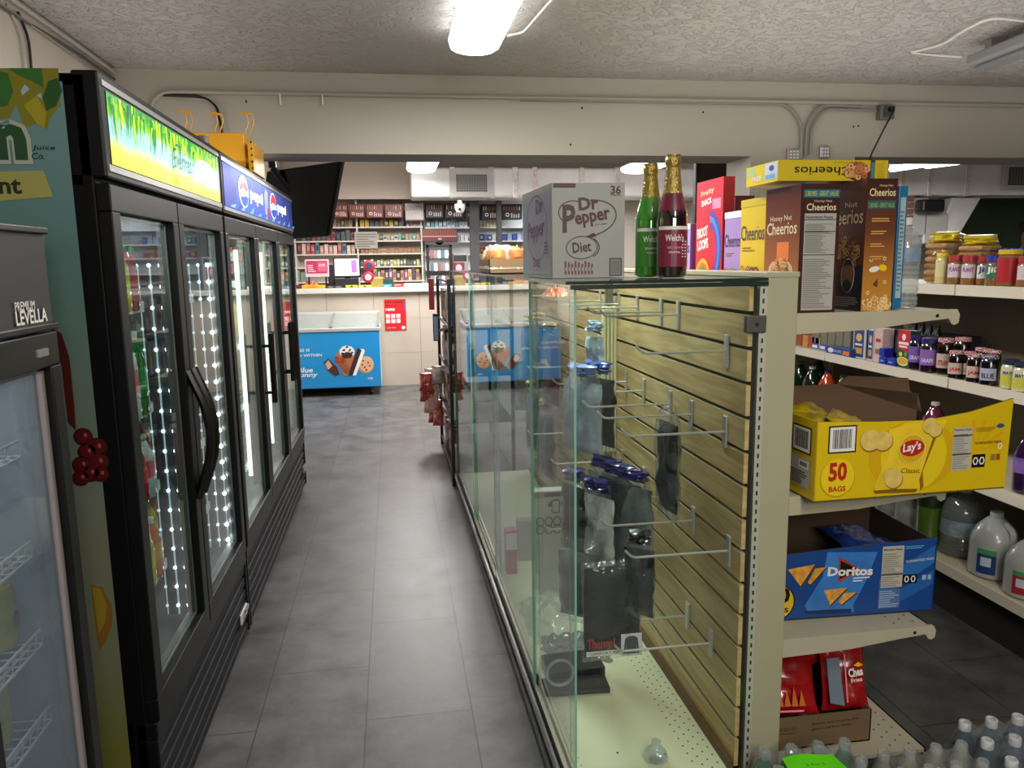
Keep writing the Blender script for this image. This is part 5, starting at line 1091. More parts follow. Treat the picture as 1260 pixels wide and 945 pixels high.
# brown carton with red snack bags on the base deck
yc = 1.93; a = AY(958, 905, yc); b = AY(1071, 905, yc); z0, z1 = .120, .222; x0, x1 = 1.034, AY(1071, 900, yc).x
t = thing('cardboard_tray', 'low brown cardboard carton of red snack bags on the bottom deck', 'carton', ((x0+x1)/2, yc+.15, z0)); m = MB(); CBR = mat('#6f5a40', .8, var=.06, vs=12)
for bx in ((x0, x1, yc, yc+.004), (x0, x1, yc+.30, yc+.304), (x0, x0+.004, yc, yc+.3), (x1-.004, x1, yc, yc+.3)): m.box(*bx, z0, z1, CBR)
m.box(x0, x1, yc, yc+.304, z0, z0+.004, CBR); F = FY(x0, yc, z0); w = x1-x0; m.text(F, 'Before you recycle this,', w*.42, .068, w*.46, mat('#2a1f14'), h=.010, rot=.03); m.text(F, 'please cut box down', w*.42, .052, w*.38, mat('#2a1f14'), h=.010, rot=.03); m.text(F, 'THIS SIDE UP', w*.06, .060, w*.2, mat('#4a3a28'), h=.012); m.rect(F, w*.05, .05, w*.27, .053, mat('#4a3a28'))
m.build('tray', t)
RB = mat('#a3141a', .28, coat=.6, var=.3, vs=12, bump=.4, bs=20); SIL = mat('#8fa0b4', .3, .5)
def rdeco(kind):
    def f(m, F):
        e = .012
        if kind == 0:
            m.text(F, 'Ches', .074, .10, .045, WHT, h=.026, bold=.04, rot=.12, e=e); m.text(F, 'Fries', .080, .085, .035, WHT, h=.012, bold=.02, rot=.12, e=e); m.rect(F, .062, .03, .066, .17, PNK, e); m.poly(F, [(.012, .03), (.056, .02), (.048, .16), (.01, .16)], SIL, e-.004); m.poly(F, [(.09, .135), (.105, .145), (.12, .135), (.105, .13)], YEL, e)
        elif kind == 1:
            m.ell(F, .07, .10, .04, .03, mat('#3a1410'), e); m.text(F, 'Ches', .045, .09, .05, mat('#c9d0b8'), h=.024, bold=.04, e=e+.002); m.rect(F, .02, .05, .024, .15, PNK, e)
        else:
            for k in range(5): m.poly(F, [(.03+.022*k, .03), (.04+.022*k, .075+.012*(k % 2)), (.05+.022*k, .03)], mat('#c8641c', .4), e-.003)
            m.rect(F, .05, .015, .13, .02, PNK, e)
    return f
bags = [((x0+.265, yc+.06, .305), (-.05, -1, .25), .15, .20, 0, 'red snack bag with silver side panel standing at the right of the carton'), ((x0+.085, yc+.07, .285), (-.1, -1, .35), .19, .17, 2, 'red snack bag with orange flames at the left of the carton'), ((x0+.16, yc+.14, .385), (.1, -1, .4), .17, .15, 1, 'red snack bag with a dark oval badge on top of the heap'), ((x0+.27, yc+.16, .385), (.3, -.8, .6), .15, .14, 3, 'plain red snack bag lying behind at the upper right of the heap'), ((x0+.05, yc+.20, .34), (-.2, -.9, .5), .14, .14, 3, 'shaded red snack bag at the upper left of the heap')]
for k, (c, nn, w, h, kd, lab) in enumerate(bags): chip_bag(c, w, h, .05, nn, RB, lab, 80+k, deco=rdeco(kd) if kd < 3 else (lambda m, F: m.poly(F, [(.03, .05), (.06, .04), (.07, .10), (.03, .11)], SIL, .012)))
# ================================================================ DRINK PACKS ON THE FLOOR
def floor_pack(x0, y0, nx, ny, sp, h, r, liq, cap, label, one, film=True, skip=(), grp=''):
    bm_ = None
    for j in range(ny):
        for i in range(nx):
            if (i, j) in skip: continue
            x, y = x0+sp*i, y0+sp*j
            if bm_ is None:
                t = thing('drink_bottle', one, 'bottle', (x, y, .002), grp)
                L = glass(liq, 1.6, .06, .55, liq); MB().lathe((x, y, .002), [(r*.85, 0), (r, .01), (r, h*.62), (r*.8, h*.74), (r*.42, h*.87), (r*.38, h*.93)], L, 14).build('bottle_body', t)
                MB().lathe((x, y, .002), [(r*1.01, h*.25), (r*1.01, h*.55)], mat(liq, .4, var=.3, vs=30), 14, cap=False).build('paper_label', t)
                if cap: MB().lathe((x, y, .002), [(r*.46, h*.90), (r*.46, h*.985), (r*.40, h), (r*.25, h*.998), (r*.22, h*.985)], mat(cap, .4, alpha=1) if cap[0] == '#' else PET, 14).build('cap', t)
                bm_ = t
            else: dup(bm_, (x, y, .002))
    if film:
        n = 22; vs = []; fs = []; X0, X1, Y0_, Y1_ = x0-sp*.56, x0+sp*(nx-.44), y0-sp*.56, y0+sp*(ny-.44)
        for j in range(n+1):
            for i in range(n+1):
                u, v = i/n, j/n; x = X0+(X1-X0)*u; y = Y0_+(Y1_-Y0_)*v; e = min(1, 9*min(u, 1-u, v, 1-v))
                fx = (x-x0)/sp; fy = (y-y0)/sp; d = math.hypot(fx-round(fx), fy-round(fy)); vs.append((x, y, .03 if e == 0 else max(.05, (h+.006-.05*d*(1 if d > .2 else .1))*(.55+.45*e)+.004*noise.noise(Vector((x*30, y*30, 1))))))
        for j in range(n):
            for i in range(n): k = j*(n+1)+i; fs.append((k, k+1, k+n+2, k+n+1))
        MB().raw(vs, fs, glass('#f8f8f8', 1.55, .1, .13, '#c9cdd0', .8, 22)).build('shrink_wrap', label=label, cat='wrap')
floor_pack(1.565, 1.55, 4, 4, .085, .235, .036, '#1f5c78', '#c9ccd0', 'clear shrink wrap over the pack of blue drink bottles on the floor', 'blue drink bottle with a white cap in the wrapped pack on the floor', grp='blue drink bottles in the floor pack')
floor_pack(1.265, 1.50, 4, 4, .078, .225, .034, '#b0b49a', 'pet', 'thin clear wrap over the pale water bottles on the floor', 'clear bottle with a clear cap in the pack beside the green ones', grp='clear bottles in the floor pack')
floor_pack(.945, 1.625, 4, 3, .078, .238, .035, '#3f9a70', 'pet', 'thin clear wrap over the green bottles on the floor', 'green tinted bottle in the pack under the lime paper', grp='green bottles in the floor pack')
vs = []; fs = []; n = 8; a, b, c, d = AZ(962, 933, .245), AZ(1024, 925, .25), AZ(1052, 958, .245), AZ(982, 975, .24)
for j in range(n+1):
    for i in range(n+1):
        u, v = i/n, j/n; p = (a*(1-u)+b*u)*(1-v)+(d*(1-u)+c*u)*v; p.z += .006*math.sin(u*5+v*3); vs.append(p)
for j in range(n):
    for i in range(n): k = j*(n+1)+i; fs.append((k, k+n+1, k+n+2, k+1))
LIME = mat('#5fd80c', .6); m = MB().raw(vs, fs, LIME)
q = AZ(990, 934, .262); m.text(Fr(q, (1, -.1, 0), (0, 1, 0)), '2 for 5', -.01, -.03, .05, mat('#2a5a10'), h=.01, e=.002)
m.build('paper_sign', label='bright lime green paper lying on the green bottle pack', cat='paper')
# ================================================================ RIGHT SHELVING (faces the right aisle)
XR = 2.30; XB = 2.80; RY0, RY1 = 1.6, 4.58
SHW = mat('#cfc5ac', .42, var=.03); PNL = mat('#6e675a', .6, var=.05, vs=1.5)
g = thing('wall_shelving', 'long cream store shelving along the far side of the right aisle', 'shelving', (2.6, 3, 0))
MB().box(XB, XB+.03, RY0, RY1, 0, 1.36, PNL).build('back_panel', g)
for zt_, nm in ((1.425, 'shelf'), (1.035, 'shelf'), (.645, 'shelf'), (.235, 'base_deck')):
    m = MB().box(XR+.006, XB, RY0, RY1, zt_-.02, zt_, SHW); ys = [RY0, 1.95, 2.90, 3.85, RY1]
    for i in range(4): m.box(XR, XR+.01, ys[i]+.004, ys[i+1]-.004, zt_-.04, zt_+.004, mat('#ddd5c2', .4))
    if zt_ < .3:
        F = Fr((0, 0, zt_), (1, 0, 0), (0, 1, 0)); y = RY0+.03
        while y < 3.6:
            for k in range(9): m.ell(F, XR+.05+.035*k, y+(k % 2)*.02, .003, .003, hole, .0006, 5)
            y += .04
    m.build(nm, g)
MB().box(XR+.06, XB, RY0, RY1, 0, .19, mat('#0d0d0c', .8)).build('kick_base', g)
for yy in (RY0, 2.9, 3.85, RY1): MB().box(XB-.02, XB, yy, yy+.03, 0, 1.40, SHW).build('upright', g)
Z1, Z2, Z3, Z4 = 1.426, 1.036, .646, .236
def on(px, py, x): return AX(px, py, x)
def wpx(w, p): return w*(p-EYE).dot(_f)/FPX
def jar(name, px, py, x, z, wp, hp, cap, body, lab, label, capfrac=.16, group=None, labz=(.25, .70), clear=False, shoulder=.9, capm=None, txt=None):
    p = on(px, py, x); r = wpx(wp, p)/2; h = wpx(hp, p); t = thing(name, label, name.split('_')[-1], (x, p.y, z), group)
    B = body if not isinstance(body, str) else mat(body, .12, coat=.7); hc = h*(1-capfrac)
    MB().lathe((x, p.y, z+.001), [(r*.85, 0), (r, h*.03), (r, hc*.82), (r*shoulder*.98, hc*.93), (r*shoulder*.86, hc)], B, 18).build('jar_body', t)
    MB().lathe((x, p.y, z), [(r*shoulder, hc), (r*shoulder, h*.98), (r*shoulder*.92, h)], capm or mat(cap, .4), 18).build('lid', t)
    m = MB(); n = 12; R = r*1.01; a0, a1 = math.radians(165), math.radians(275)
    for k in range(n):
        b0, b1 = a0+(a1-a0)*k/n, a0+(a1-a0)*(k+1)/n
        m.face([(x+R*math.cos(b0), p.y+R*math.sin(b0), z+h*labz[0]), (x+R*math.cos(b1), p.y+R*math.sin(b1), z+h*labz[0]), (x+R*math.cos(b1), p.y+R*math.sin(b1), z+h*labz[1]), (x+R*math.cos(b0), p.y+R*math.sin(b0), z+h*labz[1])], lab if not isinstance(lab, str) else mat(lab, .4), True)
    if txt:
        s, tc, z0, z1 = txt; V, Fc, _ = text_geo(s, .03, 0); q = R*1.012
        m.raw([(x+q*math.cos(math.radians(182)+u*1.35), p.y+q*math.sin(math.radians(182)+u*1.35), z+h*(z0+v*(z1-z0))) for u, v in V], Fc, mat(tc, .4), False)
    m.build('paper_label', t); return t
# top shelf: bread, canister, peanut butter
def bread(px, py, wp, hp, label, seed):
    p = on(px, py, 2.48); w = wpx(wp, p); h = wpx(hp, p); t = thing('bread_bag', label, 'bread', (2.48, p.y, Z1), 'bread bags on the top right shelf')
    m = MB(); n = 6
    for k in range(n):
        z = Z1+.004+h*.78*k/n; m.cbox((2.48, p.y, z+h*.06), .13, w*.85, h*.10, .3+.08*math.sin(k*2+seed), mat(['#a8763c', '#c89a5c'][k % 2], .8, var=.2, vs=20))
    m.build('bread_loaf', t, bevel=.012)
    slab(MB(), (2.48, p.y, Z1+h*.86), w, h*.86, .16, (-.6, -.8, 0), glass('#f6efd8', 1.5, .1, .10, '#e2d8b0', .8, 30), .012, seed).build('clear_bag', t)
    slab(MB(), (2.48, p.y, Z1+h), w*.95, h*.22, .14, (-.6, -.8, 0), mat('#d8c21c', .3, coat=.5, var=.2, vs=30), .02, seed+2).build('bag_top', t)
bread(1162, 320, 36, 62, 'bread in a clear bag with yellow top, beside the water bottle', 1)
bread(1205, 315, 38, 60, 'bread in a clear bag with yellow top, behind the blue-lidded jars', 2)
jar('grated_cheese_canister', 1159, 330, 2.36, Z1, 15, 38, '#d8c01c', '#cfc38a', '#d8d09a', 'pale canister with yellow lid in front of the first bread bag', .14)
jar('peanut_butter_jar', 1176, 330, 2.36, Z1, 18, 36, '#b03030', '#8a6038', '#d8c8d0', 'red-lidded peanut butter jar nearest the yellow canister', .2, txt=('PLANT', '#6a2a78', .45, .6))
jar('peanut_butter_jar', 1193, 330, 2.36, Z1, 18, 36, '#b03030', '#8a6038', '#d8c8d0', 'red-lidded peanut butter jar second from the yellow canister', .2, txt=('PLANT', '#6a2a78', .45, .6))
jar('peanut_butter_jar', 1211, 330, 2.38, Z1, 16, 35, '#b03030', '#8a6038', '#dfe4e8', 'red-lidded peanut butter jar with white label before the blue-lidded one', .2, txt=('Jif', '#1a3a8a', .4, .65))
jar('peanut_butter_jar', 1222, 332, 2.34, Z1, 17, 37, '#1d2f9a', '#8a6038', '#2a7a50', 'blue-lidded peanut butter jar with green and white label', .2, txt=('Jif', '#f0f0f0', .4, .65))
jar('peanut_butter_jar', 1242, 330, 2.37, Z1, 29, 45, '#d8b81a', '#8a5a30', '#b0202c', 'large yellow-lidded peanut butter jar with red label', .13, labz=(.12, .78))
jar('peanut_butter_jar', 1262, 330, 2.34, Z1, 18, 38, '#b03030', '#8a6038', '#d8c8d0', 'peanut butter jar cut off by the right edge of the photo', .2)
for i in range(4): jar('peanut_butter_jar', 1229+9*i, 320, 2.55, Z1, 13, 44, '#1d2f9a', '#8a6038', '#2a4a8a', 'blue-lidded jar in the back row behind the yellow-lidded jar', .2, group='blue-lidded jars in the back row')
# second shelf
def pbox(name, px0, px1, py, x, z, hp, dep, cols, label, art=None, group=None, cat='box'):
    a, b = on(px0, py, x), on(px1, py, x); y0, y1 = min(a.y, b.y), max(a.y, b.y); h = wpx(hp, on((px0+px1)/2, py, x))
    m = MB().box(x, x+dep, y0+.002, y1-.002, z+.001, z+h, mat(cols.get('c'), .4), {k: mat(v, .4) for k, v in cols.items() if k != 'c'})
    if art: art(m, FXm(x, y1-.002, z), y1-y0-.004, h, FY(x, y0+.002, z), dep)
    return m.build(name, label=label, cat=cat, group=group, bevel=.0012)
for i in range(4): pbox('snack_packet', 979+8*i, 986+8*i, 422, 2.36, Z2, 14-i*0, .1, {'c': ['#a8522c', '#c88a4a', '#b04030', '#d0a060'][i]}, ['rust red', 'tan', 'brick red', 'sandy orange'][i]+' snack packet at the far end of the second right shelf', cat='packet')
for i in range(5):
    x0_, x1_ = 999+9.6*i, 1008+9.6*i
    def art(m, F, w, h, F2, d): m.rect(F, 0, 0, w, h*.28, BLU); m.rect(F, w*.1, h*.06, w*.8, h*.2, WHT, .001)
    pbox('tea_box', x0_, x1_, 420, 2.36, Z2, 24+i*1.6, .09, {'c': '#7a7466', '+z': '#8c8674'}, ['first', 'second', 'third', 'fourth', 'fifth'][i]+' grey-brown carton from the far end of the second right shelf', art)
def blueflat(m, F, w, h, F2, d): m.ell(F, w*.2, h*.5, w*.12, h*.3, WHT); m.rect(F, w*.7, h*.2, w*.95, h*.7, ORG); m.text(F, 'CRACKERS', w*.3, h*.35, w*.35, WHT, h=h*.3)
pbox('cracker_box', 1016, 1047, 432, 2.31, Z2, 10, .05, {'c': '#1b3f86'}, 'flat blue box lying in front of the grey-brown cartons', blueflat)
def pasta(m, F, w, h, F2, d):
    for G, ww in ((F, w), (F2, d)):
        m.rect(G, ww*.08, h*.05, ww*.92, h*.95, mat('#24408a'), .0008); m.ell(G, ww*.5, h*.68, ww*.25, h*.13, mat('#d8b868', .5), .0014); m.rect(G, ww*.2, h*.15, ww*.8, h*.34, mat('#c89a4a'), .0014); m.rect(G, ww*.2, h*.42, ww*.8, h*.48, WHT, .0014)
pbox('pasta_box', 1049, 1064, 432, 2.34, Z2, 38, .10, {'c': '#cfd0d4'}, 'blue pasta box with white corners, the farther of two', pasta)
pbox('pasta_box', 1067, 1074, 438, 2.34, Z2, 39, .10, {'c': '#cfd0d4'}, 'blue pasta box with white corners, the nearer of two', pasta)
pbox('carton_box', 1074, 1085, 440, 2.33, Z2, 42, .06, {'c': '#d5b9b4'}, 'pale pink carton beside the two blue pasta boxes', lambda m, F, w, h, F2, d: (m.rect(F, w*.2, h*.6, w*.8, h*.7, RED), m.rect(F, w*.2, h*.25, w*.7, h*.4, mat('#8a6a50'))))
pbox('carton_box', 1086, 1097, 436, 2.40, Z2, 40, .08, {'c': '#2a3048'}, 'dark navy carton, left of a matching one behind the blue tins', lambda m, F, w, h, F2, d: m.rect(F, w*.2, h*.2, w*.8, h*.8, mat('#454c68')))
pbox('carton_box', 1098, 1108, 438, 2.40, Z2, 41, .08, {'c': '#262c42'}, 'dark navy carton next to the red and green soup box', lambda m, F, w, h, F2, d: m.rect(F, w*.2, h*.2, w*.8, h*.8, mat('#454c68')))
for (a0, a1, zz, nm) in ((1081, 1090, 0, 'left'), (1091, 1101, 0, 'right')): pbox('small_tin', a0, a1, 444, 2.315, Z2, 9, .05, {'c': '#1c2a9c', '+z': '#3a48b8'}, f'small royal blue box in the bottom row, {nm} of the pair', lambda m, F, w, h, F2, d: m.rect(F, w*.2, h*.4, w*.7, h*.6, LBLU))
p = on(1084, 438, 2.33); q_ = on(1081, 444, 2.315); pz = Z2+wpx(9, q_)+.0015
pbox('small_tin', 1081, 1088, 440, 2.316, pz, 10, .05, {'c': '#1c2a9c', '+z': '#3a48b8'}, 'small royal blue box stacked on top of the other two')
def soup(m, F, w, h, F2, d):
    m.rect(F, 0, 0, w, h, mat('#1c4a24'), .0006); m.poly(F, [(0, h*.5), (w, h*.42), (w, h), (0, h)], mat('#c01c28'), .001); m.ell(F, w*.5, h*.82, w*.16, h*.09, WHT, .0015, 14); m.rect(F, w*.1, h*.62, w*.9, h*.69, WHT, .0015); m.rect(F, w*.15, h*.54, w*.8, h*.59, WHT, .0015)
    m.ell(F, w*.5, h*.17, w*.48, h*.12, mat('#d8d4b0'), .0015); m.ell(F, w*.5, h*.18, w*.38, h*.085, mat('#d8a81c'), .002); m.ell(F, w*.3, h*.36, w*.15, h*.06, mat('#d8cf7a'), .0015); m.ell(F, w*.7, h*.38, w*.12, h*.07, mat('#6aa040'), .0015)
pbox('soup_box', 1103, 1119, 444, 2.33, Z2, 46, .05, {'c': '#1c4a24', '+x': '#c01c28'}, 'red and green soup box with a picture of a bowl', soup)
t = thing('can_tray', 'dark tray of black-capped bottles on the second right shelf behind the grape jelly', 'tray', (2.6, 3.25, Z2))
pa, pb_ = on(1120, 420, 2.55), on(1160, 425, 2.55)
MB().box(2.55, 2.75, pb_.y, pa.y, Z2+.001, Z2+.13, mat('#22252a', .5)).build('tray', t, bevel=.002)
for i in range(4):
    px = 1124+9.5*i; pq = on(px, 415, 2.58); MB().lathe((2.58, pq.y, Z2+.12), [(.022, 0), (.022, .02), (.014, .035), (.014, .06)], mat('#15171a', .3), 12).build('bottle_top', t)
JL = dict(capfrac=.15, labz=(.22, .68))
jar('jelly_jar', 1128, 440, 2.36, Z2, 20, 42, '#2a1c62', '#1c0c22', '#7a5aa8', 'grape jelly jar with purple lid, the farther of two', txt=('GRAPE', '#d8d0f0', .3, .42), **JL)
jar('jelly_jar', 1143, 442, 2.35, Z2, 21, 42, '#2a1c62', '#1c0c22', '#8a62b0', 'grape jelly jar with purple lid, the nearer of two', txt=('GRAPE', '#d8d0f0', .3, .42), **JL)
def gingham(c1, c2):
    m = bpy.data.materials.new('gingham'); m.use_nodes = True; nt = m.node_tree; b = nt.nodes['Principled BSDF']; g_ = nt.nodes.new('ShaderNodeNewGeometry'); ck = nt.nodes.new('ShaderNodeTexChecker')
    ck.inputs['Scale'].default_value = 140; ck.inputs['Color1'].default_value = lin(c1); ck.inputs['Color2'].default_value = lin(c2); nt.links.new(g_.outputs['Position'], ck.inputs[0]); nt.links.new(ck.outputs[0], b.inputs['Base Color']); return m
GR, GB = gingham('#a82838', '#dcc8c8'), gingham('#3a3058', '#b8b4cc')
def jam(px, py, x, wp, hp, label, cap=GR, lab='#c9b8a8', txt=None, body='#1a0808'): return jar('jam_jar', px, py, x, Z2, wp, hp, None, body, lab, label, capm=cap, capfrac=.11, labz=(.18, .58), txt=txt)
jam(1163, 440, 2.38, 20, 44, 'large jam jar with red checked lid and red label, left of the pair', txt=('STRAW', '#c02028', .25, .4)); jam(1184, 438, 2.50, 20, 42, 'large dark jam jar with red checked lid standing behind')
jam(1176, 452, 2.335, 18, 34, 'small jam jar with red checked lid in front of the large pair', txt=('JAM', '#c02028', .25, .42)); jam(1192, 452, 2.37, 15, 34, 'small jam jar with red checked lid, half hidden', txt=('JAM', '#d05020', .25, .42)); jam(1199, 458, 2.335, 19, 35, 'small jam jar with red checked lid beside the blueberry one', txt=('JAM', '#c02028', .25, .42))
jam(1217, 460, 2.335, 21, 37, 'blueberry jam jar with violet checked lid and dark blue label', cap=GB, lab='#b0b0c4', txt=('BLUE', '#2a2a60', .25, .42), body='#0a0a14')
for i in range(3): jam(1206+9*i, 445, 2.46, 14, 36, 'dark jam jar with checked lid in the row behind the small jars', cap=GR, body='#140a0a')['group'] = 'dark jam jars in the back row'
jar('mayonnaise_jar', 1243, 460, 2.35, Z2, 21, 36, '#1c2c44', '#cfcba8', '#c8c44a', 'mayonnaise jar with dark lid, left of two', capfrac=.16, labz=(.12, .5), txt=('MAYO', '#2a4a88', .5, .62)); jar('mayonnaise_jar', 1258, 464, 2.34, Z2, 21, 36, '#1c2c44', '#cfcba8', '#c8c44a', 'mayonnaise jar with dark lid at the right edge', capfrac=.16, labz=(.12, .5), txt=('MAYO', '#2a4a88', .5, .62))
# third shelf: large soda bottles
def soda(px, py, x, z, wp, hp, liq, cap, label, lab=None, lz=(.35, .6), body=None, grp=None):
    p = on(px, py, x); r = wpx(wp, p)/2; h = wpx(hp, p); t = thing('soda_bottle', label, 'bottle', (x, p.y, z), grp)
    B = body or mat(liq, .08, coat=.8); MB().lathe((x, p.y, z+.001), [(r*.7, 0), (r*.95, h*.03), (r, h*.08), (r, h*.62), (r*.92, h*.70), (r*.5, h*.86), (r*.30, h*.93), (r*.30, h*.95)], B, 18).build('bottle_body', t)
    MB().lathe((x, p.y, z), [(r*.34, h*.94), (r*.34, h*.995), (r*.3, h)], mat(cap, .4), 12).build('cap', t)
    if lab: MB().lathe((x, p.y, z), [(r*1.01, h*lz[0]), (r*1.01, h*lz[1])], mat(lab, .4, var=.35, vs=18), 18, cap=False).build('paper_label', t)
    return t
soda(984, 470, 2.45, Z3, 20, 56, '#0c2a18', '#2a6a4a', 'dark green soda bottle with green cap on the third right shelf'); soda(999, 472, 2.42, Z3, 22, 57, '#0c2218', '#e8e8e8', 'dark green soda bottle with white cap behind the yellow crate')
soda(1007, 468, 2.62, Z3, 19, 55, '#101418', '#141414', 'black-capped dark bottle in the back row of the third right shelf')
soda(1018, 475, 2.42, Z3, 23, 59, '#b8421c', '#2a3a8a', 'orange soda bottle with blue cap behind the yellow crate'); soda(1038, 478, 2.42, Z3, 24, 60, '#9fa06c', '#1f3a28', 'pale yellow-green soda bottle with dark cap behind the yellow crate'); soda(1063, 480, 2.45, Z3, 24, 58, '#8a98a0', '#2a3a8a', 'clear soda bottle with blue cap behind the yellow crate')
soda(1148, 540, 2.42, Z3, 28, 66, '#5a1c34', '#cfd0cc', 'purple drink bottle with pale cap behind the yellow crate'); soda(1262, 570, 2.36, Z3, 26, 76, '#2a1438', '#15151a', 'dark purple bottle at the right edge of the third shelf', '#7a5aa0')
# bottom shelf
soda(1071, 640, 2.45, Z4, 26, 118, '#3c5a30', '#1f5a2a', 'green-labelled bottle farthest left on the bottom right shelf', '#2a5a28', (.5, .75)); soda(1091, 640, 2.42, Z4, 29, 124, '#9aa49c', '#2a7a40', 'clear soda bottle with dark green label, second on the bottom right shelf', '#1d5a38', (.42, .74), PET)
soda(1116, 650, 2.40, Z4, 30, 124, '#b0b8bc', '#d8d8d8', 'clear water bottle with pale blue label on the bottom right shelf', '#9fb4c8', (.42, .72), PET); soda(1141, 665, 2.38, Z4, 28, 122, '#4f6a22', '#20301a', 'green pickle-coloured bottle with dark label beside the blue crate', '#1c2c1c', (.42, .8))
p = on(1184, 650, 2.46); r = wpx(50, p)/2; h = wpx(84, p); pr = [(r*.8, 0), (r, h*.04)]
for k in range(6): pr += [(r, h*(.08+.06*k)), (r*.95, h*(.11+.06*k))]
pr += [(r*.97, h*.50), (r*.99, h*.58), (r*.93, h*.68), (r*.75, h*.80), (r*.4, h*.90), (r*.26, h*.94)]
jug('water_jug', 2.46, p.y, Z4, pr, glass('#dfe8e6', 1.6, .05, .25, '#a8b0ac'), 'large ribbed clear water jug with white cap on the bottom right shelf', '#c9cccc', [(h*.32, h*.55, r*1.01, '#8a9aa4')])
MILK = mat('#a9aeac', .35, coat=.3)
def gallon(px, py, x, wp, hp, labc, label):
    p = on(px, py, x); r = wpx(wp, p)/2; h = wpx(hp, p)
    t = jug('water_jug', x, p.y, Z4, [(r*.85, 0), (r, h*.04), (r, h*.55), (r*.96, h*.62), (r*.75, h*.76), (r*.42, h*.88), (r*.24, h*.93), (r*.24, h*.95)], MILK, label, '#b9bcbc', None, sx=1, sy=1)
    MB().tube(smoothp([(x+.0, p.y-r*.55, Z4+h*.86), (x, p.y-r*1.05, Z4+h*.78), (x, p.y-r*1.0, Z4+h*.5)]), r*.14, MILK, 8).build('handle', t)
    m = MB(); n = 8; R = r*1.01
    for (z0, z1, c, q) in ((.10, .40, labc, 0), (.40, .48, '#4a9a58', 0), (.22, .36, '#c9d4dc', .002)):
        a0, a1 = (math.radians(190), math.radians(235)) if not q else (math.radians(200), math.radians(224))
        for k in range(n):
            b0, b1 = a0+(a1-a0)*k/n, a0+(a1-a0)*(k+1)/n; m.face([(x+(R+q)*math.cos(b0), p.y+(R+q)*math.sin(b0), Z4+h*z0), (x+(R+q)*math.cos(b1), p.y+(R+q)*math.sin(b1), Z4+h*z0), (x+(R+q)*math.cos(b1), p.y+(R+q)*math.sin(b1), Z4+h*z1), (x+(R+q)*math.cos(b0), p.y+(R+q)*math.sin(b0), Z4+h*z1)], mat(c, .4), True)
    m.build('paper_label', t)
gallon(1222, 690, 2.42, 54, 80, '#24407a', 'cloudy white gallon jug with blue and green label on the bottom right shelf')
gallon(1265, 710, 2.40, 52, 76, '#a82c38', 'cloudy white gallon jug with red label at the right edge')
# ================================================================ FAR AREA: counter, freezer, back shelves
YCN = 9.95
STN = mat('#aaa093', .55, var=.07, vs=2.5)
cr_ = AY(905, 360, YCN).x
t = thing('checkout_counter', 'long stone-panelled checkout counter with pale top across the back', 'counter', (1, YCN, 0))
mb = MB().box(LX+.005, cr_, YCN, YCN+.10, 0, 1.19, STN); F = FY(0, YCN, 0)
for px in (403, 461, 517, 600, 680): x = AY(px, 400, YCN).x; mb.rect(F, x-.004, 0, x+.004, 1.19, mat('#8d7f6c', .6), .002)
for z in (.42, .86): mb.rect(F, LX+.01, z, cr_, z+.004, mat('#a5967f', .6), .0015)
mb.build('stone_panel', t); MB().box(LX+.005, cr_, YCN-.06, YCN+.65, 1.19, 1.255, mat('#bcb9b1', .35)).build('counter_top', t, bevel=.008)
ZK = 1.256
a, b = AY(474, 407, YCN-.006), AY(499, 368, YCN-.006)
m = MB().box(a.x, b.x, YCN-.006, YCN-.001, a.z, b.z, mat('#b81420', .45)); F = FY(a.x, YCN-.006, a.z); w, h = b.x-a.x, b.z-a.z
m.text(F, 'PAY YOUR', w*.06, h*.88, w*.8, BLK, h=h*.06, bold=.02); m.text(F, 'BILLS', w*.06, h*.78, w*.5, mat('#5a0a10'), h=h*.06, bold=.02); m.text(F, 'HERE', w*.06, h*.64, w*.42, WHT, h=h*.07, bold=.03)
for i in range(3):
    for j in range(2): m.rect(F, w*(.06+.24*i), h*(.24+.16*j), w*(.25+.24*i), h*(.37+.16*j), mat('#d8b8b8'), .001)
m.text(F, 'any time', w*.1, h*.07, w*.4, WHT, h=h*.04); m.ell(F, w*.85, h*.09, w*.09, h*.05, WHT); m.rect(F, w*.93, h*.65, w, h*.95, mat('#4a4a9a'), .001)
m.build('poster', label='red bill payment poster with white icons on the counter front', cat='poster')
# freezer
yf = 9.25; a, b = AY(340, 476, yf), AY(467, 407, yf); zt_ = b.z
t = thing('ice_cream_freezer', 'blue chest freezer printed with ice cream cone and cookies before the counter', 'freezer', ((a.x+b.x)/2, yf+.3, 0))
FB = mat('#1c8ed0', .35, coat=.3); FW = mat('#b3b8b8', .4); x0, x1 = AY(346, 440, yf).x, b.x
m = MB().box(x0, x1, yf, yf+.66, .10, zt_, FW, {'-y': FB}); m.build('cabinet', t, bevel=.01)
MB().box(x0-.01, x1+.01, yf-.01, yf+.67, zt_, zt_+.045, mat('#a9adac', .4)).build('rim', t, bevel=.008)
m = MB(); zz = zt_+.04
m.raw([(x0, yf+.02, zz+.02), (x1, yf+.02, zz+.02), (x1, yf+.64, zz+.14), (x0, yf+.64, zz+.14)], [(0, 1, 2, 3)], glass('#dfe6e4', 1.5, .02, .25, '#c8ccc8'), False); m.build('sliding_glass_lid', t)
m = MB()
for xx in (x0, (x0+x1)/2, x1-.025): m.pbox((xx, yf+.0, zz), (.025, 0, 0), (0, .64, .125), (0, 0, .025), mat('#8f9492', .35, .5))
m.box(x0, x1, yf+.63, yf+.66, zz, zz+.16, mat('#b8bcba', .4)); m.build('lid_frame', t)
for px in (x0+.1, x1-.12):
    for yy in (yf+.06, yf+.55): MB().lathe((px, yy, 0), [(.015, 0), (.03, .03), (.015, .06), (.01, .10)], BLK, 10).build('caster', t)
F = FY(0, yf, 0); m = MB()
def fp(L_): return [(q.x, q.z) for q in (AY(a_, b_, yf) for a_, b_ in L_)]
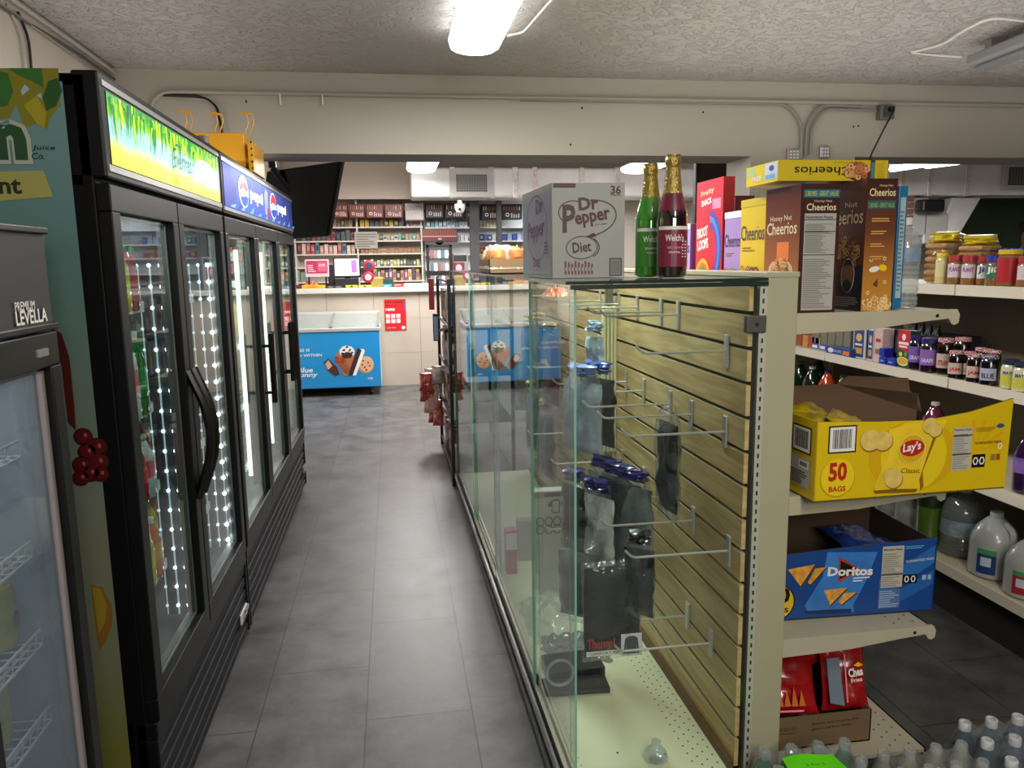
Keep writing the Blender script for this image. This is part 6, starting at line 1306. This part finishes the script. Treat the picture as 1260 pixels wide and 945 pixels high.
def fe(m, px, py, rx, ry, mt, e, rot=0, n=20): q = AY(px, py, yf); k = (AY(px+1, py, yf)-q).x; m.ell(F, q.x, q.z, rx*k, ry*k, mt, e, n, rot)
WF = mat('#e6eef2', .4)
def ft(s, px0, py0, px1, py1, e=.004, bold=.01, shear=0): a_, b_ = AY(px0, py0, yf), AY(px1, py1, yf); m.text(F, s, a_.x, a_.z, b_.x-a_.x, WF, h=b_.z-a_.z, bold=bold, shear=shear, e=e)
ft('HAPPINESS IS', 341, 434, 381, 429); ft('FOUND WITHIN', 350, 440, 396, 435); ft('Blue', 366, 459, 385, 452, bold=.02, shear=.2); ft('Bunny', 363, 466, 391, 458, bold=.02, shear=.2); ft('100', 453, 467, 459, 464)
m.poly(F, fp([(398, 446), (404, 441), (415, 452), (418, 461), (412, 463), (404, 457)]), mat('#4a2416'), .002); m.poly(F, fp([(400, 448), (404, 443), (409, 450), (404, 455)]), mat('#c9a890'), .0026)
fe(m, 450, 449, 10, 11, mat('#b98a60'), .002); fe(m, 451, 448, 9, 10, mat('#d8b088'), .0026)
for k, (a_, b_) in enumerate(((447, 444), (453, 446), (449, 452), (455, 450), (446, 449), (451, 455))): fe(m, a_, b_, 1.3, 1.3, mat('#a83a28'), .003, n=8)
m.poly(F, fp([(432, 462), (443, 430), (447, 429), (449, 432), (438, 462)]), WF, .0034); m.poly(F, fp([(428, 462), (437, 436), (440, 428), (445, 431), (434, 462)]), mat('#3a1c12'), .0038)
m.poly(F, fp([(411, 440), (417, 432), (432, 440), (438, 436), (431, 462), (424, 463)]), mat('#a86a44', .5, var=.3, vs=40), .0036)
for k in range(5): m.poly(F, fp([(412+3*k, 441), (413+3*k, 441), (426+1.2*k, 460), (425+1.2*k, 460)]), mat('#7a4428'), .0042)
m.text(F, 'TUB', *(lambda q: (q.x, q.z))(AY(411, 446, yf)), .12, mat('#a02018'), h=.07, bold=.04, rot=-.2, e=.005)
fe(m, 427, 433, 9.5, 8, mat('#e9e4dc'), .0046); fe(m, 427, 437, 7, 4, mat('#3a1c12'), .005)
for (a_, b_, r_) in ((423, 431, 2.4), (430, 431, 2.4), (427, 427, 2), (433, 434, 2), (421, 435, 2)): fe(m, a_, b_, r_, r_*.6, mat('#4a281a'), .0056, .5, 8)
for (a_, b_, r_) in ((427, 430, 3), (431, 428, 2), (423, 433, 2)): fe(m, a_, b_, r_, r_*.5, WF, .0062, -.5, 8)
m.build('printed_front', t)
# things on the counter
def at(px, py, y): return AY(px, py, y)
def cbx(name, px0, px1, pt, y, dep, col, label, art=None, z0=None, cat='box', group=None, bevel=.003, pb=None):
    a_, b_ = at(px0, pt, y), at(px1, pt, y); z = ZK+.001 if z0 is None else z0
    if pb is not None: z = at(px0, pb, y).z
    m = MB().box(a_.x, b_.x, y, y+dep, z, a_.z, mat(col, .45, var=.08, vs=20))
    if art: art(m, FY(a_.x, y, z), b_.x-a_.x, a_.z-z)
    return m.build(name, label=label, cat=cat, group=group, bevel=bevel)
def dots(c, c2):
    def f(m, F, w, h): m.rect(F, w*.1, h*.2, w*.9, h*.8, mat(c), .002); m.ell(F, w*.5, h*.5, w*.14, h*.28, mat(c2), .004, 12)
    return f
yk = 10.0; YBKN = 11.344
t = thing('register_monitor', 'checkout monitor with a glowing lilac and white screen on the counter', 'monitor', at(425, 345, yk+.1)); t.location.z = ZK
a, b = at(411, 342, yk+.1), at(443, 317, yk+.1)
MB().box(a.x, b.x, yk+.1, yk+.15, a.z, b.z, BLK).build('casing', t, bevel=.008)
m = MB(); F = FY(a.x, yk+.1, a.z); w, h = b.x-a.x, b.z-a.z; SC = mat('#c9c4ee', .3, emit=1.3); m.rect(F, w*.05, h*.10, w*.95, h*.95, SC, .002); m.rect(F, w*.66, h*.25, w*.86, h*.88, mat('#8f62c0', .3, emit=.7), .003); m.rect(F, w*.45, h*.12, w*.64, h*.4, mat('#e8c8a8', .3, emit=1), .003); m.lines(F, w*.12, h*.6, w*.5, h*.85, 4, mat('#8a86b8', .3, emit=.5), .003); m.build('screen', t)
MB().box(a.x+w*.4, a.x+w*.6, yk+.13, yk+.17, ZK, a.z+.02, BLK).build('stand', t); MB().box(a.x+w*.2, a.x+w*.8, yk+.05, yk+.25, ZK, ZK+.02, BLK).build('stand_base', t)
t = thing('counter_sign', 'framed rose pink sign with white lettering on the counter, left of the monitor', 'sign', at(390, 345, yk)); t.location.z = ZK
a, b = at(376, 341, yk), at(404, 319, yk); MB().box(a.x, b.x, yk, yk+.03, a.z, b.z, mat('#c9a9b4', .4)).build('frame', t, bevel=.004)
m = MB(); F = FY(a.x, yk, a.z); w, h = b.x-a.x, b.z-a.z; PKD = mat('#a02c50', .4); m.rect(F, w*.06, h*.2, w*.94, h*.92, PKD, .002); m.rect(F, w*.54, h*.3, w*.9, h*.85, mat('#c0506e'), .003); m.text(F, 'ATM', w*.58, h*.6, w*.26, WHT, h=h*.12, e=.004); m.lines(F, w*.12, h*.3, w*.45, h*.75, 4, mat('#dcb0c0'), .003); m.build('panel', t)
m = MB()
for xx in (a.x+.03, b.x-.05): m.box(xx, xx+.02, yk+.005, yk+.025, ZK, a.z+.01, BLK)
m.build('foot', t)
cbx('card_terminal', 403, 411, 326, yk+.02, .1, '#141416', 'tall black card terminal between the pink sign and the monitor', cat='terminal')
cbx('receipt_printer', 412, 441, 343, yk-.03, .1, '#1a1a1c', 'black receipt printer below the lilac monitor', cat='printer')
cbx('candy_box', 371, 400, 351, yk-.04, .05, '#d89a18', 'orange-yellow candy box at the left end of the counter front row', lambda m, F, w, h: (m.text(F, 'CANDY', w*.3, h*.3, w*.4, mat('#8a3a10'), h=h*.4, e=.003)))
cbx('candy_box', 364, 371, 351, yk-.03, .05, '#5a1828', 'small maroon box beside the orange-yellow candy box')
cbx('gum_box', 402, 421, 352, yk-.04, .05, '#3a3a3c', 'grey and black gum box on the counter between two yellow ones', dots('#6a6a6c', '#202022'))
cbx('candy_box', 425, 440, 351, yk-.04, .05, '#b8a82c', 'yellow-green candy box with a dark disc, left of a similar box', dots('#c9bc3a', '#3a3a20'))
cbx('candy_box', 441, 457, 351, yk-.04, .05, '#c9ae50', 'tan candy box with a dark disc, right of the yellow-green one', dots('#d8c070', '#4a3a20'))
cbx('lighter_display', 456, 471, 341, yk+.0, .08, '#8a7a3a', 'olive lighter display box near the middle of the counter', lambda m, F, w, h: m.rect(F, 0, h*.85, w, h, mat('#b0a050'), .002), cat='display')
cbx('lighter_display', 471, 484, 343, yk+.0, .08, '#2a3a34', 'dark green lighter display box next to the olive one', cat='display')
cbx('gum_box', 471, 482, 350, yk-.08, .05, '#2a8ac8', 'bright blue gum box at the middle of the counter', lambda m, F, w, h: m.rect(F, w*.2, h*.3, w*.7, h*.6, WHT, .002))
cbx('gum_box', 484, 496, 349, yk-.08, .05, '#b82a3a', 'red gum box right of the bright blue one on the counter', lambda m, F, w, h: m.text(F, 'gum', w*.15, h*.3, w*.65, WHT, h=h*.4, e=.003))
cbx('tray_box', 497, 527, 349, yk-.02, .2, '#cfcdc8', 'low white tray on the counter, left of the black display frame', cat='tray')
crumple(tuple(at(383, 350, yk+.04))[:2]+(ZK+.0,), .12, .06, .11, mat('#a85a40', .5, var=.3, vs=20), 'heap of reddish candy packets behind the orange-yellow box', 31, 'candy', 'candy_packets')
for (px, py, pr_, col, lab, d_) in ((454, 327, 7, '#5a1428', 'round maroon and blue lollipop sign, the upper of two', 0), (453, 341, 7, '#b89098', 'round pale lollipop sign, the lower of two', -.01)):
    q = at(px, py, yk+.02+d_); k = wpx(pr_, q); tt = thing('lollipop_display', lab, 'display', (q.x, yk, ZK)); m = MB().lathe((q.x, yk+.02+d_, q.z), [(k*.6, -.02), (k, -.012), (k, .012), (k*.6, .02)], mat('#8a1c30', .4), 20, ax=(0, 1, 0)); m.build('disc', tt)
    m = MB(); m.ell(FY(q.x, yk-.001+d_, q.z), 0, 0, k*.55, k*.55, mat('#2a2a50' if d_ == 0 else '#c9b4b8'), .003); m.build('disc_face', tt); MB().tube([(q.x, yk+.03, ZK), (q.x, yk+.03, q.z)], .008, mat('#6a1424'), 6).build('stick', tt)
yk2 = YBKN; a, b = at(437, 306, yk2), at(464, 285, yk2); m = MB().box(a.x, b.x, yk2, yk2+.004, a.z, b.z, mat('#b0a9a0', .6)); m.lines(FY(a.x, yk2, a.z), (b.x-a.x)*.08, (b.z-a.z)*.1, (b.x-a.x)*.95, (b.z-a.z)*.95, 6, mat('#77706a'), .002); m.build('paper_notice', label='grey paper notice with lines of writing hanging above the monitor', cat='notice')
# black display frame and maroon display
t = thing('packet_display', 'black framed display of small packets on the counter, taller than the maroon one', 'display', at(541, 350, yk)); t.location.z = ZK
a, b = at(526, 345, yk), at(556, 301, yk); m = MB()
for bx in ((a.x, a.x+.03, ZK, b.z), (b.x-.03, b.x, ZK, b.z), (a.x, b.x, b.z-.03, b.z)): m.box(bx[0], bx[1], yk, yk+.12, bx[2], bx[3], BLK)
for z in (ZK+.02, ZK+.18, ZK+.34): m.box(a.x+.03, b.x-.03, yk+.01, yk+.11, z, z+.01, BLK)
m.build('frame', t); q = at(541, 301, yk); MB().lathe((q.x+.0, yk+.06, b.z+.03), [(.02, -.03), (.06, 0), (.02, .03)], BLK, 12).build('knob', t)
for r in range(3):
    for c in range(5): MB().box(a.x+.045+.047*c, a.x+.085+.047*c, yk+.02, yk+.06, ZK+.031+.16*r, ZK+.13+.16*r, mat(['#6a6a70', '#a8a4a0', '#4a5a6a', '#c0bcb8', '#7a4a4a'][(r*2+c) % 5], .4)).build('packet', t)
a, b = at(557, 345, yk+.05), at(576, 312, yk+.05); t = thing('display_box', 'grey and maroon counter display box left of the pastry tray', 'display', ((a.x+b.x)/2, yk, ZK))
MB().box(a.x, b.x, yk+.05, yk+.15, ZK, b.z, mat('#77726e', .5)).build('carton', t, bevel=.004); m = MB(); F = FY(a.x, yk+.05, ZK); w, h = b.x-a.x, b.z-ZK; m.rect(F, w*.08, h*.35, w*.75, h*.72, mat('#6a1420'), .002); m.ell(F, w*.4, h*.55, w*.2, h*.12, mat('#b09098'), .003); m.rect(F, w*.1, h*.76, w*.9, h*.95, CHAR, .002); m.build('printed_front', t)
# back shelving behind the counter
YBK = 11.35
t = thing('back_shelving', 'white shelving unit behind the counter filled with small goods', 'shelving', (0, YBK, 0))
xa, xb_ = LX+.01, at(521, 300, YBK).x
MB().box(xa, xb_, YBK+.26, YBK+.28, 0, 2.44, mat('#b5aca0', .6)).build('back_panel', t)
SHZ = [at(440, p_, YBK).z for p_ in (279, 312, 345)]+[at(440, p_, YBK).z for p_ in (296, 328)]
WSH = mat('#dcd8cf', .4)
for p_ in (279, 296, 312, 328, 346): z = at(440, p_, YBK).z; MB().box(xa, xb_, YBK, YBK+.26, z-.02, z, WSH).build('shelf', t)
for px in (363, 440, 519): x = at(px, 300, YBK).x; MB().box(x-.012, x+.012, YBK+.005, YBK+.26, 0, 2.44, WSH).build('upright', t)
cols1 = ['#8a4a4a', '#b5a48a', '#4a6a7a', '#c9c4ba', '#3a6a5a', '#a83a4a', '#d8b060', '#6a7a9a', '#e0dcd4', '#5a4a3a', '#9a6a8a', '#4a8a9a']
pro = {}
def goods(px0, px1, pyb, hp, n, cols, lab, grp, y=YBK, sd=1, name='small_carton', cat='box'):
    rn = random.Random(sd); zb = at(440, pyb, y).z if y == YBK else at(620, pyb, y).z
    for k in range(n):
        a_, b_ = px0+(px1-px0)*k/n, px0+(px1-px0)*(k+.84)/n; c = rn.choice(cols); xa_, xb2 = at(a_, pyb, y).x, at(b_, pyb, y).x; hh = wpx(hp*rn.uniform(.72, 1), at(a_, pyb, y))
        key = (c, round(xb2-xa_, 2), name)
        if key not in pro:
            m = MB(); w2 = xb2-xa_; m.box(-w2/2, w2/2, 0, .10, 0, .1, mat(c, .45)); m.rect(FY(-w2/2, 0, 0), w2*.15, .03, w2*.85, .075, mat(cols[(k+1) % len(cols)], .45), .002); o = m.build(name, label=lab, cat=cat, group=grp, loc=(0, 0, 0)); pro[key] = o
        else: o = pro[key].copy(); C.objects.link(o)
        o['label'] = lab; o['group'] = grp; o.location = ((xa_+xb2)/2, y+.03, zb+.001); o.scale = (1, 1, hh/.1)
goods(410, 434, 279, 10, 5, ['#b08a60', '#8a6a4a', '#4a5a6a'], 'small tan or dark carton at the left of the top back shelf', 'cartons at the left of the top back shelf', sd=2)
goods(443, 497, 279, 10, 9, ['#6a3a34', '#c0a030', '#8a8a86', '#4a3a34', '#3a4a6a'], 'small dark or yellow carton in the middle of the top back shelf', 'cartons in the middle of the top back shelf', sd=3)
goods(500, 518, 279, 9, 4, ['#a8a4a0', '#6a5a54', '#b07a70'], 'small carton at the right of the top back shelf', 'cartons at the right of the top back shelf', sd=4)
goods(365, 438, 296, 13, 12, ['#3a6a5a', '#5a5a58', '#6a6660', '#a83a3a', '#2a3a5a'], 'small carton on the second back shelf, left bay', 'cartons on the second back shelf, left bay', sd=5)
goods(463, 517, 296, 8, 12, ['#d0ccc4', '#8ab0a4', '#6aa08a', '#3a3a3a', '#d08a5a'], 'small pale green or white box on the second back shelf, right bay', 'boxes on the second back shelf, right bay', sd=6)
goods(366, 438, 312, 14, 13, ['#4a8aa0', '#b0505c', '#d8d4cc', '#c09a8a', '#3a7a9a', '#5a3a34', '#e0b8a8', '#3a8a74'], 'small bright carton on the third back shelf, left bay', 'cartons on the third back shelf, left bay', sd=7)
goods(444, 517, 312, 6, 14, ['#c0a458', '#a07a4a', '#8a8a58', '#b05a40'], 'low tan carton on the third back shelf, right bay', 'cartons on the third back shelf, right bay', sd=8)
goods(364, 376, 345, 15, 2, ['#c9c4b8', '#8a9a90'], 'tall pale carton at the left of the lowest back shelf', 'tall cartons on the lowest back shelf', sd=9)
goods(444, 517, 328, 9, 18, ['#3a4038', '#6a7058', '#b8b45a', '#d8d4cc', '#4a5a4a'], 'small upright packet on the fourth back shelf, right bay', 'packets on the fourth back shelf, right bay', sd=10, name='small_packet', cat='packet')
goods(460, 517, 346, 15, 12, ['#b0506a', '#8a5a9a', '#d8b898', '#c0a040', '#6a4a58', '#d8d0c4', '#4a3a6a'], 'small bright packet on the lowest back shelf, right bay', 'packets on the lowest back shelf, right bay', sd=11, name='small_packet', cat='packet')
# display cases hanging under the bulkhead
yh = 11.15
def vape(px0, px1, pt, pb, col, col2, label, sd, ring=True):
    a_, b_ = at(px0, pb, yh), at(px1, pt, yh); t_ = thing('hanging_display', label, 'display', ((a_.x+b_.x)/2, yh, a_.z)); w, h = b_.x-a_.x, b_.z-a_.z
    MB().box(a_.x+.01, b_.x-.01, yh, yh+.2, a_.z, b_.z, mat(col, .4)).build('casing', t_, bevel=.006); m = MB(); F = FY(a_.x+.01, yh, a_.z); rn = random.Random(sd)
    m.rect(F, w*.04, h*.05, w*.90, h*.55, mat(col2, .4), .002)
    for k in range(7): x = w*(.07+.12*k); m.rect(F, x, h*.6, x+w*.05, h*.85, mat(rn.choice(['#a86a5a', '#c9b0a0', '#8a4a3a']) if ring else '#8a8a8a', .4), .003)
    if ring: m.ring(F, w*.25, h*.3, w*.09, w*.09, w*.035, WHT, .004, 12)
    for k in range(4): x = w*(.42+.11*k); m.rect(F, x, h*.1, x+w*.06, h*(.3+.15*rn.random()), mat('#c9c0b8', .4), .003)
    m.build('printed_front', t_)
for i, (p0, p1) in enumerate(((409, 428), (429, 449), (450, 472), (473, 496))): vape(p0, p1, 251, 268, '#6a2420', '#7a3a30', ['first', 'second', 'third', 'fourth'][i]+' red-brown display case from the left under the bulkhead', i)
vape(498, 522, 250, 271, '#a8a29c', '#b8b2ac', 'clear white hanging rack of packets under the bulkhead', 9, False)
vape(523, 546, 250, 268, '#3a2020', '#22262a', 'black display case under the bulkhead, right of the clear rack', 10); vape(547, 571, 250, 268, '#3a2020', '#22262a', 'black display case under the bulkhead behind the dome camera', 11)
for i, (p0, p1) in enumerate(((572, 591), (592, 616), (617, 643))): vape(p0, p1, 251, 270, '#16181a', '#202428', ['black display case right of the dome camera', 'black display case left of the last one under the bulkhead', 'last black display case under the bulkhead, beside the white soda carton'][i], 12+i)
q = at(566, 256, 10.2); t = thing('dome_camera', 'white dome security camera hanging below the duct', 'camera', q)
MB().lathe((q.x, 10.2, q.z-.07), [(.02, 0), (.05, .02), (.065, .06), (.07, .10), (.07, .12)], mat('#d8d4cc', .4), 16).build('dome', t); m = MB(); m.ell(FY(q.x, 10.13, q.z-.02), -.01, 0, .02, .02, BLK, .002); m.build('lens', t); MB().lathe((q.x, 10.2, q.z+.05), [(.03, 0), (.03, .045)], WHT, 10).build('mount', t)
a, b = at(520, 297, 11.3), at(561, 282, 11.3); m = MB().box(a.x, b.x, 11.2, 11.34, a.z, b.z, mat('#6a1c20', .45)); F = FY(a.x, 11.2, a.z); w, h = b.x-a.x, b.z-a.z
for k in range(14): m.rect(F, w*(.02+.07*k), h*.5, w*(.06+.07*k), h*.92, mat('#8a4a34'), .002)
m.rect(F, 0, h*.34, w, h*.44, mat('#b89a94'), .003); m.ring(F, w*.5, h*.15, w*.06, h*.12, .02, mat('#b89a94'), .003, 12); m.build('hanging_display', label='long maroon rack of packets hanging below the black display cases', cat='rack')
# right back section: dark pillars and bright shelves
t = thing('back_shelving', 'bright white shelving seen between dark posts, left of the white soda carton', 'shelving', (2, 11.5, 0))
x0_, x1_ = at(521, 300, 11.45).x, at(650, 300, 11.45).x+.6; MB().box(x0_+.02, x1_, 11.62, 11.66, 0, 2.44, mat('#c9cdd0', .6)).build('back_panel', t)
for p_ in (279, 296, 312, 330): z = at(600, p_, 11.36).z; MB().box(x0_+.02, x1_, 11.38, 11.62, z-.02, z, mat('#e6e8e8', .4)).build('shelf', t)
for (p0, p1, lab) in ((579, 590, 'dark grey post behind the counter, the wider of two'), (612, 618, 'dark grey post behind the counter, the narrower of two')):
    a_, b_ = at(p0, 300, 11.0), at(p1, 300, 11.0); MB().box(a_.x, b_.x, 11.0, 11.1, 0, 2.44, mat('#4a4a4c', .5)).build('steel_post', label=lab, cat='post')
goods(525, 576, 279, 9, 10, ['#a8d0d8', '#e0e4e4', '#6aa0b8', '#8ac0c0'], 'pale blue box on the top shelf of the bright unit, left of the dark posts', 'pale boxes on the bright shelf, left part', y=11.4, sd=12)
goods(562, 577, 296, 9, 3, ['#a8b8c0', '#d8dcdc'], 'pale box on the second shelf of the bright unit, right of the maroon rack', 'pale boxes right of the maroon rack', y=11.4, sd=17)
goods(591, 611, 279, 9, 5, ['#d8c080', '#e0d8b0', '#c0d0d8'], 'cream box on the top bright shelf between the dark posts', 'cream boxes between the dark posts', y=11.4, sd=13)
goods(591, 611, 296, 9, 4, ['#3a5a9a', '#d8dce0', '#6a8ac0'], 'blue or white box on the second bright shelf between the dark posts', 'blue boxes between the dark posts', y=11.4, sd=14)
goods(619, 655, 296, 11, 6, ['#2a4a9a', '#3a5ab0', '#a8b8d8'], 'blue box on the bright shelf right of the dark posts', 'blue boxes right of the dark posts', y=11.4, sd=15)
goods(591, 655, 312, 9, 10, ['#2a9aa8', '#c0a830', '#a83a50', '#8a5a7a'], 'bright box on the third bright shelf behind the pastry tray', 'bright boxes behind the pastry tray', y=11.4, sd=16)
# ================================================================ SNACK RACK AT THE END OF THE CASE
ry0, ry1, rx0, rx1 = 5.25, 6.55, .375, .80
t = thing('wire_snack_rack', 'tall black wire rack packed with snacks at the far end of the glass case', 'rack', (.58, 5.9, 0))
m = MB()
for x in (rx0, rx1):
    for y in (ry0, ry1): m.box(x-.012, x+.012, y-.012, y+.012, 0, 1.44, BLK)
for x in (rx0, rx1):
    for z in (.08, .45, .78, 1.10, 1.42): m.tube([(x, ry0, z), (x, ry1, z)], .008, BLK, 5)
for z in (.45, .78, 1.10): m.tube([(rx0, ry0, z+.02), (rx0, ry1, z-.12)], .012, BLK, 5)
m.build('frame', t)
for z in (.08, .45, .78, 1.10): MB().box(rx0, rx1, ry0, ry1, z-.01, z, mat('#1a1a1c', .5)).build('shelf', t)
rc = ['#8a2a24', '#c9b060', '#2a3a6a', '#d8d0c0', '#6a1c20', '#3a2a20', '#b04a30', '#e0b040', '#4a5a6a', '#a89078']
rn = random.Random(5)
for si, (z, nm, pal) in enumerate(((.081, 'lowest', rc), (.451, 'second', ['#8a3a2c', '#c9b8a0', '#5a4030', '#a87a50', '#3a2a24']), (.781, 'third', ['#6a1c20', '#d8c8b0', '#3a2a28', '#8a4a34']), (1.101, 'top', ['#2a3a6a', '#3a4a7a', '#8a3a30', '#c9c4c0', '#20283a']))):
    for k in range(11):
        y = ry0+.06+.108*k; c = rn.choice(pal); hh = rn.uniform(.16, .26); m = MB().cbox((rx0+.09, y+.03, z+hh/2+.006), .14, .075, hh, .08*rn.uniform(-1, 1), mat(c, .35, coat=.3)); m.rect(FXm(rx0+.0195, y+.055, z), 0, hh*.4, .05, hh*.7, mat(rn.choice(rc), .4), .002)
        m.build('snack_packet', label=f'snack packet standing on the {nm} tier of the black wire rack', cat='packet', group=f'snack packets on the {nm} tier of the wire rack', bevel=.004)
a, b = AY(531, 380, 6.62), AY(546, 345, 6.62)
MB().box(.30, .345, 6.56, 6.60, 1.16, 1.42, mat('#b02a24', .4)).build('price_sign', label='red and yellow card fixed at the far side of the wire rack', cat='sign', bevel=.002)
m = MB().box(.315, .36, 6.3, 6.34, .92, 1.14, BLK); m.rect(FY(.315, 6.3, .92), .006, .01, .039, .20, mat('#9ab0d8', .4), .002); m.build('price_sign', label='small blue and white card in a black frame on the wire rack', cat='sign')
# bags hanging on the aisle side of the rack
SNB = mat('#b8a898', .3, coat=.5, var=.4, vs=18, bump=.4, bs=18)
for k, (px, py, w_, lab) in enumerate(((533, 468, .16, 'red and white snack bag hanging highest on the aisle side of the rack'), (526, 480, .14, 'red and white snack bag hanging farthest out into the aisle'), (531, 494, .14, 'red and white snack bag hanging in the middle of the bunch'), (536, 506, .13, 'red and white snack bag hanging lowest on the rack'))):
    q = AX(px, py, .30); q = AY(px, py, 6.45)
    chip_bag((q.x, 6.45+.0*k, q.z), w_, .20, .07, (-.4, -1, .1), mat(['#c0aca0', '#b04038', '#c89a90', '#a02a28'][k], .3, coat=.5, var=.4, vs=18, bump=.3, bs=18), lab, 90+k, name='snack_bag')
for k, (px, py, w_, c_, lab) in enumerate(((540, 461, .12, '#d8c8bc', 'pale snack bag hanging closest to the rack post, at the top of the bunch'), (524, 470, .11, '#a83830', 'small red snack bag at the outer left of the hanging bunch'), (540, 513, .10, '#b04a40', 'small red snack bag at the very bottom of the hanging bunch'))):
    q = AY(px, py, 6.38)
    chip_bag((q.x, 6.38, q.z), w_, .15, .06, (-.2, -1, .2*k), mat(c_, .3, coat=.5, var=.5, vs=18, bump=.3, bs=18), lab, 190+k, name='snack_bag')
chip_bag((.86, 5.2, .70), .12, .34, .08, (-.4, -1, .1), SNB, 'red and white snack bag hanging behind the case, right side of the rack', 99, name='snack_bag')
# ================================================================ LIGHT
def area(x, y, z, sx, sy, p, c=(1, .95, .9)):
    l = bpy.data.lights.new('lamp_or_fill', 'AREA'); l.shape = 'RECTANGLE'; l.size = sx; l.size_y = sy; l.energy = p; l.color = c
    o = bpy.data.objects.new('lamp_or_fill', l); C.objects.link(o); o.location = (x, y, z); return o
def up(x, y, z, sx, sy, p, c=(1, .96, .92)): o = area(x, y, z, sx, sy, p, c); o.rotation_euler = (math.pi, 0, 0); return o  # added upward fill, unseen from below, to brighten ceiling and room
area(.415, 3.15, 2.485, .22, 1.2, 48, (1, .98, .95))
area(.9, -.2, 2.5, .3, 1.2, 34, (1, .96, .88))
o = area(.6, -1.3, 2.1, 1.4, .6, 34, (1, .96, .88)); o.rotation_euler = (math.radians(62), 0, -.15)  # fill lamp added behind the camera, tilted to brighten upright faces
up(.9, 1.2, 2.1, 2.6, 3.0, 26); up(-1.0, 3.4, 2.05, .7, 2.8, 5); up(4.5, 2.6, 2.1, 4, 3, 22); up(2.2, 3.6, 2.1, 2, 1.6, 8)
area(AY(522, 205, 9).x, 8.7, 2.62, .28, 1.6, 120, (1, .96, .93)); area(AY(815, 207, 8.5).x, 8.3, 2.56, .3, 1.9, 120, (1, .96, .93))
area(6.5, 8.0, 2.6, 1.2, 2, 150, (1, .96, .93)); area(2.6, 11.28, 2.3, 1.2, .1, 12, (.92, .96, 1)); area(-.2, 9.0, 2.8, .3, 1.5, 40, (1, .95, .93)); up(2.5, 7.8, 2.3, 6, 3, 50)
for (x, y, sy, p, c) in ((CXF-.2, 2.55, 1.0, 3.5, (.9, .96, 1)), (CXF-.2, 4.3, 2.0, 9, (.95, 1, .9)), (X2-.3, 1.52, .35, 1.4, (.85, .92, 1))): area(x, y, 1.73 if x > -.9 else 1.40, .1, sy, p, c)
w = bpy.data.worlds.new('world'); scene.world = w; w.use_nodes = True; bg = w.node_tree.nodes['Background']; bg.inputs[0].default_value = (.85, .88, .95, 1); bg.inputs[1].default_value = .35
scene.view_settings.view_transform = 'Standard'; scene.view_settings.exposure = 0
scene.cycles.transparent_max_bounces = 40; scene.cycles.max_bounces = 7; scene.cycles.diffuse_bounces = 4; scene.cycles.glossy_bounces = 4
scene.cycles.sample_clamp_indirect = 4; scene.cycles.caustics_reflective = False; scene.cycles.caustics_refractive = False
